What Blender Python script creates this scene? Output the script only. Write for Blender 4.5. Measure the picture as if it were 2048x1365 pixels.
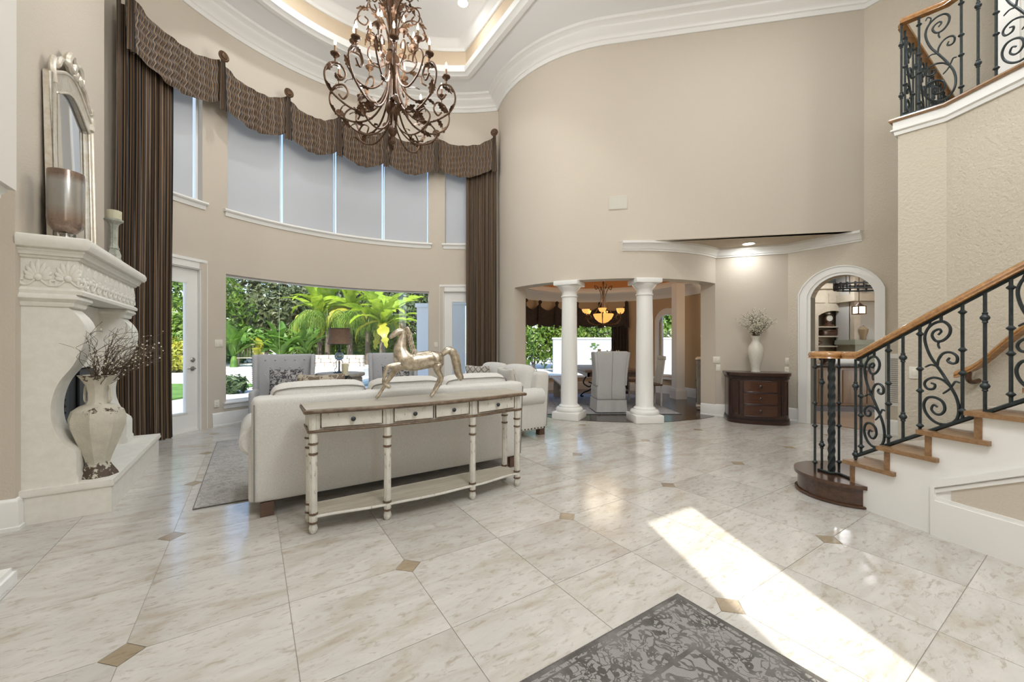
import bpy, bmesh, math, random
from math import sin, cos, pi, atan2, sqrt, radians
from mathutils import Vector, Matrix
from mathutils.geometry import tessellate_polygon

for _o in list(bpy.data.objects):
    bpy.data.objects.remove(_o)
SC = bpy.context.scene
COL = SC.collection
random.seed(7)

# ------------------------------------------------------------------ camera
cam_d = bpy.data.cameras.new('camera')
cam_d.sensor_width = 36.0
cam_d.lens = 14.0
cam_d.shift_y = 5.5 / 2048
cam_d.clip_start = 0.05
cam_d.clip_end = 300
cam = bpy.data.objects.new('camera', cam_d)
cam.location = (0, 0, 1.3)
cam.rotation_euler = (pi / 2, 0, 0)
COL.objects.link(cam)
SC.camera = cam

# ------------------------------------------------------------------ world, sun, exposure
SUN_EL = radians(42)
SUN_DIR = Vector((-0.12 * cos(SUN_EL), 0.993 * cos(SUN_EL), -sin(SUN_EL)))   # travel direction of the light
world = bpy.data.worlds.new('sky')
SC.world = world
world.use_nodes = True
wn = world.node_tree
wn.nodes.clear()
w_out = wn.nodes.new('ShaderNodeOutputWorld')
w_bg = wn.nodes.new('ShaderNodeBackground')
w_sky = wn.nodes.new('ShaderNodeTexSky')
w_sky.sky_type = 'NISHITA'
w_sky.sun_disc = False
w_sky.sun_elevation = SUN_EL
w_sky.sun_rotation = atan2(-SUN_DIR.x, -SUN_DIR.y)
w_sky.air_density = 1.0
w_sky.dust_density = 0.6
w_sky.ozone_density = 1.5
w_bg.inputs['Strength'].default_value = 0.42
wn.links.new(w_sky.outputs['Color'], w_bg.inputs['Color'])
wn.links.new(w_bg.outputs['Background'], w_out.inputs['Surface'])

sun_d = bpy.data.lights.new('sun', 'SUN')
sun_d.energy = 8.0
sun_d.angle = radians(0.45)
sun_d.color = (1.0, 0.95, 0.86)
sun = bpy.data.objects.new('sun', sun_d)
sun.rotation_euler = SUN_DIR.to_track_quat('-Z', 'Y').to_euler()
sun.location = (2, -20, 25)
COL.objects.link(sun)

SC.view_settings.view_transform = 'Standard'
SC.view_settings.look = 'None'
SC.view_settings.exposure = 0.0
SC.view_settings.gamma = 1.0
SC.view_settings.use_curve_mapping = False
SC.cycles.use_denoising = True
SC.cycles.use_adaptive_sampling = True
SC.cycles.adaptive_threshold = 0.04
SC.cycles.max_bounces = 8
SC.cycles.diffuse_bounces = 5
SC.cycles.glossy_bounces = 3
SC.cycles.transmission_bounces = 6
SC.cycles.transparent_max_bounces = 10
SC.cycles.caustics_reflective = False
SC.cycles.caustics_refractive = False
SC.cycles.sample_clamp_indirect = 6.0
POWER_CHANDELIER = 145
POWER_CAN = 22
POWER_SOFFIT = 6
POWER_DINING = 24
POWER_ENTRY_FILL = 285
POWER_KITCHEN = 45

# ------------------------------------------------------------------ frames and pixel helpers
FPX = 796.4
EYE = 1.3
YH = 688.0
TH = radians(33.1)
D1 = Vector((-sin(TH), cos(TH)))      # along the left wall, away from the camera
D2 = Vector((cos(TH), sin(TH)))       # across the room to the right


def ray(px):
    return (px - 1024.0) / FPX


def floor_pt(px, py, z=0.0):
    y = FPX * (EYE - z) / (py - YH)
    return Vector((ray(px) * y, y))


def zat(py, y):
    return EYE + (YH - py) / FPX * y


# ------------------------------------------------------------------ mesh builder
class MB:
    def __init__(self):
        self.v = []
        self.f = []
        self.uv = {}
        self.mi = {}

    def add(self, vs, fs, M=None, uvs=None, mi=0):
        o = len(self.v)
        for i, p in enumerate(vs):
            p = Vector(p)
            if M is not None:
                p = M @ p
            self.v.append(p)
            if uvs:
                self.uv[o + i] = uvs[i]
        for f in fs:
            if mi:
                self.mi[len(self.f)] = mi
            self.f.append([o + i for i in f])
        return self

    def box(self, x0, x1, y0, y1, z0, z1, M=None, mi=0):
        vs = [(x, y, z) for z in (z0, z1) for y in (y0, y1) for x in (x0, x1)]
        fs = [(0, 2, 3, 1), (4, 5, 7, 6), (0, 1, 5, 4), (2, 6, 7, 3), (0, 4, 6, 2), (1, 3, 7, 5)]
        return self.add(vs, fs, M, mi=mi)

    def cbox(self, c, s, M=None, mi=0):
        return self.box(c[0] - s[0] / 2, c[0] + s[0] / 2, c[1] - s[1] / 2, c[1] + s[1] / 2,
                        c[2] - s[2] / 2, c[2] + s[2] / 2, M, mi)

    def rbox(self, x0, x1, y0, y1, z0, z1, r=0.03, n=4, puff=(0, 0, 0), M=None, fn=None, mi=0):
        """box with rounded edges; puff bulges the faces along each axis"""
        c = Vector(((x0 + x1) / 2, (y0 + y1) / 2, (z0 + z1) / 2))
        h = Vector(((x1 - x0) / 2, (y1 - y0) / 2, (z1 - z0) / 2))
        r = min(r, h.x * .98, h.y * .98, h.z * .98)
        vs, fs = [], []
        idx = {}

        def coords(hh):
            a = [hh - r * (1 - t / 2) for t in (0, 1, 2)] if True else []
            base = [-hh, -hh + r * .3, -hh + r]
            mid = [(-hh + r) + (2 * hh - 2 * r) * k / n for k in range(1, n)]
            return base + mid + [hh - r, hh - r * .3, hh]
        cx, cy, cz = coords(h.x), coords(h.y), coords(h.z)

        def vert(p):
            key = (round(p[0], 5), round(p[1], 5), round(p[2], 5))
            if key in idx:
                return idx[key]
            q = Vector(p)
            inn = Vector([max(-h[i] + r, min(h[i] - r, q[i])) for i in range(3)])
            d = q - inn
            if d.length > 1e-9:
                d.normalize()
                q = inn + d * r
            u = [q[i] / h[i] if h[i] else 0 for i in range(3)]
            for i in range(3):
                if puff[i]:
                    j, k = (i + 1) % 3, (i + 2) % 3
                    q[i] += puff[i] * u[i] * max(0, 1 - u[j] ** 2) * max(0, 1 - u[k] ** 2)
            q = q + c
            if fn:
                q = Vector(fn(q))
            idx[key] = len(vs)
            vs.append(q)
            return idx[key]
        for ax in range(3):
            A, B = [(cy, cz), (cz, cx), (cx, cy)][ax]
            for sgn in (-1, 1):
                for i in range(len(A) - 1):
                    for j in range(len(B) - 1):
                        quad = []
                        for (a, b) in ((i, j), (i + 1, j), (i + 1, j + 1), (i, j + 1)):
                            p = [0, 0, 0]
                            p[ax] = sgn * h[ax]
                            p[(ax + 1) % 3] = A[a]
                            p[(ax + 2) % 3] = B[b]
                            quad.append(vert(p))
                        if sgn < 0:
                            quad.reverse()
                        if len(set(quad)) == 4:
                            fs.append(quad)
        return self.add(vs, fs, M, mi=mi)

    def lathe(self, prof, seg=20, M=None, cap=True, rot=0.0, flute=0, fd=0.0, mi=0):
        vs, fs = [], []
        n = len(prof)
        for (r, z) in prof:
            for k in range(seg):
                a = 2 * pi * k / seg + rot
                rr = r * (1 - (fd * (0.5 + 0.5 * cos(flute * a)) if flute else 0))
                vs.append((rr * cos(a), rr * sin(a), z))
        for i in range(n - 1):
            for k in range(seg):
                k2 = (k + 1) % seg
                fs.append((i * seg + k, i * seg + k2, (i + 1) * seg + k2, (i + 1) * seg + k))
        if cap:
            if prof[0][0] > 1e-4:
                fs.append(tuple(range(seg - 1, -1, -1)))
            if prof[-1][0] > 1e-4:
                fs.append(tuple((n - 1) * seg + k for k in range(seg)))
        return self.add(vs, fs, M, mi=mi)

    def tube(self, pts, r, seg=8, closed=False, M=None, flat=1.0, mi=0):
        pts = [Vector(p) for p in pts]
        n = len(pts)
        rs = r if isinstance(r, (list, tuple)) else [r] * n
        vs, fs = [], []
        up = None
        for i, p in enumerate(pts):
            a = pts[i - 1] if (i > 0 or closed) else p
            b = pts[(i + 1) % n] if (i < n - 1 or closed) else p
            t = (b - a)
            if t.length < 1e-9:
                t = Vector((0, 0, 1))
            t.normalize()
            if up is None:
                up = Vector((0, 0, 1)) if abs(t.z) < .9 else Vector((1, 0, 0))
            x = up - t * up.dot(t)
            if x.length < 1e-6:
                x = t.orthogonal()
            x.normalize()
            y = t.cross(x)
            up = x
            for k in range(seg):
                an = 2 * pi * k / seg
                vs.append(p + (x * cos(an) * flat + y * sin(an)) * rs[i])
        m = n if closed else n - 1
        for i in range(m):
            j = (i + 1) % n
            for k in range(seg):
                k2 = (k + 1) % seg
                fs.append((i * seg + k, i * seg + k2, j * seg + k2, j * seg + k))
        if not closed:
            fs.append(tuple(range(seg - 1, -1, -1)))
            fs.append(tuple((n - 1) * seg + k for k in range(seg)))
        return self.add(vs, fs, M, mi=mi)

    def prism(self, poly, z0, z1, M=None, holes=None, mi=0):
        loops = [[Vector((p[0], p[1], 0)) for p in poly]] + [[Vector((p[0], p[1], 0)) for p in h] for h in (holes or [])]
        flat = [p for l in loops for p in l]
        tris = tessellate_polygon(loops)
        n = len(flat)
        vs = [(p.x, p.y, z0) for p in flat] + [(p.x, p.y, z1) for p in flat]
        fs = []
        for t in tris:
            a, b, c = [flat[i] for i in t]
            ar = (b - a).cross(c - a).z
            t = tuple(t) if ar > 0 else tuple(reversed(t))
            fs.append(tuple(n + i for i in t))
            fs.append(tuple(reversed(t)))
        o = 0
        for li, l in enumerate(loops):
            ar = sum(l[i - 1].x * l[i].y - l[i].x * l[i - 1].y for i in range(len(l)))
            ccw = ar > 0
            if li > 0:
                ccw = not ccw
            m = len(l)
            for i in range(m):
                j = (i + 1) % m
                q = (o + i, o + j, n + o + j, n + o + i)
                fs.append(q if ccw else tuple(reversed(q)))
            o += m
        return self.add(vs, fs, M, mi=mi)

    def sweep(self, prof, path, closed=False, M=None, side=1, caps=True, mi=0):
        """profile [(offset, z)] swept along a plan path; offset is to the left of travel times side"""
        P = [Vector((p[0], p[1])) for p in path]
        zs = [p[2] if len(p) > 2 else 0 for p in path]
        n = len(P)
        vs, fs = [], []
        m = len(prof)
        for i in range(n):
            d0 = (P[i] - P[i - 1]) if (i > 0 or closed) else None
            d1 = (P[(i + 1) % n] - P[i]) if (i < n - 1 or closed) else None
            if d0 is None:
                d0 = d1
            if d1 is None:
                d1 = d0
            d0 = d0.normalized()
            d1 = d1.normalized()
            n0 = Vector((-d0.y, d0.x))
            n1 = Vector((-d1.y, d1.x))
            nn = (n0 + n1)
            if nn.length < 1e-6:
                nn = n0
            nn.normalize()
            sc = 1 / max(.35, nn.dot(n0))
            for (o, z) in prof:
                q = P[i] + nn * (o * side * sc)
                vs.append((q.x, q.y, z + zs[i]))
        k = n if closed else n - 1
        for i in range(k):
            j = (i + 1) % n
            for a in range(m):
                b = (a + 1) % m
                q = (i * m + a, i * m + b, j * m + b, j * m + a)
                fs.append(q if side < 0 else tuple(reversed(q)))
        if not closed and caps:
            fs.append(tuple(range(m)))
            fs.append(tuple((n - 1) * m + a for a in reversed(range(m))))
        return self.add(vs, fs, M, mi=mi)

    def sheet(self, fn, nu, nv, M=None, uvfn=None, close_u=False, mi=0):
        vs, uvs, fs = [], [], []
        for i in range(nu + 1):
            for j in range(nv + 1):
                u, v = i / nu, j / nv
                vs.append(fn(u, v))
                uvs.append(uvfn(u, v) if uvfn else (u, v))
        for i in range(nu):
            for j in range(nv):
                a = i * (nv + 1) + j
                fs.append((a, a + nv + 1, a + nv + 2, a + 1))
        return self.add(vs, fs, M, uvs, mi=mi)

    def ball(self, c, r, seg=12, rings=8, M=None, mi=0):
        r = r if isinstance(r, (list, tuple)) else (r, r, r)
        prof = [(max(1e-5, sin(pi * i / rings)), -cos(pi * i / rings)) for i in range(rings + 1)]
        T = Matrix.Translation(Vector(c)) @ Matrix.Diagonal((r[0], r[1], r[2], 1))
        if M is not None:
            T = M @ T
        return self.lathe(prof, seg, T, cap=False, mi=mi)

    def mesh(self, name, mat=None, smooth=40, mats=None):
        me = bpy.data.meshes.new(name)
        me.from_pydata([tuple(p) for p in self.v], [], self.f)
        if self.uv:
            ul = me.uv_layers.new(name='UVMap')
            buf = [0.0] * (2 * len(me.loops))
            for li, l in enumerate(me.loops):
                q = self.uv.get(l.vertex_index, (0, 0))
                buf[2 * li] = q[0]
                buf[2 * li + 1] = q[1]
            ul.data.foreach_set('uv', buf)
        for m in (mats or [mat]):
            if m is not None:
                me.materials.append(m)
        for k, i in self.mi.items():
            me.polygons[k].material_index = i
        if smooth:
            me.polygons.foreach_set('use_smooth', [True] * len(me.polygons))
            me.set_sharp_from_angle(angle=radians(smooth))
        me.update()
        return me

    def build(self, name, mat, parent=None, smooth=40, mats=None, loc=None, rot=None):
        me = self.mesh(name, mat, smooth, mats)
        return link(name, me, parent, loc, rot)


def link(name, me, parent=None, loc=None, rot=None):
    o = bpy.data.objects.new(name, me)
    COL.objects.link(o)
    if parent is not None:
        o.parent = parent
    if loc is not None:
        o.location = loc
    if rot is not None:
        o.rotation_euler = rot if isinstance(rot, (list, tuple)) else (0, 0, rot)
    return o


def tag(o, label=None, cat=None, group=None, kind=None):
    if label:
        o['label'] = label
    if cat:
        o['category'] = cat
    if group:
        o['group'] = group
    if kind:
        o['kind'] = kind
    return o


def thing(name, label, cat, loc=(0, 0, 0), rz=0.0, group=None, kind=None):
    o = bpy.data.objects.new(name, None)
    o.empty_display_size = 0.1
    COL.objects.link(o)
    o.location = (loc[0], loc[1], loc[2] if len(loc) > 2 else 0)
    o.rotation_euler = (0, 0, rz)
    return tag(o, label, cat, group, kind)


CHILD = {}


def copy_tree(o, parent=None):
    c = o.copy()
    COL.objects.link(c)
    c.parent = parent
    for ch in [x for x in COL.objects if x.parent == o]:
        copy_tree(ch, c)
    return c


def RZ(a):
    return Matrix.Rotation(a, 4, 'Z')


def RX(a):
    return Matrix.Rotation(a, 4, 'X')


def RY(a):
    return Matrix.Rotation(a, 4, 'Y')


def T(x, y, z):
    return Matrix.Translation((x, y, z))


def smoothpath(pts, n=6):
    """Catmull-Rom through points"""
    P = [Vector(p) for p in pts]
    out = []
    for i in range(len(P) - 1):
        p0 = P[i - 1] if i else P[0] * 2 - P[1]
        p1, p2 = P[i], P[i + 1]
        p3 = P[i + 2] if i + 2 < len(P) else P[-1] * 2 - P[-2]
        for k in range(n):
            t = k / n
            out.append(0.5 * ((2 * p1) + (p2 - p0) * t + (2 * p0 - 5 * p1 + 4 * p2 - p3) * t * t + (3 * p1 - p0 - 3 * p2 + p3) * t ** 3))
    out.append(P[-1])
    return out


# ------------------------------------------------------------------ materials
class NT:
    def __init__(self, name):
        self.m = bpy.data.materials.new(name)
        self.m.use_nodes = True
        self.t = self.m.node_tree
        self.t.nodes.clear()
        self.out = self.t.nodes.new('ShaderNodeOutputMaterial')
        self.b = self.t.nodes.new('ShaderNodeBsdfPrincipled')
        self.t.links.new(self.b.outputs[0], self.out.inputs['Surface'])

    def n(self, typ, **kw):
        nd = self.t.nodes.new(typ)
        for k, v in kw.items():
            if k.startswith('i_'):
                nd.inputs[k[2:].replace('_', ' ')].default_value = v
            else:
                setattr(nd, k, v)
        return nd

    def l(self, a, b):
        self.t.links.new(a, b)

    def coord(self, kind='Object', scale=(1, 1, 1), rot=(0, 0, 0), loc=(0, 0, 0)):
        tc = self.n('ShaderNodeTexCoord')
        mp = self.n('ShaderNodeMapping')
        mp.inputs['Scale'].default_value = scale
        mp.inputs['Rotation'].default_value = rot
        mp.inputs['Location'].default_value = loc
        self.l(tc.outputs[kind], mp.inputs['Vector'])
        return mp.outputs['Vector']

    def noise(self, vec, scale=5, detail=4, rough=.6, dist=0):
        nd = self.n('ShaderNodeTexNoise')
        nd.inputs['Scale'].default_value = scale
        nd.inputs['Detail'].default_value = detail
        nd.inputs['Roughness'].default_value = rough
        nd.inputs['Distortion'].default_value = dist
        if vec is not None:
            self.l(vec, nd.inputs['Vector'])
        return nd.outputs['Fac']

    def ramp(self, fac, stops, interp='LINEAR'):
        r = self.n('ShaderNodeValToRGB')
        r.color_ramp.interpolation = interp
        e = r.color_ramp.elements
        while len(e) < len(stops):
            e.new(0.5)
        for i, (p, c) in enumerate(stops):
            e[i].position = p
            e[i].color = (c[0], c[1], c[2], 1) if len(c) == 3 else c
        self.l(fac, r.inputs['Fac'])
        return r.outputs['Color']

    def mix(self, fac, a, b, typ='MIX'):
        m = self.n('ShaderNodeMix')
        m.data_type = 'RGBA'
        m.blend_type = typ
        for sock, val in ((m.inputs[0], fac), (m.inputs[6], a), (m.inputs[7], b)):
            if hasattr(val, 'links'):
                self.l(val, sock)
            elif isinstance(val, (int, float)):
                sock.default_value = val
            else:
                sock.default_value = (*val[:3], 1)
        return m.outputs[2]

    def math(self, op, a, b=0.0, c=0.0):
        m = self.n('ShaderNodeMath')
        m.operation = op
        for i, v in enumerate((a, b, c)):
            if hasattr(v, 'links'):
                self.l(v, m.inputs[i])
            else:
                m.inputs[i].default_value = v
        return m.outputs[0]

    def bump(self, h, strength=.3, dist=.01):
        b = self.n('ShaderNodeBump')
        b.inputs['Strength'].default_value = strength
        b.inputs['Distance'].default_value = dist
        self.l(h, b.inputs['Height'])
        self.l(b.outputs['Normal'], self.b.inputs['Normal'])

    def col(self, c):
        if hasattr(c, 'links'):
            self.l(c, self.b.inputs['Base Color'])
        else:
            self.b.inputs['Base Color'].default_value = (*c[:3], 1)

    def set(self, **kw):
        for k, v in kw.items():
            s = self.b.inputs[k.replace('_', ' ')]
            if hasattr(v, 'links'):
                self.l(v, s)
            else:
                s.default_value = v


def simple(name, c, rough=.5, metal=0.0, c2=None, scale=8.0, stretch=(1, 1, 1), bump=0.0, bscale=60.0, bdist=.004, spec=.5, coat=0.0):
    t = NT(name)
    v = t.coord('Object', stretch)
    if c2 is not None:
        t.col(t.ramp(t.noise(v, scale, 5), [(.35, c), (.68, c2)]))
    else:
        t.col(c)
    t.set(Roughness=rough, Metallic=metal)
    t.b.inputs['Specular IOR Level'].default_value = spec
    if coat:
        t.b.inputs['Coat Weight'].default_value = coat
        t.b.inputs['Coat Roughness'].default_value = .15
    if bump:
        t.bump(t.noise(v, bscale, 3), bump, bdist)
    return t.m


def emit(name, c, s):
    t = NT(name)
    t.col((.8, .8, .8))
    t.b.inputs['Emission Color'].default_value = (*c, 1)
    t.b.inputs['Emission Strength'].default_value = s
    return t.m


def glass_mat(name, tint=(1, 1, 1), refl=.06, rough=.0):
    t = NT(name)
    tr = t.n('ShaderNodeBsdfTransparent')
    tr.inputs['Color'].default_value = (*tint, 1)
    gl = t.n('ShaderNodeBsdfGlossy')
    gl.inputs['Roughness'].default_value = rough
    lw = t.n('ShaderNodeLayerWeight')
    lw.inputs['Blend'].default_value = .15
    f = t.math('MULTIPLY_ADD', lw.outputs['Fresnel'], .5, refl * .5)
    mx = t.n('ShaderNodeMixShader')
    t.l(f, mx.inputs[0])
    t.l(tr.outputs[0], mx.inputs[1])
    t.l(gl.outputs[0], mx.inputs[2])
    t.l(mx.outputs[0], t.out.inputs['Surface'])
    return t.m


def wood(name, c1, c2, rough=.35, scale=3.0, stretch=(1, 12, 12), coat=.2, bump=.1):
    t = NT(name)
    v = t.coord('Object', stretch)
    n = t.noise(v, scale, 6, .65, .6)
    t.col(t.ramp(n, [(.3, c1), (.7, c2)]))
    t.set(Roughness=rough)
    t.b.inputs['Coat Weight'].default_value = coat
    t.b.inputs['Coat Roughness'].default_value = .2
    if bump:
        t.bump(n, bump, .003)
    return t.m


M = {}
M['wall'] = simple('beige wall paint', (.60, .535, .45), .75, bump=.35, bscale=55, bdist=.006, spec=.3)
M['wall_rough'] = simple('textured beige paint', (.60, .54, .44), .75, bump=.8, bscale=38, bdist=.012, spec=.3)
M['ceiling'] = simple('ceiling white', (.86, .86, .855), .8, spec=.2)
M['trim'] = simple('trim white', (.84, .83, .80), .38)
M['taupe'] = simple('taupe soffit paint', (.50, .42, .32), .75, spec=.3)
M['tray_band'] = simple('tray band beige', (.62, .50, .36), .75, spec=.3)
M['orange'] = simple('terracotta dome paint', (.60, .30, .12), .8, spec=.2)
M['dining_wall'] = simple('warm tan dining paint', (.56, .42, .27), .75, spec=.3)
M['black'] = simple('black', (.012, .012, .012), .6)
M['iron'] = simple('dark wrought iron', (.030, .040, .042), .42, .55, c2=(.05, .062, .064), scale=30)
M['rust_iron'] = simple('rusty bronze iron', (.060, .030, .016), .5, .45, c2=(.14, .072, .034), scale=25)
M['glass'] = glass_mat('clear glass')
M['white_plastic'] = simple('ivory plastic', (.78, .74, .65), .35)
M['nickel'] = simple('satin nickel', (.45, .43, .40), .3, 1.0)
M['grout'] = simple('grout', (.36, .32, .27), .8)


def travertine(name, base, vein, dark, rough=.1):
    t = NT(name)
    tc = t.n('ShaderNodeTexCoord')
    oi = t.n('ShaderNodeObjectInfo')
    geo = t.n('ShaderNodeNewGeometry')
    off = t.n('ShaderNodeVectorMath', operation='SCALE')
    cmb = t.n('ShaderNodeCombineXYZ')
    t.l(oi.outputs['Random'], cmb.inputs[0])
    t.l(oi.outputs['Random'], cmb.inputs[2])
    t.l(cmb.outputs[0], off.inputs[0])
    off.inputs['Scale'].default_value = 40
    add = t.n('ShaderNodeVectorMath', operation='ADD')
    rotm = t.n('ShaderNodeMapping')
    rotm.inputs['Rotation'].default_value = (0, 0, -TH)
    t.l(geo.outputs['Position'], rotm.inputs['Vector'])
    t.l(rotm.outputs['Vector'], add.inputs[0])
    t.l(off.outputs[0], add.inputs[1])
    st = t.n('ShaderNodeMapping')
    st.inputs['Scale'].default_value = (1.0, 2.6, 1)
    t.l(add.outputs[0], st.inputs['Vector'])
    n1 = t.noise(st.outputs['Vector'], 2.2, 8, .62, .8)
    n2 = t.noise(st.outputs['Vector'], 14, 6, .7, .5)
    n3 = t.noise(add.outputs[0], 55, 3, .6)
    c = t.ramp(n1, [(.33, vein), (.5, base), (.66, tuple(min(1, x * 1.1) for x in base))])
    c = t.mix(t.math('MULTIPLY', t.ramp(n2, [(.53, (0, 0, 0)), (.66, (1, 1, 1))]), .7), c, dark)
    pit = t.ramp(n3, [(.69, (0, 0, 0)), (.76, (1, 1, 1))])
    c = t.mix(t.math('MULTIPLY', pit, .35), c, tuple(x * .6 for x in dark))
    hv = t.math('MULTIPLY_ADD', oi.outputs['Random'], .14, .90)
    hs = t.n('ShaderNodeHueSaturation')
    t.l(hv, hs.inputs['Value'])
    t.l(c, hs.inputs['Color'])
    t.col(hs.outputs['Color'])
    t.set(Roughness=t.math('MULTIPLY_ADD', n2, .10, rough))
    t.b.inputs['Specular IOR Level'].default_value = .6
    return t.m


M['tile'] = travertine('travertine', (.54, .52, .48), (.46, .415, .35), (.36, .305, .235))
M['inset'] = travertine('travertine inset', (.36, .29, .20), (.30, .235, .155), (.24, .18, .12), .14)
M['cast_stone'] = simple('cast stone', (.80, .78, .72), .7, c2=(.74, .72, .65), scale=18, bump=.25, bscale=120, bdist=.003)
M['oak'] = wood('oak tread', (.20, .105, .045), (.36, .21, .10), .3)
M['oak_dark'] = wood('dark oak', (.045, .02, .010), (.10, .045, .022), .22, coat=.5)
M['rail_wood'] = wood('honey handrail wood', (.26, .115, .035), (.48, .24, .075), .22, coat=.6)
M['mahogany'] = wood('mahogany', (.018, .006, .004), (.045, .014, .008), .28, coat=.35)
M['mahogany_light'] = wood('mahogany drawer veneer', (.048, .016, .008), (.085, .030, .014), .25, coat=.4)
M['plank'] = wood('dark plank', (.022, .012, .008), (.055, .030, .018), .2, coat=.4)
M['leg_wood'] = wood('brown leg wood', (.07, .035, .02), (.13, .07, .04), .4)


def fabric(name, c1, c2, scale=220, bump=.35, rough=.9):
    t = NT(name)
    v = t.coord('Object')
    n = t.noise(v, scale, 2, .6)
    n2 = t.noise(v, 6, 3)
    c = t.ramp(n, [(.34, c1), (.66, c2)])
    t.col(t.mix(t.math('MULTIPLY', n2, .18), c, tuple(x * .82 for x in c1)))
    t.set(Roughness=rough)
    t.b.inputs['Specular IOR Level'].default_value = .15
    t.b.inputs['Sheen Weight'].default_value = .15
    t.bump(n, bump, .003)
    return t.m


M['linen'] = fabric('oatmeal linen', (.57, .555, .52), (.74, .725, .69))
M['linen_light'] = fabric('pale linen', (.52, .49, .44), (.66, .63, .57))
M['piping'] = fabric('piping', (.20, .19, .17), (.30, .28, .25))
M['chair_fabric'] = fabric('pale grey velvet', (.42, .42, .43), (.54, .54, .55), 150)
M['slipcover'] = fabric('slipcover cotton', (.46, .46, .45), (.58, .58, .57), 160)
M['carpet'] = fabric('beige carpet', (.50, .45, .38), (.66, .61, .54), 260, .6)


def stripes(name):
    t = NT(name)
    tc = t.n('ShaderNodeTexCoord')
    sp = t.n('ShaderNodeSeparateXYZ')
    t.l(tc.outputs['UV'], sp.inputs[0])
    u = t.math('FRACT', t.math('MULTIPLY', sp.outputs[0], 1 / .085))
    blk, brn, tan, gry = (.010, .009, .008), (.10, .052, .024), (.34, .205, .095), (.15, .11, .07)
    c = t.ramp(u, [(0, blk), (.22, brn), (.34, blk), (.42, tan), (.48, blk), (.60, brn), (.74, blk), (.82, gry), (.90, tan)], 'CONSTANT')
    t.col(c)
    t.set(Roughness=.62)
    t.b.inputs['Sheen Weight'].default_value = .2
    return t.m


M['stripe'] = stripes('brown striped silk')
M['dark_drape'] = simple('dark brown drape', (.030, .022, .018), .7, c2=(.055, .040, .032), scale=30)

# ================================================================== ROOM SHELL
C1, R1 = Vector((-1.085, 4.745)), 3.82      # bay
C2, R2 = Vector((2.08, 8.98)), 2.42         # dining rotunda
WL0 = Vector((-3.50, 2.83))                 # a = 0, b = 0 on the left wall
ZC = 6.56                                   # great room ceiling
ZS = 2.98                                   # soffit over the back hall
ZH = 2.38                                   # header over the columns


def AB(a, b, z=None):
    p = WL0 + D1 * a + D2 * b
    return (p.x, p.y) if z is None else (p.x, p.y, z)


def on_circle(C, R, ang):
    return Vector((C.x + R * cos(ang), C.y + R * sin(ang)))


def bay_ang(px, R=R1):
    k = ray(px)
    d = Vector((k, 1))
    A = d.dot(d)
    B = -2 * d.dot(C1)
    Cc = C1.dot(C1) - R * R
    y = (-B + sqrt(B * B - 4 * A * Cc)) / (2 * A)
    p = d * y
    return atan2(p.y - C1.y, p.x - C1.x) % (2 * pi)


def grid_wall(mb, P, N, s0, s1, z0, z1, thick, holes=(), step=0.06, zstep=None):
    ss = {s0, s1}
    zs = {z0, z1}
    for (a, b, c, d) in holes:
        ss |= {min(max(a, min(s0, s1)), max(s0, s1)), min(max(b, min(s0, s1)), max(s0, s1))}
        zs |= {min(max(c, z0), z1), min(max(d, z0), z1)}
    k = sorted(ss)
    out = []
    for i in range(len(k) - 1):
        n = max(1, int(math.ceil((k[i + 1] - k[i]) / step)))
        out += [k[i] + (k[i + 1] - k[i]) * j / n for j in range(n)]
    out.append(k[-1])
    ss, zs = out, sorted(zs)
    ns, nz = len(ss) - 1, len(zs) - 1

    def solid(i, j):
        if i < 0 or j < 0 or i >= ns or j >= nz:
            return False
        sm, zm = (ss[i] + ss[i + 1]) / 2, (zs[j] + zs[j + 1]) / 2
        return not any(min(a, b) < sm < max(a, b) and c < zm < d for (a, b, c, d) in holes)
    vs, fs = [], []
    for s in ss:
        p, n = P(s), N(s)
        q = p + n * thick
        for z in zs:
            vs.append((p.x, p.y, z))
            vs.append((q.x, q.y, z))

    def vi(i, j, o):
        return (i * (nz + 1) + j) * 2 + o
    for i in range(ns):
        for j in range(nz):
            if not solid(i, j):
                continue
            fs.append((vi(i, j, 0), vi(i + 1, j, 0), vi(i + 1, j + 1, 0), vi(i, j + 1, 0)))
            fs.append((vi(i, j, 1), vi(i, j + 1, 1), vi(i + 1, j + 1, 1), vi(i + 1, j, 1)))
            if not solid(i - 1, j):
                fs.append((vi(i, j, 0), vi(i, j + 1, 0), vi(i, j + 1, 1), vi(i, j, 1)))
            if not solid(i + 1, j):
                fs.append((vi(i + 1, j, 0), vi(i + 1, j, 1), vi(i + 1, j + 1, 1), vi(i + 1, j + 1, 0)))
            if not solid(i, j - 1):
                fs.append((vi(i, j, 0), vi(i, j, 1), vi(i + 1, j, 1), vi(i + 1, j, 0)))
            if not solid(i, j + 1):
                fs.append((vi(i, j + 1, 0), vi(i + 1, j + 1, 0), vi(i + 1, j + 1, 1), vi(i, j + 1, 1)))
    mb.add(vs, fs)
    return mb


def ring_fn(C, R, sgn=1):
    return (lambda s: on_circle(C, R, s)), (lambda s: Vector((cos(s), sin(s))) * sgn)


def arc(C, R, a0, a1, n=24):
    return [on_circle(C, R, a0 + (a1 - a0) * i / n) for i in range(n + 1)]


dg = radians
BAY_L, BAY_R = dg(184.0), bay_ang(995)
P_CORNER = on_circle(C1, R1, BAY_R)
K1 = Vector((4.68, 6.75))
RW = -D1
E = K1 + RW * 1.002


def rw_t(px):
    """distance along the right wall from K1 seen at this pixel column"""
    k = ray(px)
    return (k * K1.y - K1.x) / (RW.x - k * RW.y)


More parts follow.
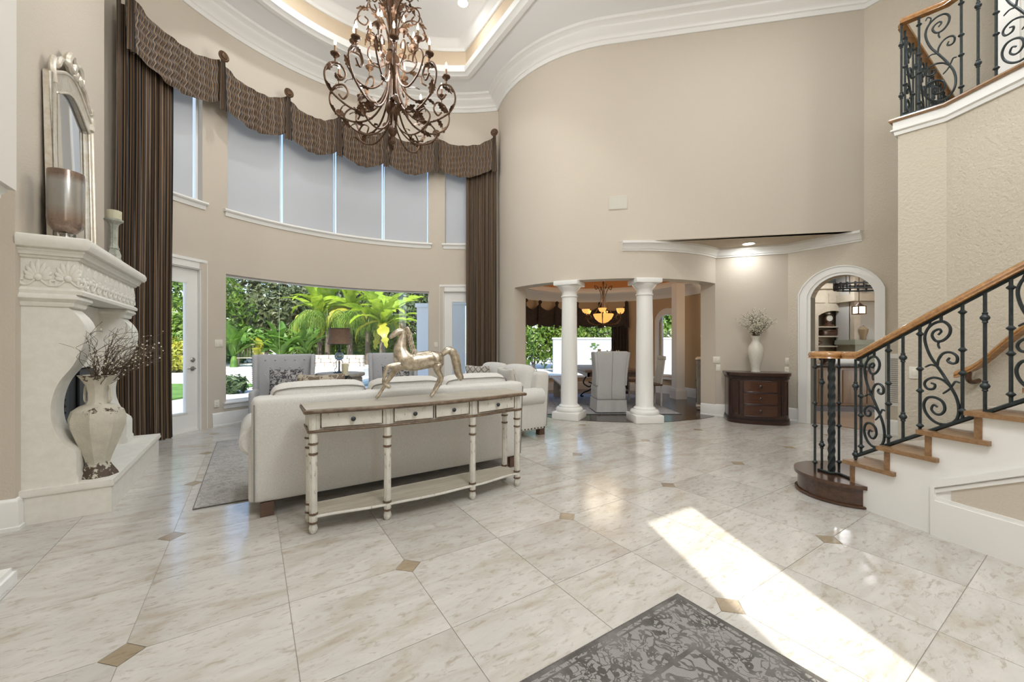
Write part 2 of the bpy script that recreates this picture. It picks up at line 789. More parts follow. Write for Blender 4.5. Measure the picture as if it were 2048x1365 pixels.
A_J0, A_J1 = dg(213), dg(310.4)
K0 = on_circle(C2, R2, A_J1)
A_C = atan2(P_CORNER.y - C2.y, P_CORNER.x - C2.x) % (2 * pi)
_dE = E - C2
A_T = (atan2(_dE.y, _dE.x) - math.acos(R2 / _dE.length)) % (2 * pi)
P_T = on_circle(C2, R2, A_T)

# ---- floor: grout bed with separate travertine tiles and small insets
fl = MB()
fl.prism([AB(-7, -.4), AB(-7, 9.1), AB(4.1, 9.1), AB(4.1, -.4)], -.12, -.003)
floor = tag(fl.build('floor', M['grout'], smooth=0), kind='structure')
G = .61
P0, Q0 = 2.285, -.456      # a grid crossing that carries an inset (measured along D1, D2 from the camera)
CUT = .075


def clip_poly(poly, inside, cross):
    out = []
    for i in range(len(poly)):
        a, b = poly[i - 1], poly[i]
        ia, ib = inside(a), inside(b)
        if ia != ib:
            lo, hi = a, b
            for _ in range(24):
                m = (lo + hi) / 2
                if inside(m) == ia:
                    lo = m
                else:
                    hi = m
            out.append((lo + hi) / 2)
        if ib:
            out.append(b)
    return out


def pq(p, q):
    return D1 * p + D2 * q


tile_mesh = []
g = .0016
h = G / 2
for rot in range(4):
    loc = [Vector((-h + g, -h + g)), Vector((h - g, -h + g)), Vector((h - g, h - g - CUT)), Vector((h - g - CUT, h - g)), Vector((-h + g, h - g))]
    loc = [Vector((v.x * cos(rot * pi / 2) - v.y * sin(rot * pi / 2), v.x * sin(rot * pi / 2) + v.y * cos(rot * pi / 2))) for v in loc]
    tile_mesh.append((loc, MB().prism(loc, -.012, 0).mesh('tile', M['tile'], 0)))
kc = CUT - .002
ins_mesh = MB().prism([(kc, 0), (0, kc), (-kc, 0), (0, -kc)], -.012, 0).mesh('tile_inset', M['inset'], 0)


def in_room(p):
    v = p - WL0
    a, b = v.dot(D1), v.dot(D2)
    if b < -.27 or b > 9.0 or a < -6.9:
        return False
    c = (p - C1)
    if c.length > R1 + .05 and a > 1.0 and p.x < .5:
        return False
    if (p - C2).length < R2 - .02:
        return False
    if a > 1.0 and p.x > K0.x - .3 and p.y > K0.y + .15:
        return False
    return True


def near_view(p):
    return p.y > .9 and abs(p.x) < 1.40 * p.y + .9


for i in range(-6, 16):
    for j in range(-6, 20):
        p, q = P0 + (i + .5) * G, Q0 + (j + .5) * G
        c = pq(p, q)
        if not near_view(c):
            continue
        cor = [c + D2 * sx * h + D1 * sy * h for sx in (-1, 1) for sy in (-1, 1)]
        ins = [in_room(x) for x in cor]
        if not any(ins):
            continue
        # which corner carries the inset
        ic = i if i % 2 == 0 else i + 1
        jc = j if j % 2 == 0 else j + 1
        sx = 1 if jc > j else -1     # +D2 side
        sy = 1 if ic > i else -1     # +D1 side
        rot = {(1, 1): 0, (-1, 1): 1, (-1, -1): 2, (1, -1): 3}[(sx, sy)]
        poly, me = tile_mesh[rot]
        if all(ins):
            link('tile', me, floor, (c.x, c.y, 0), TH)
        else:
            R2d = Matrix.Rotation(TH, 2)
            wp = [c + R2d @ v for v in poly]
            # densify, clip
            dn = []
            for k in range(len(wp)):
                a_, b_ = wp[k - 1], wp[k]
                dn += [a_ + (b_ - a_) * (m / 5) for m in range(1, 6)]
            cp = clip_poly(dn, in_room, None)
            if len(cp) >= 3:
                lp = [v - c for v in cp]
                me2 = MB().prism(lp, -.012, 0).mesh('tile', M['tile'], 0)
                link('tile', me2, floor, (c.x, c.y, 0))
for i in range(-6, 18, 2):
    for j in range(-6, 22, 2):
        c = pq(P0 + i * G, Q0 + j * G)
        if near_view(c) and in_room(c):
            link('tile_inset', ins_mesh, floor, (c.x, c.y, 0), TH)

# ---- left wall with the chimney breast
Mab = T(WL0.x, WL0.y, 0) @ RZ(TH)       # local x = D2 (b), local y = D1 (a)
w = MB().box(-.48, -.28, -7, 2.45, 0, 7.3, Mab)
tag(w.build('wall_left', M['wall']), kind='structure')
w = MB().box(-.28, 0, -.06, 1.93, 0, ZC, Mab)
tag(w.build('wall_chimney_breast', M['wall']), kind='structure')
# entry pier beside the camera: low plinth, and the boxed header above
w = MB().box(-.28, .30, -1.75, -.95, 0, .05, Mab)
w.box(-.28, .285, -1.75, -.965, .05, .075, Mab)
tag(w.build('trim_pier_plinth', M['trim']), kind='structure')
w = MB().box(-.28, .30, -1.75, -.96, 2.14, ZC, Mab)
pier = tag(w.build('wall_entry_header', simple('header paint with painted light', (.72, .69, .63), .7)), kind='structure')  # lighter than the wall paint: strong light put into the colour
w = MB().sweep([(0, 2.08), (.008, 2.08), (.012, 2.105), (.025, 2.12), (.028, 2.139), (-.25, 2.139), (-.25, 2.08)],
               [AB(-1.75, .245), AB(-1.0, .245), AB(-1.0, -.28)], side=-1)
tag(w.build('trim_entry_header', M['trim']), kind='structure')

# ---- bay wall
d1a = bay_ang(404)
DOOR_W = .94
d1b = d1a + DOOR_W / R1
d2a = bay_ang(886)
d2b = d2a - DOOR_W / R1
WIN_A, WIN_B = bay_ang(452), bay_ang(858)
U1a, U1b = bay_ang(405), bay_ang(405) + .80 / R1
U2a, U2b = bay_ang(455), bay_ang(858)
U3a, U3b = bay_ang(890), bay_ang(890) - .62 / R1
ZW0, ZW1 = .36, 2.415
ZU0, ZU1 = 3.42, 5.55
ZD = 2.44
bay_holes = [(d1b, d1a, 0, ZD), (WIN_A, WIN_B, ZW0, ZW1), (d2a, d2b, 0, ZD),
             (U1b, U1a, ZU0, ZU1), (U2a, U2b, ZU0, ZU1), (U3a, U3b, ZU0, ZU1)]
P, N = ring_fn(C1, R1)
w = grid_wall(MB(), P, N, BAY_R - .03, BAY_L + .06, 0, 7.3, .20, bay_holes, .04)
tag(w.build('wall_back', M['wall']), kind='structure')

# ---- rotunda wall, curved, with the header over the columns; flat upper wall; back hall walls
P, N = ring_fn(C2, R2, -1)
w = grid_wall(MB(), P, N, A_C - .02, A_J1, 0, 7.3, .26,
              [(A_J0, A_J1 - .004, 0, ZH), (A_T, A_J1, ZS, 7.3)], .04)
tag(w.build('wall_rotunda', M['wall']), kind='structure')


def flat_wall(name, p, q, z0, z1, thick, mat, notch=None, side=1):
    d = (q - p)
    L = d.length
    d.normalize()
    n = Vector((-d.y, d.x)) * side
    Mw = Matrix(((d.x, 0, n.x, p.x), (d.y, 0, n.y, p.y), (0, 1, 0, 0), (0, 0, 0, 1)))
    poly = [(0, z0)] + (notch or []) + [(L, z0), (L, z1), (0, z1)]
    return tag(MB().prism(poly, 0, thick, Mw).build(name, mat, smooth=20), kind='structure')


flat_wall('wall_upper', P_T, E, ZS, 7.3, .12, M['wall'])
flat_wall('wall_hall', K0, K1 + (K1 - K0).normalized() * .03, 0, ZS + .1, .14, M['wall'])
ta0, ta1 = rw_t(1622), rw_t(1750)
A_SPR, A_TOP = 2.05, 2.36


def arch_pts(t0, t1, zs, zt, n=16):
    """segmental arch from t0 to t1"""
    w2, r = (t1 - t0) / 2, zt - zs
    R = (w2 * w2 + r * r) / (2 * r)
    a = math.asin(w2 / R)
    return [((t0 + t1) / 2 + R * sin(-a + 2 * a * i / n), zt - R + R * cos(-a + 2 * a * i / n)) for i in range(n + 1)]


notch = [(ta0, 0)] + arch_pts(ta0, ta1, A_SPR, A_TOP) + [(ta1, 0)]
flat_wall('wall_right', K1, K1 + RW * 6.2, 0, 7.3, .16, M['wall_rough'], notch)
# entrance wall behind the camera, with the tall sidelight the sun comes through
P = lambda s: Vector(AB(-6.95, s))
N = lambda s: -D1
w = grid_wall(MB(), P, N, -.45, 9.2, 0, 7.3, .06, [(1.525, 2.075, .25, 4.62)], 3)
tag(w.build('wall_front', M['wall']), kind='structure')
w = MB().box(1.525, 2.075, -6.99, -6.98, .25, 4.62, Mab)
tag(w.build('window_6', M['glass'], smooth=0), kind='structure')

# soffit over the back hall, with its recessed lamp position
sof = [(p.x, p.y) for p in arc(C2, R2 - .1, A_T - .05, A_J1, 14)] + [tuple(K0), tuple(K1), tuple(E)]
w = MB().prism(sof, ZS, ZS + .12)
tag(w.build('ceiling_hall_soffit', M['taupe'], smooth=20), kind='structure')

# ---- ceiling with tray
cen = C1 - WL0
CA, CB = cen.dot(D1), cen.dot(D2)


def tray_poly(R, hw, back=3.2, n=24):
    a0 = math.asin(hw / R)
    pts = []
    for i in range(n + 1):
        t = -a0 + 2 * a0 * i / n
        pts.append(AB(CA + R * cos(t), CB + R * sin(t)))
    pts += [AB(CA - back, CB + hw), AB(CA - back, CB - hw)]
    return pts


TR, THW = 2.93, 1.76
outer = [AB(-7.2, -.5), AB(-7.2, 9.3), AB(4.35, 9.3), AB(4.35, -.5)]
tray = tray_poly(TR, THW)
w = MB().prism(outer, ZC, ZC + .08, holes=[tray])
tag(w.build('ceiling', M['ceiling'], smooth=0), kind='structure')
w = MB()
n = len(tray)
for i in range(n):
    j = (i + 1) % n
    w.add([(*tray[i], ZC + .0), (*tray[j], ZC + .0), (*tray[j], ZC + .6), (*tray[i], ZC + .6)], [(0, 1, 2, 3)])
tag(w.build('ceiling_tray_band', M['tray_band'], smooth=20), kind='structure')
w = MB().prism(tray_poly(TR + .05, THW + .05, 3.25), ZC + .52, ZC + .62)
tag(w.build('ceiling_tray_top', M['ceiling'], smooth=0), kind='structure')
w = MB().prism(outer, 7.3, 7.4)
tag(w.build('roof', M['ceiling'], smooth=0), kind='structure')
trp = list(reversed(tray))
# lip moulding round the tray mouth and crown at its top
w = MB().sweep([(-.16, -.02), (-.13, -.07), (-.05, -.07), (-.02, -.04), (.03, -.03), (.05, .03), (.03, .09), (0, .10), (-.16, .02)],
               [(p[0], p[1], ZC) for p in trp], closed=True, side=1)
tag(w.build('trim_tray_lip', M['trim']), kind='structure')
w = MB().sweep([(0, .36), (.03, .36), (.04, .41), (.10, .45), (.13, .50), (.17, .525), (0, .53)],
               [(p[0], p[1], ZC) for p in trp], closed=True, side=1)
tag(w.build('trim_tray_crown', M['trim']), kind='structure')

CROWN = [(0, -.30), (.025, -.30), (.03, -.235), (.05, -.225), (.055, -.20), (.09, -.17), (.15, -.115), (.165, -.10), (.165, -.08), (.20, -.055), (.235, -.045), (.24, 0), (0, 0)]
path = [Vector(AB(-.9, -.28)), Vector(AB(-.06, -.28)), Vector(AB(-.06, 0)), Vector(AB(1.93, 0)), Vector(AB(1.93, -.28)), Vector(AB(2.12, -.28))] + arc(C1, R1, BAY_L, BAY_R, 48)[2:] + arc(C2, R2, A_C, A_T, 24)[1:] + [E, E + RW * 5]
w = MB().sweep(CROWN, [(p.x, p.y, ZC) for p in path], side=-1)
tag(w.build('trim_crown', M['trim'], smooth=50), kind='structure')
SCROWN = [(0, -.15), (.015, -.15), (.02, -.125), (.035, -.12), (.045, -.09), (.08, -.045), (.10, -.035), (.105, 0), (0, 0)]
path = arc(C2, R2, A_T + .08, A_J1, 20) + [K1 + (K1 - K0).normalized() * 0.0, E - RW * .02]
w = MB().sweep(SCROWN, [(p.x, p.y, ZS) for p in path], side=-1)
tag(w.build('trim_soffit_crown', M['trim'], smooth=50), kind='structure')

BASE = [(0, 0), (.030, 0), (.030, .025), (.022, .03), (.022, .165), (.017, .18), (.017, .195), (.008, .215), (0, .22)]


def baseboard(name, path, side=-1):
    w = MB().sweep(BASE, [(p[0], p[1], 0) for p in path], side=side)
    return tag(w.build(name, M['trim'], smooth=50), kind='structure')


baseboard('baseboard_left', [AB(-.95, -.28), AB(-.06, -.28), AB(-.06, 0), AB(-.005, 0)])
baseboard('baseboard_back', arc(C1, R1, d1a - .038, d2a + .038, 30))
baseboard('baseboard_rotunda', [tuple(P_CORNER)] + arc(C2, R2, A_C + .01, A_J0, 6) + [tuple(on_circle(C2, R2 - .26, A_J0))])
baseboard('baseboard_hall', [tuple(on_circle(C2, R2 - .26, A_J1)), tuple(K0), tuple(K1), tuple(K1 + RW * (rw_t(1598) + .0))])
baseboard('baseboard_right', [tuple(K1 + RW * rw_t(1772)), tuple(K1 + RW * 6)])

# arch casing with raised edge
tb0, tb1 = rw_t(1598), rw_t(1772)
inn = [(ta0, 0)] + arch_pts(ta0, ta1, A_SPR, A_TOP, 20) + [(ta1, 0)]
out_ = [(tb0, 0)] + arch_pts(tb0, tb1, A_SPR + .06, A_TOP + .145, 20) + [(tb1, 0)]
mid = [(a[0] * .72 + b[0] * .28, a[1] * .72 + b[1] * .28) for a, b in zip(inn, out_)]
nrm = -D2
Mrw = Matrix(((RW.x, 0, nrm.x, K1.x), (RW.y, 0, nrm.y, K1.y), (0, 1, 0, 0), (0, 0, 0, 1)))
w = MB()


def band(mb, A, B, d0, d1, Mx):
    n = len(A)
    vs = [(p[0], p[1], d0) for p in A] + [(p[0], p[1], d1) for p in A] + [(p[0], p[1], d0) for p in B] + [(p[0], p[1], d1) for p in B]
    fs = []
    for i in range(n - 1):
        fs += [(n + i, n + i + 1, 3 * n + i + 1, 3 * n + i), (i, n + i, n + i + 1, i + 1)[::-1], (2 * n + i, 2 * n + i + 1, 3 * n + i + 1, 3 * n + i)[::-1]]
    mb.add(vs, fs, Mx)


band(w, inn, mid, 0, .018, Mrw)
band(w, mid, out_, 0, .032, Mrw)
o2 = [(a[0] * .9 + b[0] * .1, a[1] * .9 + b[1] * .1) for a, b in zip(out_, inn)]
band(w, o2, out_, .03, .045, Mrw)
band(w, inn, inn, -.16, .018, Mrw)
tag(w.build('trim_archway', M['trim'], smooth=35), kind='structure')

# return-air vent in its white panel between arch and stair wall
vt = thing('return_air_vent', 'tall louvered return-air grille in white panel beside the archway', 'vent', kind=None)
tv = rw_t(1792)
w = MB().box(tv - .10, tv + .16, .42, 1.16, 0, .012, Mrw)
w.build('panel', M['trim'], vt)
for k in range(22):
    w = MB().box(tv - .055, tv + .06, .47 + k * .029, .483 + k * .029, .010, .02, Mrw)
    w.build('slat', M['piping'] if False else M['nickel'], vt)

# ---- lower bay window: curved panes in a thin frame, sill
JP = [452, 562, 672, 767, 858]
P8, N8 = ring_fn(C1, R1 + .07)
wf = MB()
grid_wall(wf, P8, N8, WIN_B, WIN_A, ZW0, ZW1, .05, [(WIN_B + .006, WIN_A - .006, ZW0 + .035, ZW1 - .03)], .04)
win1 = tag(wf.build('window_1', M['trim'], smooth=20), kind='structure')
P9, N9 = ring_fn(C1, R1 + .09)
for k in range(4):
    a, b = bay_ang(JP[k]), bay_ang(JP[k + 1])
    w = grid_wall(MB(), P9, N9, b + .0025, a - .0025, ZW0 + .035, ZW1 - .03, .008, (), .04)
    w.build('pane', M['glass'], win1, smooth=20)
w = MB().sweep([(-.07, -.02), (.05, -.02), (.06, -.005), (.05, .012), (-.07, .012)],
               [(p.x, p.y, ZW0) for p in arc(C1, R1, WIN_A + .012, WIN_B - .012, 40)], side=-1)
w.build('window_sill', M['trim'], win1, smooth=40)
w = MB().sweep([(0, -.09), (.018, -.09), (.022, -.03), (.012, -.022), (0, -.022)],
               [(p.x, p.y, ZW0) for p in arc(C1, R1, WIN_A + .01, WIN_B - .01, 40)], side=-1)
w.build('apron', M['trim'], win1, smooth=40)

# ---- upper bay windows with drawn shades
M['shade'] = None
t = NT('roller shade fabric')
df = t.n('ShaderNodeBsdfDiffuse')
df.inputs['Color'].default_value = (.80, .80, .80, 1)
tl = t.n('ShaderNodeBsdfTranslucent')
tl.inputs['Color'].default_value = (.62, .63, .66, 1)
mx = t.n('ShaderNodeMixShader')
mx.inputs[0].default_value = .42
t.l(df.outputs[0], mx.inputs[1])
t.l(tl.outputs[0], mx.inputs[2])
t.l(mx.outputs[0], t.out.inputs['Surface'])
M['shade'] = t.m


def upper_window(name, a, b, joints, labels):
    """a > b angles"""
    wf = MB()
    grid_wall(wf, *ring_fn(C1, R1 + .10), b, a, ZU0, ZU1, .05, [(b + .008, a - .008, ZU0 + .04, ZU1 - .04)], .04)
    win = tag(wf.build(name, M['trim'], smooth=20), kind='structure')
    for k in range(len(joints) - 1):
        w = grid_wall(MB(), *ring_fn(C1, R1 + .12), joints[k + 1] + .003, joints[k] - .003, ZU0 + .04, ZU1 - .04, .008, (), .04)
        w.build('pane', M['glass'], win, smooth=20)
        if 0 < k:
            p = on_circle(C1, R1 + .125, joints[k])
            MB().box(-.012, .012, -.02, .02, ZU0 + .03, ZU1 - .03, T(p.x, p.y, 0) @ RZ(joints[k] - pi / 2)).build('mullion', M['trim'], win)
    w = MB().sweep([(-.10, -.02), (.045, -.02), (.06, 0), (.05, .025), (-.10, .025)],
                   [(p.x, p.y, ZU0) for p in arc(C1, R1, a + .016, b - .016, 30)], side=-1)
    w.build('window_sill', M['trim'], win, smooth=40)
    w = MB().sweep([(0, -.085), (.015, -.085), (.025, -.04), (.03, -.02), (0, -.02)],
                   [(p.x, p.y, ZU0) for p in arc(C1, R1, a + .01, b - .01, 30)], side=-1)
    w.build('apron', M['trim'], win, smooth=40)
    for k in range(len(joints) - 1):
        a0, b0 = joints[k] - .004, joints[k + 1] + .010
        sh = thing('roller_shade', labels[k], 'window shade', (*on_circle(C1, R1 + .045, (a0 + b0) / 2), 0), group='roller shades in the upper bay windows')
        Ci = C1 - Vector(sh.location[:2])
        w = grid_wall(MB(), *ring_fn(Ci, R1 + .045), b0, a0, ZU0 + .045, ZU1 - .06, .003, (), .04)
        w.build('fabric', M['shade'], sh, smooth=20)
        w = MB().tube([(*on_circle(Ci, R1 + .046, b0 + (a0 - b0) * i / 8), ZU0 + .045) for i in range(9)], .011, 6)
        w.build('hem_bar', M['white_plastic'], sh)


upper_window('window_2', U1b, U1a, [U1b, U1a + .018], ['narrow white roller shade left of the big upper window, beside the drape'])
upper_window('window_3', U2a, U2b, [U2a, bay_ang(566), bay_ang(672), bay_ang(768), U2b],
             ['leftmost and largest looking of the four shades in the wide upper window', 'second shade from the left in the wide upper bay window',
              'third shade from the left in the wide upper bay window', 'rightmost of the four shades in the wide upper window'])
upper_window('window_4', U3a, U3b, [U3a, U3b], ['narrow white roller shade half behind the right-hand drape'])


# ---- glazed doors
def glazed_door(name, a, b, hinge_right, hw_side, outside=False):
    am = (a + b) / 2
    p = on_circle(C1, R1 + .06, am)
    Md = T(p.x, p.y, 0) @ RZ(am - pi / 2)      # local x to the right as seen from inside, y outwards
    wd = abs(a - b) * R1 - .03
    x0, x1 = -wd / 2, wd / 2
    lf = MB()
    st = .155
    lf.box(x0, x0 + st, -.022, .022, .02, ZD - .03, Md)
    lf.box(x1 - st, x1, -.022, .022, .02, ZD - .03, Md)
    lf.box(x0 + st, x1 - st, -.022, .022, .02, .27, Md)
    lf.box(x0 + st, x1 - st, -.022, .022, ZD - .22, ZD - .03, Md)
    d = tag(lf.build(name, M['trim'], smooth=0), kind='structure')
    bead = MB()
    for (u0, u1, v0, v1) in ((x0 + st, x0 + st + .02, .27, ZD - .22), (x1 - st - .02, x1 - st, .27, ZD - .22), (x0 + st, x1 - st, .27, .29), (x0 + st, x1 - st, ZD - .24, ZD - .22)):
        bead.box(u0, u1, -.03, .03, v0, v1, Md)
    bead.build('glazing_bead', M['trim'], d)
    MB().box(x0 + st, x1 - st, -.004, .004, .27, ZD - .22, Md).build('pane', M['glass'], d, smooth=0)
    # frame
    fr = MB()
    for (u0, u1, v0, v1) in ((x0 - .02, x0 - .003, 0, ZD), (x1 + .003, x1 + .02, 0, ZD), (x0, x1, ZD - .027, ZD)):
        fr.box(u0, u1, -.07, .06, v0, v1, Md)
    fr.box(x0, x1, -.05, .07, 0, .018, Md)
    fr.build('door_frame', M['trim'], d)
    # casing on the room side
    c = MB()
    y0, y1 = -.115, -.05
    cw = .115
    for (u0, u1, v0, v1) in ((x0 - cw, x0 - .012, 0, ZD + cw - .01), (x1 + .012, x1 + cw, 0, ZD + cw - .01), (x0 - .012, x1 + .012, ZD - .012, ZD + cw - .01)):
        c.box(u0, u1, -.085, y1, v0, v1, Md)
    c.box(x0 - cw - .012, x0 - cw + .03, -.10, y1, 0, ZD + cw, Md)
    c.box(x1 + cw - .03, x1 + cw + .012, -.10, y1, 0, ZD + cw, Md)
    c.box(x0 - cw - .012, x1 + cw + .012, -.10, y1, ZD + cw - .03, ZD + cw + .012, Md)
    c.build('casing', M['trim'], d)
    hx = x1 - .075 if hw_side > 0 else x0 + .075
    s = -1 if hw_side > 0 else 1
    hd = MB().lathe([(.034, 0), (.034, .006), (.012, .01), (.012, .05), (.010, .055)], 16, Md @ T(hx, -.022, .93) @ RX(pi / 2))
    hd.tube([(hx, -.07, .93), (hx + s * .03, -.073, .935), (hx + s * .11, -.068, .93)], [.010, .009, .007], 8, M=Md)
    hd.build('lever_handle', M['nickel'], d)
    MB().lathe([(.034, 0), (.034, .008), (.024, .014), (.022, .026), (.0, .03)], 16, Md @ T(hx, -.022, 1.06) @ RX(pi / 2)).build('deadbolt', M['nickel'], d)
    return d


glazed_door('door_1', d1b, d1a, True, 1)
glazed_door('door_2', d2a, d2b, False, 1)


# ---- switches, outlets, wall speaker
def plate(name, label, pos, ang, w_, h_, kind='switch', n=1):
    """ang: direction (plan) the plate faces"""
    t = thing(name, label, 'light switch' if kind == 'switch' else 'outlet', (pos[0], pos[1], pos[2]), ang + pi / 2)
    MB().rbox(-w_ / 2, w_ / 2, -.007, 0, -h_ / 2, h_ / 2, .003, 1).build('plate', M['white_plastic'], t)
    for k in range(n):
        cx = (k - (n - 1) / 2) * .046
        if kind == 'switch':
            MB().rbox(cx - .016, cx + .016, -.012, -.005, -.032, .032, .003, 1).build('rocker', M['white_plastic'], t)
        else:
            for dz in (-.022, .022):
                MB().rbox(cx - .016, cx + .016, -.010, -.005, dz - .014, dz + .014, .004, 1).build('socket', M['white_plastic'], t)
    return t


def bay_plate(name, label, px, py, kind, n=1):
    a = bay_ang(px)
    p = on_circle(C1, R1 - .002, a)
    plate(name, label, (p.x, p.y, zat(py, p.y)), a + pi, .115 if n > 1 else .075, .115, kind, n)


bay_plate('light_switch', 'double switch plate between the left glass door and the bay window', 437, 687, 'switch', 2)
bay_plate('wall_outlet', 'white outlet low beside the left glass door casing', 433, 808, 'outlet')
bay_plate('light_switch', 'small switch plate beside the right glass door casing, behind the horse', 872, 690, 'switch')
hd_ = (K1 - K0).normalized()
hn = Vector((hd_.y, -hd_.x))


def hall_plate(name, label, px, py, kind, n=1):
    k = ray(px)
    s = (k * K0.y - K0.x) / (hd_.x - k * hd_.y)
    p = K0 + hd_ * s + hn * .002
    plate(name, label, (p.x, p.y, zat(py, p.y)), atan2(hn.y, hn.x), .115 if n > 1 else .075, .115, kind, n)


hall_plate('light_switch', 'upper of two plates on the corner wall right of the column opening', 1433, 720, 'switch', 2)
hall_plate('wall_outlet', 'lower small plate on the corner wall right of the column opening', 1436, 736, 'outlet')
hall_plate('light_switch', 'double switch plate above the right end of the dark chest', 1578, 723, 'switch', 2)
hall_plate('wall_outlet', 'small outlet just behind the right end of the dark chest', 1574, 741, 'outlet')

u = (E - P_T).normalized()
k = ray(1236)
s = (k * P_T.y - P_T.x) / (u.x - k * u.y)
p = P_T + u * s
sp = thing('wall_speaker', 'square painted speaker grille high on the curved wall above the columns', 'speaker', (p.x, p.y, zat(406, p.y)), atan2(u.y, u.x))
MB().rbox(-.155, .155, -.008, 0, -.115, .115, .006, 2).build('grille_frame', M['wall'], sp)
MB().box(-.14, .14, -.011, -.006, -.10, .10).build('grille', simple('grille cloth', (.60, .57, .50), .7), sp)


# ---- recessed lamps
M['lens'] = emit('lamp lens', (1, .93, .82), 14)


def can(label, x, y, z, power, spot=True, size=.16, r=.085):
    t = thing('recessed_light', label, 'ceiling light', (x, y, z), group='recessed ceiling lights')
    MB().lathe([(r, -.004), (r * 1.22, -.006), (r * 1.25, 0), (r * .95, .002)], 24, cap=False).build('trim_ring', M['trim'], t)
    MB().lathe([(.001, -.003), (r, -.003)], 24, cap=False).build('lens', M['lens'], t)
    l = bpy.data.lights.new('lamp', 'AREA')
    l.shape = 'DISK'
    l.size = size
    l.energy = power
    l.color = (.93, .97, 1.0)
    o = bpy.data.objects.new('lamp', l)
    COL.objects.link(o)
    o.parent = t
    o.location = (0, 0, -.02)
    return t


ky = 6.75
can('lit recessed lamp in the tray ceiling, right of the chandelier', ray(926) * ky, ky, ZC + .52, POWER_CAN * .4)
for a_, b_, lab in ((1.9, 1.9, 'added recessed lamp in the tray ceiling above the fireplace drape, out of the picture'),
                    (-.1, 1.75, 'added recessed lamp in the tray ceiling above the fireplace, out of the picture'),
                    (-1.6, 4.4, 'added recessed lamp in the tray ceiling above the console table, out of the picture')):
    x, y = AB(a_, b_)
    can(lab, x, y, ZC + .52, POWER_CAN * 1.4)  # unseen tray lamps, added to brighten the room
for a_, b_, lab in ((-2.6, 6.4, 'added recessed lamp in the flat ceiling above the stair foot, out of the picture'),
                    (-4.9, 2.0, 'added recessed lamp in the entry ceiling behind the camera, left'),
                    (-5.0, 7.2, 'added recessed lamp in the ceiling above the landing behind the camera')):
    x, y = AB(a_, b_)
    can(lab, x, y, ZC, POWER_CAN * 1.4)  # more overhead lamps added out of view for brightness
# lantern added unseen behind the camera to brighten sofa, stair and fireplace
ex, ey = AB(-4.6, 2.9)
en = thing('added_fill_lantern', 'added frosted lantern hanging unseen behind the camera to brighten the room', 'pendant light', (ex, ey, 5.0))
MB().lathe([(.05, 0), (.22, .06), (.26, .30), (.22, .56), (.05, .64)], 24).build('frosted_globe', emit('added lantern glow', (1, .97, .92), 3.0), en)
for k in range(6):
    MB().tube(smoothpath([(.05, 0, -.02), (.235, 0, .05), (.275, 0, .30), (.235, 0, .58), (.05, 0, .67)], 4), .010, 6).build('rib', M['rust_iron'], en, rot=2 * pi * k / 6)
MB().tube([(0, 0, .64), (0, 0, ZC - 5.0)], .010, 6).build('rod', M['rust_iron'], en)
l = bpy.data.lights.new('lamp', 'POINT')
l.energy = POWER_ENTRY_FILL
l.shadow_soft_size = .45
l.color = (.93, .97, 1.0)
o = bpy.data.objects.new('lamp', l)
COL.objects.link(o)
o.parent = en
o.location = (0, 0, -.5)
Yc = (ZS - EYE) * FPX / (YH - 488)
can('lit recessed lamp in the soffit above the dark chest', ray(1497) * Yc, Yc, ZS, POWER_SOFFIT)

# ================================================================== FIREPLACE
fp = thing('fireplace', 'cream cast-stone fireplace with S-curved jambs and carved shell frieze', 'fireplace', (WL0.x, WL0.y, 0), TH)
w = MB().box(0, .472, 0, 1.86, 0, .20)
w.build('hearth_base', M['cast_stone'], fp)
w = MB().sweep([(.0, .20), (.012, .20), (.018, .215), (.012, .235), (.012, .25), (-.1, .25), (-.1, .20)], [(0, 0), (.472, 0), (.472, 1.86), (0, 1.86)], side=-1)
w.box(0, .40, .05, 1.81, .20, .2495)
w.build('hearth_slab', M['cast_stone'], fp)
jp = [(.232, .53), (.2016, .57), (.1586, .68), (.1436, .785), (.1536, .905), (.189, 1.02), (.26, 1.14), (.31, 1.28), (.323, 1.406), (.2967, 1.49), (.237, 1.568)]
jp = [(p.x, p.y) for p in smoothpath([(a, b, 0) for a, b in jp], 4)]
jpoly = [(0, .25), (.285, .25), (.285, .30), (.275, .32), (.275, .47), (.265, .50), (.25, .515)] + jp + [(.25, 1.575), (0, 1.575)]
Mj = Matrix(((1, 0, 0, 0), (0, 0, 1, 0), (0, 1, 0, 0), (0, 0, 0, 1)))
for a0 in (.02, 1.45):
    MB().prism(jpoly, 0, .25, T(0, a0, 0) @ Mj).build('jamb', M['cast_stone'], fp, smooth=30)
    c = MB().sweep([(0, 1.57), (.012, 1.575), (.018, 1.59), (.018, 1.605), (.03, 1.615), (.045, 1.63), (.045, 1.645), (.03, 1.665), (-.08, 1.665), (-.08, 1.57)],
                   [(0, a0), (.25, a0), (.25, a0 + .25), (0, a0 + .25)], side=-1)
    c.box(0, .2, a0 + .04, a0 + .21, 1.57, 1.664)
    c.build('capital', M['cast_stone'], fp)
w = MB().box(0, .075, .27, 1.45, 1.08, 1.66)
w.box(0, .075, .27, .32, .25, 1.08)
w.box(0, .075, 1.40, 1.45, .25, 1.08)
w.build('surround', M['cast_stone'], fp)
MB().box(.0, .02, .32, 1.40, .25, 1.08).build('firebox', M['black'], fp)
for sx in (.34, 1.00):
    sc = MB()
    sc.box(.03, .045, sx, sx + .40, .27, 1.06)
    scr = sc.build('screen_door', simple('black mesh screen', (.02, .022, .026), .45, .3, bump=.6, bscale=300), fp)
    for k in range(12):
        MB().ball((.048, sx + .30, .33 + k * .055), (.012, .017, .017), 8, 6).build('stud', M['iron'], scr)
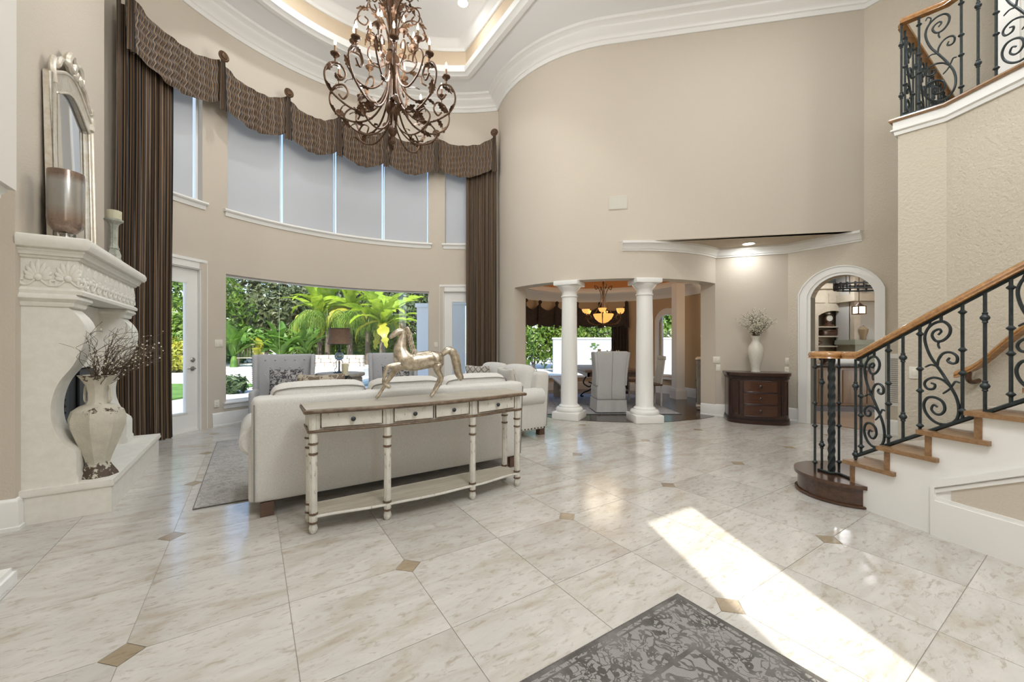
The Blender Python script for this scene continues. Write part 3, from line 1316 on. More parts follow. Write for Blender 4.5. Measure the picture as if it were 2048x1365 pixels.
# lintel, frieze, cornice
A0, A1, BF = .015, 1.72, .285
w = MB().sweep([(0, 1.665), (.022, 1.665), (.026, 1.69), (.012, 1.705), (0, 1.712), (-.12, 1.712), (-.12, 1.665)], [(0, A0), (BF, A0), (BF, A1), (0, A1)], side=-1)
w.box(0, BF - .05, A0 + .05, A1 - .05, 1.668, 1.711)
w.build('lintel', M['cast_stone'], fp)
MB().box(0, BF, A0, A1, 1.711, 1.925).build('frieze', M['cast_stone'], fp)
w = MB().sweep([(0, 1.92), (.015, 1.925), (.02, 1.94), (.035, 1.945), (.04, 1.965), (.05, 1.975), (.05, 1.99), (.075, 1.995), (.088, 2.02), (.09, 2.05), (.08, 2.075), (.06, 2.085), (-.14, 2.085), (-.14, 1.92)],
               [(0, A0), (BF, A0), (BF, A1), (0, A1)], side=-1)
w.box(0, BF - .06, A0 + .06, A1 - .06, 1.925, 2.0845)
w.build('mantel_shelf', M['cast_stone'], fp)


def palmette():
    m = MB()
    for k in range(9):
        an = -80 + 20 * k
        r = .085 - .0009 * abs(an) * .5
        Mx = RY(radians(an)) @ T(0, 0, r * .62 + .014)
        m.ball((0, 0, 0), (.0145, .011, r * .55), 8, 7, Mx)
    m.ball((0, -.002, .01), (.024, .014, .02), 8, 6)
    for s in (-1, 1):
        pts = [(s * .015, 0, -.004), (s * .05, 0, -.03), (s * .085, 0, -.028), (s * .088, 0, -.005), (s * .07, 0, -.006)]
        m.tube(smoothpath(pts, 4), .0075, 6)
    return m.mesh('palmette', M['cast_stone'])


pm = palmette()
for bb in (.085, .235):
    link('palmette', pm, fp, (bb, A0 - .002, 1.770)).scale = (1.0, 1.2, 1.3)
for k in range(11):
    link('palmette', pm, fp, (BF + .002, A0 + .085 + k * .154, 1.770), (0, 0, pi / 2)).scale = (1.0, 1.2, 1.3)

# ---- mirror leaning on the mantel
M['silver_gilt'] = simple('champagne gilt', (.66, .58, .46), .35, .45, c2=(.80, .76, .68), scale=20, bump=.3, bscale=90)
t = NT('mirror glass')
t.col((.82, .84, .85))
t.set(Metallic=1.0, Roughness=.03)
M['mirror'] = t.m
mr = thing('wall_mirror', 'tall champagne-gilt mirror with carved crest leaning above the mantel', 'mirror', AB(.81, .035, 2.086), TH)
HM, WM = 1.42, .48


def mir_outline(w_, hs, top, n=10):
    pts = [(-w_, 0), (w_, 0), (w_, hs)]
    pts += [(w_ - .02 - (w_ - .02) * i / n, hs + .02 + (top - hs - .02) * sin(pi / 2 * i / n) ** 1.3) for i in range(n + 1)]
    pts += [(-x, z) for (x, z) in reversed(pts[3:-1])] + [(-w_, hs)]
    return pts


My = Matrix(((0, 0, 1, 0), (1, 0, 0, 0), (0, 1, 0, 0), (0, 0, 0, 1))) @ Matrix.Identity(4)
lean = RY(radians(-1.0))
outl = mir_outline(WM, 1.36, 1.56)
innl = [(x * .80, .09 + z * .90) for (x, z) in mir_outline(WM, 1.28, 1.45)]
MB().prism(outl, 0, .045, lean @ My, holes=[innl]).build('frame', M['silver_gilt'], mr, smooth=30)
MB().prism([(x * 1.02, .085 + (z - .09) * 1.01) for (x, z) in innl], .006, .02, lean @ My).build('mirror_glass', M['mirror'], mr, smooth=0)
w = MB()
rim = [lean @ My @ Vector((x, z, .045)) for (x, z) in outl]
w.tube(rim, .014, 6, closed=True)
w.tube([lean @ My @ Vector((x, z, .045)) for (x, z) in innl], .009, 6, closed=True)
w.build('bead_moulding', M['silver_gilt'], mr)
w = MB()
for s in (-1, 1):
    w.tube(smoothpath([lean @ My @ Vector(q) for q in [(s * .02, 1.70, .05), (s * .10, 1.72, .06), (s * .16, 1.64, .055), (s * .11, 1.58, .06), (s * .07, 1.63, .06)]], 5), [.028] * 20 + [.014], 7)
    w.tube(smoothpath([lean @ My @ Vector(q) for q in [(s * .16, 1.60, .05), (s * .28, 1.58, .05), (s * .36, 1.48, .05), (s * .43, 1.46, .05)]], 5), [.02] * 15 + [.01], 7)
    w.tube(smoothpath([lean @ My @ Vector(q) for q in [(s * .44, 1.30, .05), (s * .47, 1.42, .05), (s * .43, 1.50, .05), (s * .40, 1.44, .05)]], 5), [.022] * 15 + [.012], 7)
    for k in range(4):
        w.ball(lean @ My @ Vector((s * (.03 + .03 * k), 1.60 + .035 * (k % 2), .055)), (.02, .024, .03), 8, 6)
w.ball(lean @ My @ Vector((0, 1.68, .05)), (.03, .045, .075), 10, 8)
w.ball(lean @ My @ Vector((0, 1.585, .05)), (.028, .06, .035), 10, 8)
w.build('crest', M['silver_gilt'], mr)

# ---- hurricane and candle holder on the mantel
t = NT('mercury glass')
v = t.coord('Object')
n1 = t.noise(v, 60, 4)
sp_ = t.n('ShaderNodeSeparateXYZ')
t.l(v, sp_.inputs[0])
zz = t.math('MULTIPLY', sp_.outputs[2], 1 / .52)
c = t.ramp(zz, [(.10, (.20, .10, .06)), (.32, (.30, .19, .13)), (.5, (.42, .40, .36)), (.85, (.44, .43, .40)), (.95, (.20, .10, .05))])
t.col(t.mix(t.math('MULTIPLY', n1, .4), c, (.62, .60, .55)))
t.set(Metallic=.55, Roughness=.22)
t.b.inputs['Alpha'].default_value = .86
M['mercury'] = t.m
hv = thing('hurricane_vase', 'large brown mercury-glass hurricane on a pedestal foot at the mantel end', 'vase', AB(.16, .185, 2.086))
MB().lathe([(.060, 0), (.062, .012), (.05, .022), (.03, .03), (.026, .045), (.04, .06)], 28).build('foot', M['nickel'], hv)
MB().lathe([(.02, .058), (.06, .07), (.092, .11), (.102, .16), (.102, .49), (.100, .53), (.096, .53), (.098, .49), (.098, .165), (.085, .115), (.055, .078), (.01, .066)], 36, cap=False).build('glass_bowl', M['mercury'], hv)

M['aged_stone'] = simple('weathered green-grey stone', (.30, .31, .26), .8, c2=(.50, .50, .43), scale=25, bump=.5, bscale=80)
M['candle'] = simple('cream wax', (.62, .58, .40), .6, c2=(.70, .66, .49), scale=20)
cs = thing('candlestick', 'weathered grey pillar candlestick at the far end of the mantel', 'candlestick', AB(1.35, .20, 2.086))
MB().lathe([(.075, 0), (.08, .02), (.07, .05), (.055, .09), (.058, .12), (.046, .16), (.04, .18)], 12, flute=6, fd=.18).build('base', M['aged_stone'], cs)
MB().lathe([(.04, .18), (.044, .19), (.036, .205), (.030, .23), (.032, .40), (.038, .43)], 20, flute=10, fd=.12).build('shaft', M['aged_stone'], cs)
MB().lathe([(.038, .43), (.05, .45), (.072, .465), (.075, .48), (.066, .485)], 20).build('drip_pan', M['aged_stone'], cs)
cd = thing('pillar_candle', 'short thick cream candle on the weathered mantel candlestick', 'candle', AB(1.35, .20, 2.086 + .485))
MB().lathe([(.058, 0), (.061, .006), (.061, .085), (.05, .09), (.01, .086)], 20).build('wax', M['candle'], cd)
MB().tube([(0, 0, .085), (.002, 0, .10)], .002, 5).build('wick', M['black'], cd)

# ---- tall vase with twigs on the hearth
t = NT('distressed cream ceramic')
v = t.coord('Object')
n1 = t.noise(v, 22, 6, .7)
sp_ = t.n('ShaderNodeSeparateXYZ')
t.l(v, sp_.inputs[0])
zz = t.math('MULTIPLY', sp_.outputs[2], 1 / .8)
zone = t.ramp(zz, [(0, (1, 1, 1)), (.10, (.75, .75, .75)), (.18, (0, 0, 0)), (.58, (0, 0, 0)), (.66, (.55, .55, .55)), (.72, (.12, .12, .12)), (.90, (.1, .1, .1)), (1.0, (.7, .7, .7))])
wear = t.math('GREATER_THAN', t.math('ADD', n1, t.math('MULTIPLY', zone, .26)), .68)
base = t.ramp(t.noise(v, 9, 4), [(.3, (.50, .47, .38)), (.7, (.64, .60, .50))])
t.col(t.mix(wear, base, (.085, .055, .035)))
t.set(Roughness=.6)
vo = t.n('ShaderNodeTexVoronoi')
vo.feature = 'DISTANCE_TO_EDGE'
vo.inputs['Scale'].default_value = 75
t.l(v, vo.inputs['Vector'])
t.bump(vo.outputs['Distance'], .5, .006)
M['distressed'] = t.m
fv = thing('floor_vase', 'tall distressed cream vase standing on the hearth corner', 'vase', AB(.20, .35, .25), TH + .35)
oct_prof = [(.125, 0), (.118, .02), (.085, .075), (.072, .10), (.085, .15), (.13, .28), (.168, .40), (.172, .46), (.155, .52), (.11, .555), (.075, .57), (.062, .60), (.060, .66), (.072, .72), (.105, .775), (.122, .80)]
w = MB().lathe(oct_prof + [(.112, .80), (.06, .72), (.05, .62)], 8, rot=pi / 8, cap=False)
w.lathe([(.125, 0), (.001, 0)], 8, rot=pi / 8, cap=False)
w.build('body', M['distressed'], fv, smooth=28)
for s, az in ((1, 0.0), (-1, pi)):
    w = MB().tube(smoothpath([(.060, 0, .58), (.085, 0, .60), (.085, 0, .68), (.078, 0, .72)], 5), .009, 6, M=RZ(az - .7))
    w.build('handle', M['distressed'], fv)
M['twig'] = simple('dry twig', (.075, .05, .032), .8, c2=(.16, .12, .08), scale=40)
M['blossom'] = simple('cream blossom', (.72, .68, .56), .7)


def twig_bunch(parent, n, h0, h1, spread, r0, seed, bl, blr, wig=.02, tr=.0022, azr=(0, 2 * pi), sd=1.0):
    rnd = random.Random(seed)
    blv = MB()
    for i in range(n):
        az = rnd.uniform(*azr)
        out = spread * rnd.uniform(.15, 1) ** .8
        hh = rnd.uniform(h0, h1) * (1 - .35 * (out / spread) ** 2)
        pts = []
        m = 9
        for k in range(m + 1):
            u = k / m
            rr = r0 + out * u ** 1.6
            a2 = az + .5 * u * rnd.uniform(-.4, .4)
            pts.append(Vector((rr * cos(a2) + rnd.uniform(-wig, wig) * u, rr * sin(a2) + rnd.uniform(-wig, wig) * u, hh * (u ** .85) + rnd.uniform(-wig, wig) * u)))
        tb = MB().tube(smoothpath(pts, 3), [tr * (1.5 - k / (m * 3 + 1)) for k in range(m * 3 + 1)], 5)
        for q in range(2):
            k = rnd.randint(4, m - 1)
            d = Vector((rnd.uniform(-1, 1), rnd.uniform(-1, 1), rnd.uniform(.2, 1))).normalized()
            d = (d + Vector((cos((azr[0] + azr[1]) / 2), sin((azr[0] + azr[1]) / 2), 0)) * (0 if azr[1] - azr[0] > 6 else .9)).normalized()
            L = rnd.uniform(.06, .16) * h1 * 2
            tb.tube(smoothpath([pts[k], pts[k] + d * L * .5 + Vector((0, 0, .01)), pts[k] + d * L + Vector((rnd.uniform(-wig, wig), 0, rnd.uniform(-wig, wig)))], 3), tr * .7, 4)
            for z in range(bl):
                p = pts[k] + d * L * rnd.uniform(.2, 1)
                blv.ball(p + Vector((rnd.uniform(-1, 1), rnd.uniform(-1, 1), rnd.uniform(-1, 1))) * .012, blr * rnd.uniform(.7, 1.3), 6, 4)
        tb.build('twig', M['twig'], parent, smooth=60)
        for z in range(bl):
            p = pts[rnd.randint(3, m)]
            blv.ball(p + Vector((rnd.uniform(-1, 1), rnd.uniform(-1, 1), rnd.uniform(-1, 1))) * .014, blr * rnd.uniform(.7, 1.3), 6, 4)
    if bl:
        b = blv.build('blossoms', M['blossom'], parent)
        b['kind'] = 'stuff'


tw = thing('twig_arrangement', 'curly dry twigs with tiny white buds in the hearth vase', 'dried branches', AB(.20, .35, .25 + .62))
twig_bunch(tw, 70, .38, .62, .40, .02, 5, 1, .0055, .016, .002, (TH - 1.85, TH + 1.25))

# ================================================================== DRAPES AND VALANCE
RD = R1 - .16


def drape(label, a0, a1, z0, z1, C, R, mat, full=2.1, pleats=9, amp=.05, nz=24, group=None, top_in=0.0):
    am = (a0 + a1) / 2
    p = on_circle(C, R, am)
    t = thing('drape', label, 'curtain', (p.x, p.y, z0), group=group)
    Ci = C - Vector((p.x, p.y))
    L = abs(a1 - a0) * R
    rnd = random.Random(int(am * 100))
    ph = [rnd.uniform(-.5, .5) for _ in range(8)]

    def fn(u, v):
        a = a0 + (a1 - a0) * u
        sl = .12 * sin(v * 3 + ph[0]) * (1 - v)
        f = sin(2 * pi * pleats * (u + .01 * sin(v * 5 + ph[1])) + sl + .5 * sin(u * 9 + ph[2]))
        f2 = .35 * sin(2 * pi * pleats * 2.3 * u + ph[3] + v)
        q = on_circle(Ci, R + amp * (f + f2) * (.75 + .25 * (1 - v)), a)
        return (q.x, q.y, (z1 - z0) * v)
    MB().sheet(fn, pleats * 14, nz, uvfn=lambda u, v: (u * L * full, v * (z1 - z0))).build('panel', mat, t, smooth=80)
    return t


drape('tall striped brown drape hanging beside the fireplace', bay_ang(346, RD), bay_ang(231, RD), .012, 5.45, C1, RD, M['stripe'], pleats=8, amp=.042, group='striped bay drapes')
drape('tall striped brown drape at the corner with the curved wall', bay_ang(997, RD) + .012, bay_ang(932, RD), .012, 5.45, C1, RD, M['stripe'], pleats=6, amp=.038, group='striped bay drapes')

val = thing('valance', 'striped brown swag valance with rosettes across the top of the bay', 'valance', (C1.x, C1.y, 0))
O2 = Vector((0, 0))
MPX = [249, 439, 573, 677, 772, 873, 991]
RV = R1 - .22
MA = [bay_ang(p, RV) for p in MPX]
ZV = 5.62
for k in range(6):
    a0, a1 = MA[k], MA[k + 1]
    L = abs(a0 - a1) * RV

    def fn(u, v, a0=a0, a1=a1):
        a = a0 + (a1 - a0) * u
        sag = sin(pi * u)
        top = ZV - .20 * sag ** .8
        bot = ZV - .62 - .24 * sag ** .7
        z = bot + (top - bot) * v
        fold = .020 * sin(2 * pi * (5.5 * v + 1.6 * abs(u - .5) * 2)) * (1 - abs(2 * u - 1) ** 3) + .012 * sin(u * 37)
        q = on_circle(O2, RV - .05 * sag + fold - .02 * (1 - v), a)
        return (q.x, q.y, z)
    MB().sheet(fn, 36, 22, uvfn=lambda u, v, L=L: (u * L * 1.25 + .012 * sin(v * 14), v)).build('swag', M['stripe'], val, smooth=80)
for k, a in enumerate(MA):
    wd = .11

    def fn(u, v, a=a):
        z = ZV - .80 + .80 * v + .02
        ww = wd * (1.0 - .45 * v)
        aa = a + (u - .5) * ww / RV
        q = on_circle(O2, RV - .085 + .018 * sin(u * 2 * pi * 2.5), aa)
        return (q.x, q.y, z)
    MB().sheet(fn, 24, 8, uvfn=lambda u, v: (u * .30, v)).build('jabot', M['stripe'], val, smooth=80)
    p = on_circle(O2, RV - .09, a)
    Mm = T(p.x, p.y, ZV + .02) @ RZ(a - pi / 2) @ RX(pi / 2)
    MB().lathe([(.075, 0), (.078, .012), (.06, .025), (.045, .022), (.038, .034), (.001, .042)], 20, Mm).build('rosette', M['rust_iron'], val)

# ================================================================== COLUMNS
for ang, rr, lab in ((242.0, 2.30, 'left of the two white round columns at the dining opening'), (273.6, 2.30, 'right of the two white round columns at the dining opening')):
    p = on_circle(C2, rr, dg(ang))
    c = thing('column', lab, 'column', (p.x, p.y, 0), dg(ang) + pi / 2, group='white columns')
    MB().rbox(-.235, .235, -.235, .235, 0, .13, .012, 1).build('plinth', M['trim'], c)
    MB().lathe([(.225, .13), (.235, .15), (.235, .175), (.215, .20), (.18, .205), (.18, .225), (.165, .24), (.15, .25)], 36).build('base', M['trim'], c)
    MB().lathe([(.150, .25), (.142, .27), (.140, .8), (.128, 2.08), (.126, 2.16)], 36).build('shaft', M['trim'], c)
    MB().lathe([(.126, 2.10), (.142, 2.11), (.142, 2.13), (.128, 2.14), (.128, 2.20), (.14, 2.215), (.18, 2.26), (.20, 2.29), (.20, 2.30)], 36).build('capital', M['trim'], c)
    MB().rbox(-.215, .215, -.215, .215, 2.30, 2.378, .01, 1).build('abacus', M['trim'], c)

# ================================================================== CHANDELIER
CHX, CHY, CHZ = ray(785) * 5.2, 5.2, 3.90
ch = thing('chandelier', 'large rusty iron chandelier with scrolled leafy arms and lit candle bulbs', 'chandelier', (CHX, CHY, CHZ))
M['sleeve'] = simple('candle sleeve', (.20, .11, .05), .6)
M['flame'] = emit('candle bulb', (1, .78, .48), 22)


def leaf_mesh(L, W, curl=.5):
    def fn(u, v):
        ww = W * sin(pi * min(1, .08 + .92 * u)) ** .8 * (1 + .28 * sin(u * 22))
        if u > .97:
            ww = .001
        x = L * u
        z = curl * L * (u - .5) ** 2 * -1 + .15 * W * -abs(2 * v - 1)
        return (x, (v - .5) * ww, z)
    return MB().sheet(fn, 14, 4)


lm = leaf_mesh(.15, .062).mesh('leaf', M['rust_iron'], 80)


def arm_xz(pts, r, n=5):
    return MB().tube(smoothpath([(x, 0, z) for x, z in pts], n), r, 7)


cup = MB().lathe([(.006, -.05), (.022, -.035), (.012, -.02), (.03, -.008), (.052, .0), (.056, .012), (.045, .008), (.02, .004)], 14).mesh('candle_cup', M['rust_iron'])
slv = MB().lathe([(.013, 0), (.013, .11), (.008, .112)], 10).mesh('candle_sleeve', M['sleeve'])
blb = MB().lathe([(.006, .11), (.015, .135), (.014, .155), (.006, .185), (.001, .20)], 10).mesh('bulb', M['flame'])
tiers = [
    (10, 0.0, [(.05, 1.00), (.10, .62), (.26, .36), (.50, .30), (.74, .42), (.82, .60), (.76, .76), (.64, .78), (.58, .68), (.64, .60), (.70, .66)], (.70, .90), .0125,
     [(.40, .31, 20), (.72, .40, -60), (.80, .66, -130), (.60, .33, 60), (.26, .36, -20), (.50, .30, 150), (.66, .78, 30)]),
    (6, .3, [(.05, 1.15), (.12, .80), (.28, .66), (.46, .74), (.56, .92), (.50, 1.05), (.40, 1.03), (.38, .93), (.45, .90)], (.47, 1.20), .0115,
     [(.30, .66, 10), (.52, .84, -70), (.46, .75, 30)]),
    (6, .0, [(.04, 1.20), (.09, 1.02), (.20, .98), (.30, 1.10), (.28, 1.22), (.21, 1.22), (.20, 1.15)], (.27, 1.38), .010, [(.22, 1.0, 10)]),
]
arm_mesh = []
for ti, (n, off, pts, cp, r, lv) in enumerate(tiers):
    mb = arm_xz(pts, r)
    mb.tube([(cp[0], 0, cp[1] - .13), (cp[0], 0, cp[1] - .04)], .009, 6)
    me = mb.mesh('arm', M['rust_iron'])
    for k in range(n):
        a = 2 * pi * (k + off) / n + .15 * ti
        o = link('arm', me, ch, (0, 0, 0), a)
        for m_ in (cup, slv, blb):
            link(m_.name.split('.')[0], m_, o, (cp[0], 0, cp[1] - .02 + (0.0 if ti < 2 else -.02)))
        for (lx, lz, le) in lv:
            link('leaf', lm, o, (lx, 0, lz), (random.uniform(-.9, .9), radians(le), random.uniform(-.5, .5)))
# low bare scrolls
me = arm_xz([(.03, .55), (.08, .25), (.26, .08), (.46, .10), (.58, .24), (.50, .36), (.40, .32), (.42, .24)], .0105).mesh('scroll', M['rust_iron'])
for k in range(8):
    o = link('scroll', me, ch, (0, 0, 0), 2 * pi * (k + .5) / 8)
    link('leaf', lm, o, (.50, 0, .13), (.4, radians(-40), .2))
# rising stems with drooping leaves
me = arm_xz([(.035, 1.05), (.045, 1.45), (.07, 1.75), (.14, 1.98), (.24, 2.02), (.28, 1.93), (.23, 1.87), (.19, 1.92)], .009).mesh('stem', M['rust_iron'])
me2 = arm_xz([(.035, 1.10), (.06, 1.40), (.14, 1.62), (.28, 1.70), (.40, 1.62), (.42, 1.50), (.34, 1.46), (.30, 1.53), (.34, 1.57)], .009).mesh('stem', M['rust_iron'])
me3 = arm_xz([(.035, 1.5), (.045, 1.9), (.08, 2.12), (.15, 2.22), (.21, 2.17), (.19, 2.10)], .008).mesh('stem', M['rust_iron'])
for k in range(8):
    o = link('stem', me, ch, (0, 0, 0), 2 * pi * k / 8)
    for (lx, lz, le) in ((.12, 1.95, 0), (.26, 2.0, 50), (.07, 1.75, -50)):
        link('leaf', lm, o, (lx, 0, lz), (random.uniform(-.5, .5), radians(le), 0))
    o = link('stem', me2, ch, (0, 0, 0), 2 * pi * (k + .5) / 8)
    for (lx, lz, le) in ((.30, 1.69, 10), (.41, 1.58, 60), (.12, 1.58, -30)):
        link('leaf', lm, o, (lx, 0, lz), (random.uniform(-.5, .5), radians(le), 0))
    o = link('stem', me3, ch, (0, 0, 0), 2 * pi * (k + .25) / 8)
    for (lx, lz, le) in ((.10, 2.16, 10), (.19, 2.2, 60)):
        link('leaf', lm, o, (lx, 0, lz), (random.uniform(-.5, .5), radians(le), 0))
MB().lathe([(.001, 0), (.025, .015), (.035, .04), (.02, .07), (.015, .10), (.04, .13), (.06, .17), (.05, .22), (.025, .25), (.02, .32), (.03, .36), (.075, .42), (.085, .50), (.05, .56), (.03, .62), (.03, 1.0), (.06, 1.04), (.09, 1.10), (.085, 1.14), (.04, 1.18), (.03, 1.4), (.02, 2.2), (.02, 2.4)], 18).build('stem_column', M['rust_iron'], ch)
ctop = ZC + .52 - CHZ
w = MB()
for k in range(int((ctop - 2.42) / .06) + 1):
    w.tube([(.018 * cos(2 * pi * i / 10), 0, .032 * sin(2 * pi * i / 10)) for i in range(10)], .0055, 5, closed=True, M=T(0, 0, 2.43 + k * .055) @ RZ(pi / 2 * (k % 2)))
w.build('chain', M['rust_iron'], ch)
MB().lathe([(.001, ctop - .06), (.05, ctop - .05), (.09, ctop - .015), (.09, ctop)], 20).build('ceiling_canopy', M['rust_iron'], ch)
l = bpy.data.lights.new('lamp', 'POINT')
l.energy = POWER_CHANDELIER
l.shadow_soft_size = .35
l.color = (.96, .97, .97)
o = bpy.data.objects.new('lamp', l)
COL.objects.link(o)
o.parent = ch
o.location = (0, 0, 1.0)

# ================================================================== STAIRCASE
def SP(v, off=0.0):
    """outer stringer line; off moves towards the stair wall"""
    x, y = 2.72 + .22 * v + .05 * v * v, 3.3 - v
    d = Vector((.22 + .1 * v, -1)).normalized()
    n = Vector((-d.y, d.x))
    return Vector((x, y)) + n * off


W = [Vector((3.78, 3.90)), Vector((3.99, 3.656)), Vector((4.03, 3.14)), Vector((4.06, 2.4)), Vector((4.15, 1.5)), Vector((4.6, .2))]


def SW(v, off):
    """like SP, kept clear of the stair wall"""
    p = SP(v, off)
    for a, b in zip(W, W[1:]):
        if a.y >= p.y >= b.y:
            p.x = min(p.x, a.x + (b.x - a.x) * (a.y - p.y) / (a.y - b.y) - .012)
    return p


RUN, RISE = .235, .172
st = thing('staircase', 'curving staircase with oak treads, white stringer and panelled side', 'staircase', (2.9, 3.3, 0))
so = Vector((2.9, 3.3))


def L2(p):
    return (p.x - so.x, p.y - so.y)


NST = 9
Z1 = .185
WID = 1.0
# starting step, D shaped
cx, cy = 2.87, 3.44
bull = [(cx + .33 * cos(a) - so.x, cy + .33 * sin(a) - so.y) for a in [pi * .5 + pi * i / 20 for i in range(21)]]
body = bull + [L2(SP(.20, .3)), L2(SW(.20, WID)), (3.84 - so.x, 3.77 - so.y)]
MB().prism(body, 0, Z1 - .03).build('starting_riser', M['oak_dark'], st, smooth=30)
grow = [((x - (cx - so.x)) * 1.08 + (cx - so.x), (y - (cy - so.y)) * 1.08 + (cy - so.y)) for x, y in bull] + [L2(SP(.19, .3)), L2(SW(.19, WID)), (3.84 - so.x, 3.79 - so.y)]
MB().prism(grow, Z1 - .03, Z1).build('starting_tread', M['oak_dark'], st, smooth=30)
MB().tube([(x * 1.0, y, .012) for x, y in [((x - (cx - so.x)) * 1.03 + (cx - so.x), (y - (cy - so.y)) * 1.03 + (cy - so.y)) for x, y in bull]], .012, 6).build('shoe_moulding', M['oak_dark'], st)
for k in range(2, NST + 1):
    v0 = .05 + RUN * (k - 2)
    v1 = v0 + RUN
    z = Z1 + RISE * (k - 1)
    # tread with return nosing
    poly = [L2(SP(v0 - .005, -.035)), L2(SP(v1 + .10, -.035)), L2(SP(v1 + .10, .0)), L2(SP(v1 + .03, .0)), L2(SW(v1 + .03, WID)), L2(SW(v0 - .005, WID))]
    MB().prism(poly, z - .03, z).build('tread', M['oak'], st, smooth=0)
    poly = [L2(SP(v0 + .03, .006)), L2(SP(v0 + .055, .006)), L2(SW(v0 + .055, WID)), L2(SW(v0 + .03, WID))]
    MB().prism(poly, z - RISE, z - .03).build('riser', M['trim'], st, smooth=0)
    poly = [L2(SP(v0 + .028, -.006)), L2(SP(v0 + .062, -.006)), L2(SP(v0 + .062, .02)), L2(SP(v0 + .028, .02))]
    MB().prism(poly, z - RISE, z - .03).build('riser_return', M['oak'], st, smooth=0)
    poly = [L2(SP(v0 - .012, .20)), L2(SP(v1 + .03, .20)), L2(SW(v1 + .03, .92)), L2(SW(v0 - .012, .92))]
    rn = MB().prism(poly, z, z + .012)
    poly = [L2(SP(v0 - .016, .20)), L2(SP(v0 - .006, .20)), L2(SW(v0 - .006, .92)), L2(SW(v0 - .016, .92))]
    rn.prism(poly, z - RISE + .012, z + .01)
    rn.build('carpet_runner', M['carpet'], st, smooth=0)
    # stringer segment
    poly = [L2(SP(v0 + .04, 0)), L2(SP(v1 + .041, 0)), L2(SP(v1 + .041, .03)), L2(SP(v0 + .04, .03))]
    MB().prism(poly, 0, z - .03).build('stringer', M['trim'], st, smooth=0)
# panelled side: raised frame with a beige field, baseboard
sd = MB()
vs_ = [.60 + .08 * i for i in range(16)]


def side_band(mb, f0, f1, off0, off1, vv):
    vsx, fs = [], []
    for i, v in enumerate(vv):
        a, b = L2(SP(v, off0)), L2(SP(v, off1))
        vsx += [(*a, f0(v)), (*b, f0(v)), (*b, f1(v)), (*a, f1(v))]
    for i in range(len(vv) - 1):
        for k in range(4):
            fs.append((4 * i + k, 4 * i + (k + 1) % 4, 4 * i + 4 + (k + 1) % 4, 4 * i + 4 + k))
    fs += [(0, 1, 2, 3), (len(vsx) - 4, len(vsx) - 3, len(vsx) - 2, len(vsx) - 1)]
    mb.add(vsx, fs)


ztop = lambda v: .42 + .10 * (v - .6)
zpt = lambda v: .375 + .55 * (v - .63)
side_band(sd, lambda v: zpt(v) - .035, lambda v: zpt(v) + .01, -.022, 0, vs_)
side_band(sd, lambda v: zpt(v) - .07, lambda v: zpt(v) - .045, -.012, 0, vs_)
side_band(sd, lambda v: 0, zpt, -.022, 0, [.585, .605])
side_band(sd, lambda v: .0, lambda v: .24, -.022, 0, vs_)
side_band(sd, lambda v: .24, lambda v: .265, -.012, 0, vs_)
sd.build('panel_moulding', M['trim'], st, smooth=25)
pf = MB()
side_band(pf, lambda v: .265, lambda v: zpt(v) - .07, -.004, 0, [v for v in vs_ if v > .66])
pf.build('panel_field', M['wall'], st, smooth=25)

# stair wall with the gallery above
ZG = 3.36
far_ = W[0] + D2 * 3.3
poly = [tuple(p) for p in W] + [(9, .2), tuple(far_)]
w = MB()
wallp = W
for i in range(len(W) - 1):
    a, b = W[i], W[i + 1]
    w.add([(a.x, a.y, 0), (b.x, b.y, 0), (b.x, b.y, ZG + .02), (a.x, a.y, ZG + .02)], [(0, 1, 2, 3)])
a, b = W[0], far_
w.add([(a.x, a.y, 0), (b.x, b.y, 0), (b.x, b.y, ZG + .02), (a.x, a.y, ZG + .02)], [(3, 2, 1, 0)])
tag(w.build('wall_stair', M['wall_rough'], smooth=20), kind='structure')
gp = [tuple(p) for p in W] + [(7.2, -.6), tuple(far_)]
w = MB().prism(gp, ZG + .02, ZG + .12)
tag(w.build('floor_gallery', M['carpet'], smooth=0), kind='structure')
gpath = [tuple(far_)] + [tuple(p) for p in W]
w = MB().sweep([(0, 0), (.02, 0), (.025, .03), (.045, .04), (.045, .055), (.03, .06), (.03, .13), (-.05, .13), (-.05, 0)], [(x, y, ZG - .02) for x, y in gpath], side=-1)
tag(w.build('trim_gallery', M['trim'], smooth=40), kind='structure')
w = MB().sweep([(-.10, 0), (.05, 0), (.06, .012), (.05, .03), (-.10, .03)], [(x, y, ZG + .11) for x, y in gpath], side=-1)
tag(w.build('trim_gallery_nosing', M['oak'], smooth=40), kind='structure')
# upper landing: tall white casing and plain wall beyond the gallery rail
p = Vector((5.05, 4.02))
w = MB().box(-.07, .07, -.05, .05, ZG + .12, ZC, T(p.x, p.y, 0) @ RZ(.4))
w.box(-.085, -.045, -.07, .07, ZG + .12, ZC, T(p.x, p.y, 0) @ RZ(.4))
w.box(.045, .085, -.07, .07, ZG + .12, ZC, T(p.x, p.y, 0) @ RZ(.4))
tag(w.build('trim_landing_casing', M['trim']), kind='structure')
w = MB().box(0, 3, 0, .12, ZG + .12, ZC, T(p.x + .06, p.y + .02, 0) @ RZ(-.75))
tag(w.build('wall_landing', simple('grey-brown plaster', (.33, .30, .25), .85, c2=(.44, .40, .33), scale=6, bump=.6, bscale=40, bdist=.01)), kind='structure')

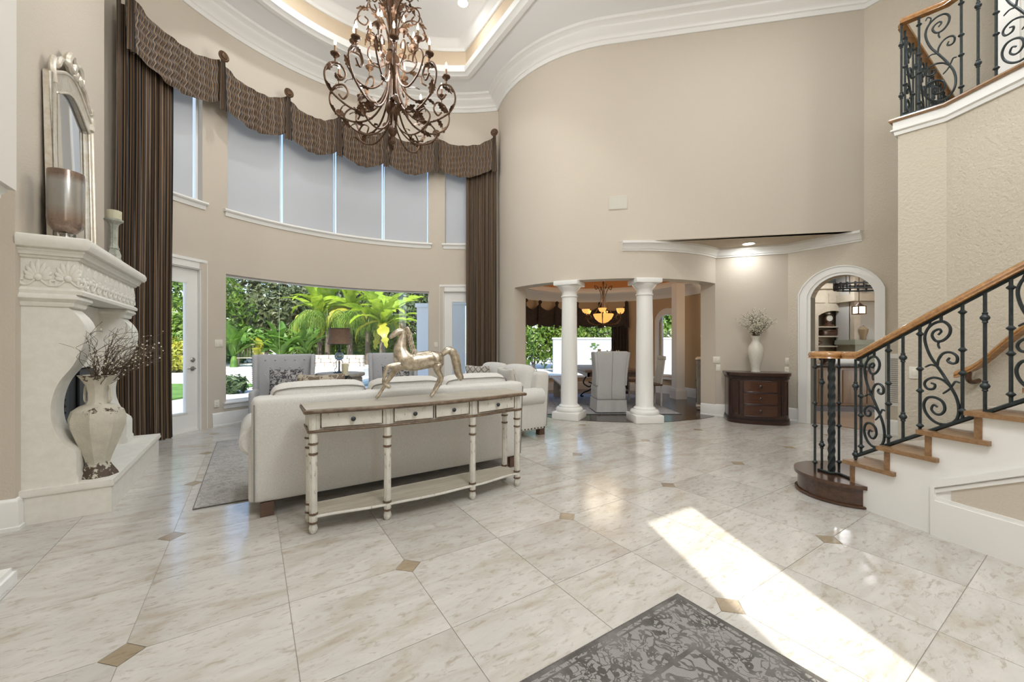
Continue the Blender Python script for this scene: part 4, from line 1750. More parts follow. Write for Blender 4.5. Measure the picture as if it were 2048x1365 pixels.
# ---- railings
SCROLLS = [
    ([(.42, .87), (.5, .90), (.45, .925), (.30, .905), (.25, .86), (.36, .81), (.55, .815), (.72, .87), (.74, .94), (.58, .995), (.35, .99), (.14, .94), (.04, .86), (.07, .77), (.2, .66), (.4, .56), (.58, .47), (.76, .37), (.9, .28), (.97, .18), (.93, .08), (.75, .02), (.5, 0), (.25, .03), (.06, .10), (.01, .18), (.12, .245), (.33, .255), (.54, .22), (.6, .15), (.5, .10), (.35, .095), (.23, .135), (.29, .18), (.4, .165)], 1.0),
    ([(.40, .56), (.43, .63), (.56, .69), (.76, .70), (.92, .665), (.92, .61), (.80, .595), (.68, .62), (.73, .65)], .9),
    ([(.75, .37), (.55, .43), (.3, .45), (.09, .42), (.03, .375), (.12, .335), (.29, .34), (.33, .38), (.22, .395)], .9),
    ([(.40, .56), (.22, .575), (.05, .55)], .7),
    ([(.76, .36), (.68, .335), (.55, .30)], .7),
    ([(.78, .37), (.88, .425), (1.0, .415)], .7),
    ([(.45, .81), (.42, .775), (.46, .735)], .7),
    ([(.14, .95), (.2, 1.0), (.1, 1.03), (.04, 1.0)], .6),
]


def baluster(parent, base, z0, z1, kind, r=.0092):
    m = MB().tube([(0, 0, 0), (0, 0, z1 - z0)], r, 8)
    b = m.build('baluster', M['iron'], parent, loc=(base[0], base[1], z0))
    H = z1 - z0
    zs = {'A': [.16, .34, .66, .84], 'B': [.22, .78], 'C': [.08, .40, .60, .92]}[kind]
    for f in zs:
        if kind == 'B':
            prof = [(r, -.035), (r * 1.6, -.03), (r * 1.3, -.02), (r * 2.3, -.008), (r * 2.6, 0), (r * 2.3, .008), (r * 1.3, .02), (r * 1.6, .03), (r, .035)]
        else:
            prof = [(r, -.016), (r * 1.5, -.01), (r * 2.3, -.003), (r * 2.3, .003), (r * 1.5, .01), (r, .016)]
        MB().lathe(prof, 10, T(0, 0, f * H), cap=False).build('collar', M['iron'], b)
    return b


def scroll_panel(parent, fn, z0, z1, r=.009, flip=False):
    """fn(X) -> plan point for X in 0..1"""
    m = MB()
    for pts, sc in SCROLLS:
        path = []
        for (X, Z) in pts:
            p = fn(1 - X if flip else X)
            path.append((p[0], p[1], z0 + (z1 - z0) * Z))
        sp_ = smoothpath(path, 5)
        n = len(sp_)
        m.tube(sp_, [r * sc * (.75 + .25 * min(1, 6 * min(i, n - 1 - i) / n)) for i in range(n)], 6)
    return m.build('scroll_panel', M['iron'], parent, smooth=60)


RAILP = [(-.035, 0), (-.03, .012), (-.036, .025), (-.03, .045), (-.012, .058), (.012, .058), (.03, .045), (.036, .025), (.03, .012), (.035, 0)]


def wood_rail(name, parent, path, mat):
    """path of 3-D points; handrail profile upright"""
    P = [Vector(p) for p in path]
    vs, fs = [], []
    m = len(RAILP)
    for i, p in enumerate(P):
        d = (P[min(i + 1, len(P) - 1)] - P[max(i - 1, 0)])
        dh = Vector((d.x, d.y, 0)).normalized()
        nrm_ = Vector((-dh.y, dh.x, 0))
        for (o, z) in RAILP:
            vs.append(p + nrm_ * o + Vector((0, 0, z)))
    for i in range(len(P) - 1):
        for k in range(m):
            fs.append((i * m + k, (i + 1) * m + k, (i + 1) * m + (k + 1) % m, i * m + (k + 1) % m))
    fs += [tuple(range(m)), tuple(reversed([(len(P) - 1) * m + k for k in range(m)]))]
    return MB().add(vs, fs).build(name, mat, parent, smooth=45)


zr = lambda v: 1.175 + .645 * (v - .1)      # underside of the handrail
zb = lambda v: .40 + .655 * (v - .1)        # bottom bar
sr = thing('stair_railing', 'wrought-iron stair railing with scroll panels and honey wood handrail', 'railing', (2.76, 3.44, Z1))
ro = Vector((2.76, 3.44, Z1))


def RP(p, z):
    return (p[0] - ro.x, p[1] - ro.y, z - ro.z)


OFF = .045
vol = []
for i in range(29):
    a = radians(-60) + radians(395) * (1 - i / 28)
    rr = .055 + .085 * min(1, i / 18)
    vol.append((2.765 + rr * cos(a), 3.46 + rr * sin(a), zr(.1)))
main = [(*SP(v, OFF), max(zr(.1) + .004, zr(v))) for v in [.02 + .08 * i for i in range(22)]]
# ease the volute into the rail
pth = vol[:26] + [(*(Vector(vol[26][:2]) * .5 + SP(-.02, OFF) * .5), zr(.1))] + main
pth = [RP((x, y), z) for x, y, z in pth]
wood_rail('handrail', sr, smoothpath(pth, 2), M['rail_wood'])
sub = [RP(SP(v, OFF), zr(v) - .006) for v in [.1 + .08 * i for i in range(21)]]
MB().tube(sub, .012, 6).build('rail_bar', M['iron'], sr)
bot = [RP(SP(v, OFF), zb(v)) for v in [.085 + .08 * i for i in range(21)]]
MB().tube(bot, .014, 6).build('bottom_bar', M['iron'], sr)
w = MB().tube([(2.69 - ro.x, 3.50 - ro.y, .01), (2.72 - ro.x, 3.40 - ro.y, .01), (2.78 - ro.x, 3.38 - ro.y, .01), (SP(.06, OFF).x - ro.x, SP(.06, OFF).y - ro.y, .01)], .011, 6)
w.build('floor_bar', M['iron'], sr)
# twisted newel
nw = MB()
seg, H = 72, zr(.1) - Z1
vsn, fsn = [], []
for i in range(seg + 1):
    tw_ = i / seg * 2 * pi * 3.2
    for k in range(16):
        a = 2 * pi * k / 16
        rr = .024 * (1 + .16 * cos(4 * a))
        vsn.append((rr * cos(a + tw_), rr * sin(a + tw_), H * i / seg))
for i in range(seg):
    for k in range(16):
        fsn.append((i * 16 + k, i * 16 + (k + 1) % 16, (i + 1) * 16 + (k + 1) % 16, (i + 1) * 16 + k))
nw.add(vsn, fsn)
nw.build('newel_post', M['iron'], sr, smooth=60)
for (x, y, k) in ((2.655, 3.49, 'C'), (2.75, 3.535, 'B'), (2.865, 3.49, 'C')):
    baluster(sr, (x - ro.x, y - ro.y), 0.0, zr(.1) - Z1, k)
p = SP(.085, OFF)
baluster(sr, (p.x - ro.x, p.y - ro.y), 0.0, zr(.1) - Z1, 'B')


def v_at(px):
    lo, hi = -.1, 1.8
    for _ in range(40):
        m = (lo + hi) / 2
        p = SP(m, OFF)
        if p.x / p.y < ray(px):
            lo = m
        else:
            hi = m
    return lo


for px, k in ((1722, 'C'), (1777, 'C'), (1806, 'B'), (1840, 'C'), (1925, 'C'), (1970, 'B'), (2022, 'C'), (2140, 'C'), (2200, 'B')):
    v = v_at(px)
    p = SP(v, OFF)
    baluster(sr, (p.x - ro.x, p.y - ro.y), zb(v) - ro.z, zr(v) - ro.z, k)
for x0, x1 in ((1728, 1770), (1847, 1920), (2032, 2130)):
    v0, v1 = v_at(x0), v_at(x1)

    def fn(X, v0=v0, v1=v1):
        p = SP(v0 + (v1 - v0) * X, OFF)
        return (p.x - ro.x, p.y - ro.y)
    vm = (v0 + v1) / 2
    scroll_panel(sr, fn, zb(vm) + .02 - ro.z, zr(vm) - .05 - ro.z, .0095)
    for zz0, zz1 in ((zb(vm), zb(vm) + .03), (zr(vm) - .06, zr(vm))):
        MB().tube([RP(SP(vm, OFF), zz0), RP(SP(vm, OFF), zz1)], .009, 6).build('stub', M['iron'], sr)

# wall-side handrail
wr = thing('wall_handrail', 'honey wood handrail fixed to the textured stair wall behind the balusters', 'handrail', (W[1].x, W[1].y, 1.0))
k1 = [Vector((3.90, 3.50, 1.0)), Vector((3.945, 3.36, 1.10)), Vector((3.965, 3.14, 1.34)), Vector((3.985, 2.8, 1.66)), Vector((4.0, 2.4, 2.02))]
wood_rail('rail', wr, [p - Vector((W[1].x, W[1].y, 1.0)) for p in smoothpath(k1, 5)], M['rail_wood'])
q = Vector((3.925, 3.42, 1.055)) - Vector((W[1].x, W[1].y, 1.0))
MB().tube(smoothpath([q, q + Vector((-.005, 0, -.06)), q + Vector((.03, .0, -.085)), q + Vector((.09, 0, -.07))], 5), .02, 8).build('bracket', M['oak_dark'], wr)
p = Vector((3.78, 3.9)) + (W[1] - W[0]).normalized() * .10
fa = (W[1] - W[0]).normalized()
fnn = Vector((fa.y, -fa.x))
k = ray(1829)
s = (k * W[0].y - W[0].x) / (fa.x - k * fa.y)
p = W[0] + fa * s + fnn * .003
plate('light_switch', 'single switch plate on the textured stair wall behind the balusters', (p.x, p.y, zat(746, p.y)), atan2(fnn.y, fnn.x), .075, .115, 'switch')


# gallery railings
def flat_rail(label, pts, z0, H, pattern, first_off=.02):
    t = thing('gallery_railing', label, 'railing', (pts[0][0], pts[0][1], z0), group=None)
    o = Vector(pts[0])
    P = [Vector(p) for p in pts]
    wood_rail('handrail', t, [(p.x - o.x, p.y - o.y, H) for p in P], M['rail_wood'])
    MB().tube([(p.x - o.x, p.y - o.y, .03) for p in P], .011, 6).build('bottom_bar', M['iron'], t)
    Ls = [(P[i + 1] - P[i]).length for i in range(len(P) - 1)]
    tot = sum(Ls)

    def at(s):
        i = 0
        while i < len(Ls) - 1 and s > Ls[i]:
            s -= Ls[i]
            i += 1
        q = P[i] + (P[i + 1] - P[i]).normalized() * s - o
        return (q.x, q.y)
    s = first_off
    k = 0
    while s < tot - .02:
        c = pattern[k % len(pattern)]
        k += 1
        if c in 'ABC':
            baluster(t, at(s), .03, H, c)
            s += .12
        else:
            scroll_panel(t, lambda X, s=s: at(min(tot, s - .085 + .22 * X)), .06, H - .06, .009)
            s += .17
    return t


zg = ZG + .14
flat_rail('iron gallery railing with wood top along the front edge of the upper landing', [W[0] + Vector((.02, .0)), W[1] + Vector((.02, .02)), W[2] + Vector((.03, 0)), W[3] + Vector((.03, 0))], zg, .92, 'BCSCBCSC', .01)
flat_rail('iron gallery railing running back from the landing corner, seen edge-on', [W[0] + D2 * .05 + Vector((.03, .0)), W[0] + D2 * 2.9], zg, .92, 'CSCB', .08)

# ================================================================== SEATING
def sofa(label, loc, rz, L, ncush, D=.92, nail=False, roll=True):
    """local x along the back (0..L), y from the back towards the seat front"""
    t = thing('sofa', label, 'sofa', loc, rz)
    rk = lambda p: (p[0], p[1] - .05 * max(0, (p[2] - .1) / .8), p[2])
    MB().rbox(0, L, .05, .27, .10, .90, .05, 6, (0, .012, 0), fn=rk).build('back', M['linen'], t)
    w = MB()
    w.tube([(.016, .053, .13), (.016, .008, .85)], .005, 5)
    w.tube([(L - .016, .053, .13), (L - .016, .008, .85)], .005, 5)
    w.build('back_piping', M['piping'], t)
    MB().rbox(.02, L - .02, .20, D - .02, .10, .32, .03, 4).build('seat_base', M['linen'], t)
    for s, x0 in ((-1, 0), (1, L)):
        a = MB()
        xa, xb = (x0 - .02, x0 + .15) if s < 0 else (x0 - .15, x0 + .02)
        a.rbox(xa, xb, .10, D, .10, .56, .03, 3)
        cxr = x0 + (.04 if s < 0 else -.04)
        prof = [(.0001, 0), (.10, .0), (.12, .02), (.12, D - .14), (.105, D - .12), (.0001, D - .12)]
        a.lathe(prof, 20, T(cxr, .12, .56) @ RX(-pi / 2))
        ar = a.build('arm', M['linen'], t)
        w = MB().tube([(cxr + .112 * cos(an), D + .0, .56 + .112 * sin(an)) for an in [2 * pi * k / 20 for k in range(20)]], .006, 5, closed=True)
        w.build('arm_piping', M['piping'], ar)
        if nail:
            for k in range(14):
                MB().ball((xa if s < 0 else xb, .12 + k * (D - .16) / 13, .125), .011, 8, 5).build('nailhead', M['rust_iron'], ar)
    cw = (L - .30) / ncush
    for k in range(ncush):
        x0 = .15 + cw * k
        MB().rbox(x0 + .004, x0 + cw - .004, .26, D - .02, .31, .47, .05, 4, (0, 0, .02)).build('seat_cushion', M['linen'], t)
        tilt = T(0, .30, .45) @ RX(radians(10)) @ T(0, -.30, -.45)
        bc = MB().rbox(x0 - .03 if k == 0 else x0 + .006, x0 + cw + .03 if k == ncush - 1 else x0 + cw - .006, .20, .40, .46, .985, .09, 5, (0, .04, .02), M=tilt)
        b = bc.build('back_cushion', M['linen'], t)
        xa = x0 - .03 if k == 0 else x0 + .006
        xb = x0 + cw + .03 if k == ncush - 1 else x0 + cw - .006
        w = MB().tube(smoothpath([tilt @ Vector(q) for q in [(xa + .01, .235, .60), (xa + .015, .22, .90), (xa + .09, .215, .965), ((xa + xb) / 2, .205, .975), (xb - .09, .215, .965), (xb - .015, .22, .90), (xb - .01, .235, .60)]], 5), .0055, 5)
        w.build('cushion_piping', M['piping'], b)
    for (x, y) in ((.10, .10), (L - .10, .10), (.10, D - .10), (L - .10, D - .10)):
        MB().box(x - .045, x + .045, y - .045, y + .045, .011 if (y > .3 and not nail) else 0, .105).build('leg', M['leg_wood'], t, smooth=0)
    return t


SO = Vector((-1.895, 2.895))
sofa('long oatmeal linen sofa seen from behind the console table', (SO.x, SO.y, 0), TH, 2.42, 3, .90)
LO = Vector((.545, 5.70))
ls = sofa('oatmeal linen loveseat with nailhead trim, end-on near the columns', (LO.x, LO.y, 0), TH + pi / 2, 1.62, 2, .88, nail=True)


def pillow(label, loc, rz, w_, h_, d_, mat, tilt=-15):
    t = thing('throw_pillow', label, 'pillow', loc, rz)

    def f(p):
        u, v = p[0] / (w_ / 2), p[2] / (h_ / 2)
        k = .25 + .75 * (max(0, 1 - u * u) * max(0, 1 - v * v)) ** .35
        e = 1 - .07 * (1 - abs(u)) * abs(v) ** 2
        return (p[0] * (1 - .07 * (1 - v * v) * abs(u)), p[1] * k, p[2] * e)
    m = MB().rbox(-w_ / 2, w_ / 2, -d_ / 2, d_ / 2, -h_ / 2, h_ / 2, .03, 8, fn=f)
    m.v = [RX(radians(tilt)) @ v for v in m.v]
    m.build('cover', mat, t, smooth=70)
    z = [RX(radians(tilt)) @ Vector((x * .965, 0, zz * .965)) for x, zz in ((-w_ / 2, -h_ / 2), (0, -h_ / 2 * .96), (w_ / 2, -h_ / 2), (w_ / 2 * .95, 0), (w_ / 2, h_ / 2), (0, h_ / 2 * .96), (-w_ / 2, h_ / 2), (-w_ / 2 * .95, 0))]
    MB().tube(z, .006, 5, closed=True).build('welt', M['piping'], t)
    return t


def motif(t, v, sc):
    """blotchy florals joined by curling vines; returns 0..1"""
    nz = t.n('ShaderNodeTexNoise')
    nz.inputs['Scale'].default_value = sc * .8
    nz.inputs['Detail'].default_value = 3
    t.l(v, nz.inputs['Vector'])
    ds = t.n('ShaderNodeVectorMath', operation='SCALE')
    t.l(nz.outputs['Color'], ds.inputs[0])
    ds.inputs['Scale'].default_value = 1.1 / sc
    ad = t.n('ShaderNodeVectorMath', operation='ADD')
    t.l(v, ad.inputs[0])
    t.l(ds.outputs[0], ad.inputs[1])
    vo = t.n('ShaderNodeTexVoronoi')
    vo.inputs['Scale'].default_value = sc
    t.l(ad.outputs[0], vo.inputs['Vector'])
    fl_ = t.math('LESS_THAN', vo.outputs['Distance'], .30)
    eye = t.math('LESS_THAN', vo.outputs['Distance'], .10)
    vn = t.noise(v, sc * .55, 2, .5, 1.2)
    vine = t.math('LESS_THAN', t.math('ABSOLUTE', t.math('SUBTRACT', vn, .5)), .022)
    vn2 = t.noise(v, sc * 1.1, 2, .5, .8)
    vine2 = t.math('LESS_THAN', t.math('ABSOLUTE', t.math('SUBTRACT', vn2, .52)), .03)
    f = t.math('MAXIMUM', t.math('SUBTRACT', fl_, eye), t.math('MAXIMUM', vine, vine2))
    return f


def pattern_mat(name, c1, c2, scale, kind='damask'):
    t = NT(name)
    if kind == 'damask':
        f = motif(t, t.coord('Object'), scale)
    else:
        v = t.coord('Object', (scale, scale, scale))
        sp_ = t.n('ShaderNodeSeparateXYZ')
        t.l(v, sp_.inputs[0])
        a = t.math('ADD', sp_.outputs[0], sp_.outputs[2])
        b = t.math('SUBTRACT', sp_.outputs[0], sp_.outputs[2])
        fa_ = t.math('ABSOLUTE', t.math('SUBTRACT', t.math('FRACT', a), .5))
        fb = t.math('ABSOLUTE', t.math('SUBTRACT', t.math('FRACT', b), .5))
        f = t.math('LESS_THAN', t.math('MINIMUM', fa_, fb), .10)
    t.col(t.mix(f, c1, c2))
    t.set(Roughness=.9)
    t.bump(t.noise(t.coord('Object'), 250, 2), .3, .003)
    return t.m


M['pillow_dark'] = pattern_mat('grey damask pillow', (.07, .07, .075), (.40, .39, .38), 13)
M['pillow_trellis'] = pattern_mat('trellis pillow', (.52, .49, .44), (.20, .18, .16), 9, 'trellis')
M['pillow_brown'] = pattern_mat('brown leaf pillow', (.16, .12, .085), (.40, .35, .28), 10)
Ms = T(SO.x, SO.y, 0) @ RZ(TH)
q = Ms @ Vector((.52, .47, .80))
pillow('brown patterned pillow peeking over the middle of the sofa back', tuple(q), TH - .3, .40, .46, .15, M['pillow_brown'], -10)
Ml = T(LO.x, LO.y, 0) @ RZ(TH + pi / 2)
q = Ml @ Vector((1.30, .46, .72))
pillow('trellis patterned pillow on the far seat of the loveseat', tuple(q), TH + pi / 2 + .5, .46, .46, .14, M['pillow_trellis'], -12)
q = Ml @ Vector((.36, .46, .71))
pillow('plain pale linen pillow leaning on the near end of the loveseat', tuple(q), TH + pi / 2 - .15, .52, .50, .17, M['linen_light'], -14)


def wing_chair(label, loc, rz):
    """faces local -y"""
    t = thing('wing_chair', label, 'armchair', loc, rz, group='tufted grey wing chairs')
    rk = lambda p: (p[0] * (1 + .10 * max(0, p[2] - .45)), p[1] + .16 * max(0, p[2] - .4), p[2])
    MB().rbox(-.37, .37, .20, .33, .30, 1.13, .035, 6, fn=rk).build('backrest', M['chair_fabric'], t)
    for s in (-1, 1):
        def wf(p, s=s):
            k = max(0, min(1, (p[2] - .5) / .63))
            return (p[0] * (1 + .10 * max(0, p[2] - .45)), p[1] + .16 * max(0, p[2] - .4) + (.0 if p[1] > .2 else .05 * k), p[2])
        x0, x1 = (-.41, -.345) if s < 0 else (.345, .41)
        wg = MB().rbox(x0, x1, -.02, .31, .58, 1.13, .03, 4, fn=wf).build('wing', M['chair_fabric'], t)
        ln = MB()
        for k in range(18):
            z = .60 + k * .029
            p = wf(((x0 if s < 0 else x1), .0, z))
            ln.ball((p[0], p[1] - .025, z), .007, 6, 4)
        ln.build('nailhead_trim', M['nickel'], wg)
        MB().rbox(x0 - .01 * (s < 0), x1 + .01 * (s > 0), -.36, .24, .28, .62, .04, 4).build('arm', M['chair_fabric'], t)
    MB().rbox(-.35, .35, -.38, .25, .30, .48, .05, 5, (0, 0, .02)).build('seat', M['chair_fabric'], t)
    for r in range(3):
        for c in range(5 if r % 2 == 0 else 4):
            x = (c - (2 if r % 2 == 0 else 1.5)) * .13
            z = 1.04 - r * .12
            p = rk((x, .197, z))
            MB().ball(p, (.014, .008, .014), 8, 5).build('tuft_button', M['chair_fabric'], t)
    for x in (-.30, .30):
        for y in (-.30, .22):
            MB().lathe([(.016, 0), (.03, .30)], 8, T(x, y, 0)).build('leg', M['leg_wood'], t)
    return t


wing_chair('tufted grey wing chair left of the drum table, dark pillow on it', (ray(568) * 6.15, 6.15, 0), TH - .12)
wing_chair('tufted grey wing chair right of the drum table, behind the horse', (ray(787) * 7.15, 7.15, 0), TH - .28)
pillow('dark damask pillow on the left wing chair', (ray(573) * 6.0, 6.0, .715), TH - .12, .46, .42, .13, M['pillow_dark'], -16)
pillow('dark damask pillow on the right wing chair', (ray(792) * 6.98, 6.98, .70), TH - .28, .48, .44, .13, M['pillow_dark'], -16)

# drum table with lamp
M['driftwood'] = wood('grey driftwood', (.24, .22, .19), (.42, .39, .34), .6, stretch=(12, 12, 2), coat=0)
DT = Vector((ray(681) * 6.75, 6.75))
dt = thing('drum_table', 'round grey-washed drum table between the two wing chairs', 'side table', (DT.x, DT.y, 0))
MB().lathe([(.34, 0), (.36, .03), (.35, .08), (.33, .10), (.33, .73), (.35, .75)], 40).build('drum', M['driftwood'], dt)
MB().lathe([(.36, .75), (.385, .76), (.39, .78), (.385, .805), (.37, .81), (.001, .81)], 40).build('top', M['driftwood'], dt)
rb = MB().tube([(.333, 0, .12), (.333, 0, .72)], .013, 6).mesh('reed', M['driftwood'])
for k in range(34):
    link('reed', rb, dt, (0, 0, 0), 2 * pi * k / 34)
lp = thing('table_lamp', 'table lamp with brown drum shade and glass ball on the drum table', 'lamp', (DT.x + .0, DT.y - .05, .81))
MB().lathe([(.09, 0), (.095, .012), (.06, .02), (.02, .03), (.012, .06), (.012, .20)], 20).build('base', M['iron'], lp)
for k in range(3):
    MB().tube(smoothpath([(.07, 0, .02), (.09, 0, .06), (.05, 0, .10), (.06, 0, .18), (.03, 0, .22)], 5), .006, 6, M=RZ(2 * pi * k / 3)).build('scroll_foot', M['iron'], lp)
t = NT('smoky glass')
t.col((.32, .38, .38))
t.set(Roughness=.05)
t.b.inputs['Transmission Weight'].default_value = .6
M['smoky'] = t.m
MB().ball((0, 0, .28), (.075, .075, .07), 20, 12).build('glass_ball', M['smoky'], lp)
MB().lathe([(.02, .34), (.03, .36), (.014, .39), (.012, .50)], 14).build('neck', M['iron'], lp)
M['lampshade'] = simple('brown silk shade', (.16, .10, .065), .8, c2=(.20, .13, .085), scale=40)
MB().lathe([(.185, .48), (.16, .58), (.155, .64), (.170, .72), (.172, .745), (.168, .745), (.152, .64), (.157, .58), (.181, .48)], 32, cap=False).build('shade', M['lampshade'], lp)
w = MB()
for z, r in ((.48, .186), (.745, .173)):
    w.tube([(r * cos(2 * pi * k / 32), r * sin(2 * pi * k / 32), z) for k in range(32)], .005, 5, closed=True)
w.build('shade_trim', M['iron'], lp)

# coffee table with a candle stand
CT = Vector((ray(690) * 5.05, 5.05))
ct = thing('coffee_table', 'low round wood coffee table hidden behind the sofa, under the candle', 'coffee table', (CT.x, CT.y, .011))
MB().lathe([(.40, .40), (.42, .41), (.42, .44), (.40, .45), (.001, .45)], 36).build('top', M['driftwood'], ct)
for k in range(4):
    MB().lathe([(.025, 0), (.03, .2), (.025, .40)], 10, RZ(pi / 4 + k * pi / 2) @ T(.30, 0, 0)).build('leg', M['driftwood'], ct)
chd = thing('candle_stand', 'dark scrolled candle stand behind the sofa back', 'candlestick', (CT.x, CT.y, .461))
MB().lathe([(.07, 0), (.075, .012), (.03, .025), (.012, .05), (.018, .2), (.012, .38), (.05, .425), (.055, .435)], 18).build('stem', M['iron'], chd)
for k in range(3):
    MB().tube(smoothpath([(.012, 0, .34), (.06, 0, .36), (.085, 0, .40), (.06, 0, .42), (.05, 0, .40)], 5), .006, 6, M=RZ(2 * pi * k / 3)).build('scroll', M['iron'], chd)
pc = thing('pillar_candle', 'tall cream candle standing above the sofa back, below the table lamp', 'candle', (CT.x, CT.y, .896))
MB().lathe([(.038, 0), (.040, .006), (.040, .15), (.03, .155), (.005, .15)], 18).build('wax', M['candle'], pc)
MB().tube([(0, 0, .15), (.002, 0, .167)], .002, 5).build('wick', M['black'], pc)

# ================================================================== RUGS
def rug_mat(name, c1, c2, sc, border=None, soft=1.0):
    """c1 motif, c2 ground"""
    t = NT(name)
    v = t.coord('Object')
    f = motif(t, v, sc)
    if border:
        lx, ly, bw = border
        sp_ = t.n('ShaderNodeSeparateXYZ')
        t.l(v, sp_.inputs[0])
        dx = t.math('SUBTRACT', lx, t.math('ABSOLUTE', sp_.outputs[0]))
        dy = t.math('SUBTRACT', ly, t.math('ABSOLUTE', sp_.outputs[1]))
        d = t.math('MINIMUM', dx, dy)
        inside = t.math('GREATER_THAN', d, bw)
        fb = motif(t, t.coord('Object', (1.5, 1.5, 1.5), loc=(3, 1, 0)), sc)
        f = t.math('ADD', t.math('MULTIPLY', f, inside), t.math('MULTIPLY', fb, t.math('SUBTRACT', 1.0, inside)))
        line = t.math('LESS_THAN', t.math('ABSOLUTE', t.math('SUBTRACT', d, bw)), .010)
        line2 = t.math('LESS_THAN', d, .022)
        line3 = t.math('LESS_THAN', t.math('ABSOLUTE', t.math('SUBTRACT', d, .045)), .005)
        f = t.math('MAXIMUM', f, t.math('MAXIMUM', line, t.math('MAXIMUM', line2, line3)))
    worn = t.noise(v, 5, 4)
    f = t.math('MULTIPLY', f, t.math('MULTIPLY', t.ramp(worn, [(.25, (.35, .35, .35)), (.6, (1, 1, 1))]), soft))
    rows = t.n('ShaderNodeTexWave')
    rows.inputs['Scale'].default_value = 34
    rows.bands_direction = 'X'
    t.l(v, rows.inputs['Vector'])
    col_ = t.mix(f, c2, c1)
    n = t.noise(v, 220, 2)
    col_ = t.mix(t.math('MULTIPLY', rows.outputs['Fac'], .22), col_, tuple(x * .35 for x in c2))
    t.col(t.mix(t.math('MULTIPLY', n, .5), col_, tuple(x * .55 for x in c2)))
    t.set(Roughness=.95)
    t.b.inputs['Specular IOR Level'].default_value = .1
    t.bump(t.math('ADD', t.math('MULTIPLY', rows.outputs['Fac'], .6), n), .5, .006)
    return t.m


def rug(label, corner, dx, dy, mat, edge, h=.009):
    """corner + local x along dx*D2, y along dy*D1"""
    c = Vector(corner) + D2 * dx / 2 + D1 * dy / 2
    t = thing('area_rug', label, 'rug', (c.x, c.y, .0005), TH)
    lx, ly = abs(dx) / 2, abs(dy) / 2
    MB().rbox(-lx, lx, -ly, ly, 0, h, .006, 2).build('pile', mat, t)
    MB().tube([(-lx, -ly, .005), (lx, -ly, .005), (lx, ly, .005), (-lx, ly, .005)], .006, 6, closed=True).build('bound_edge', edge, t)
    return t


M['rug_fg'] = rug_mat('grey damask rug', (.065, .058, .050), (.36, .345, .325), 11, (1.0, .75, .26))
M['rug_sofa'] = rug_mat('faded grey rug', (.30, .29, .285), (.60, .585, .56), 12, None, .7)
M['rug_edge'] = fabric('rug binding', (.10, .09, .085), (.17, .16, .15))
rc = floor_pt(1355, 1192)
rug('dark grey damask entry rug in the right foreground', (rc.x, rc.y), -2.0, -1.5, M['rug_fg'], M['rug_edge'])
rc = floor_pt(386, 1021)
rug('faded light grey rug under the sofa and seating', (rc.x, rc.y), 2.45, 2.55, M['rug_sofa'], M['rug_edge'], .010)

# ================================================================== CONSOLE TABLE
t = NT('distressed white paint')
v = t.coord('Object')
n1 = t.noise(t.coord('Object', (3, 3, 1)), 12, 6, .75)
c = t.ramp(t.noise(v, 7, 4), [(.3, (.58, .56, .50)), (.7, (.72, .70, .64))])
scr = t.ramp(n1, [(.58, (0, 0, 0)), (.66, (1, 1, 1))])
t.col(t.mix(t.math('MULTIPLY', scr, .8), c, (.16, .11, .07)))
t.set(Roughness=.5)
t.bump(n1, .2, .002)
M['distress_white'] = t.m
M['brown_edge'] = simple('rubbed brown edge', (.085, .05, .028), .45, c2=(.19, .13, .08), scale=20)
M['grey_wash'] = wood('grey-washed top', (.34, .30, .235), (.50, .46, .38), .45, stretch=(1.5, 14, 14), coat=.1)
CO = Vector((-1.356, 2.72))
co = thing('console_table', 'long serpentine-front distressed white console table behind the sofa', 'console table', (CO.x, CO.y, 0), TH)
CL, CD = 1.68, .30
LEGX = (0, .487, 1.193, 1.68)


def front(x):
    # serpentine front line: bows forward at the two middle legs
    u = x / CL
    if x <= LEGX[1]:
        f = sin(pi / 2 * x / LEGX[1]) ** 2
    elif x >= LEGX[2]:
        f = sin(pi / 2 * (CL - x) / (CL - LEGX[2])) ** 2
    else:
        f = 1
    bow = -.060 * f
    if LEGX[1] < x < LEGX[2]:
        bow -= .018 * sin(pi * (x - LEGX[1]) / (LEGX[2] - LEGX[1])) ** 2
    return bow


def slab(off, x_over, back, n=60):
    xs = [-x_over + (CL + 2 * x_over) * i / n for i in range(n + 1)]
    return [(x, front(min(max(x, 0), CL)) - off) for x in xs] + [(CL + x_over, back), (-x_over, back)]


MB().prism(slab(.045, .05, CD - .01), .838, .858).build('top', M['grey_wash'], co, smooth=30)
e = slab(.050, .055, CD - .005)
MB().tube([(x, y, .840) for x, y in e], .013, 8, closed=True).build('top_edge', M['brown_edge'], co)
MB().prism(slab(.005, .02, CD - .03), .705, .838).build('apron', M['distress_white'], co, smooth=30)
e = slab(.014, .03, CD - .02)
MB().tube([(x, y, .700) for x, y in e], .010, 8, closed=True).build('apron_bead', M['brown_edge'], co)
for (x0, x1) in ((.045, .445), (.53, .83), (.85, 1.15), (1.235, 1.635)):
    def fn(u, v, x0=x0, x1=x1):
        x = x0 + (x1 - x0) * u
        return (x, front(x) - .013, .722 + .10 * v)
    dr = MB().sheet(fn, 12, 1)
    bd = []
    for i in range(13):
        x = x0 + (x1 - x0) * i / 12
        bd.append((x, front(x) - .013, .722))
    for i in range(13):
        x = x1 + (x0 - x1) * i / 12
        bd.append((x, front(x) - .013, .822))
    d = dr.build('drawer', M['distress_white'], co, smooth=40)
    MB().tube(bd, .0045, 6, closed=True).build('drawer_moulding', M['brown_edge'], d)
    xm = (x0 + x1) / 2
    MB().lathe([(.006, 0), (.006, .012), (.015, .018), (.017, .024), (.010, .030), (.001, .031)], 14, T(xm, front(xm) - .013, .772) @ RX(pi / 2)).build('knob', M['iron'], d)
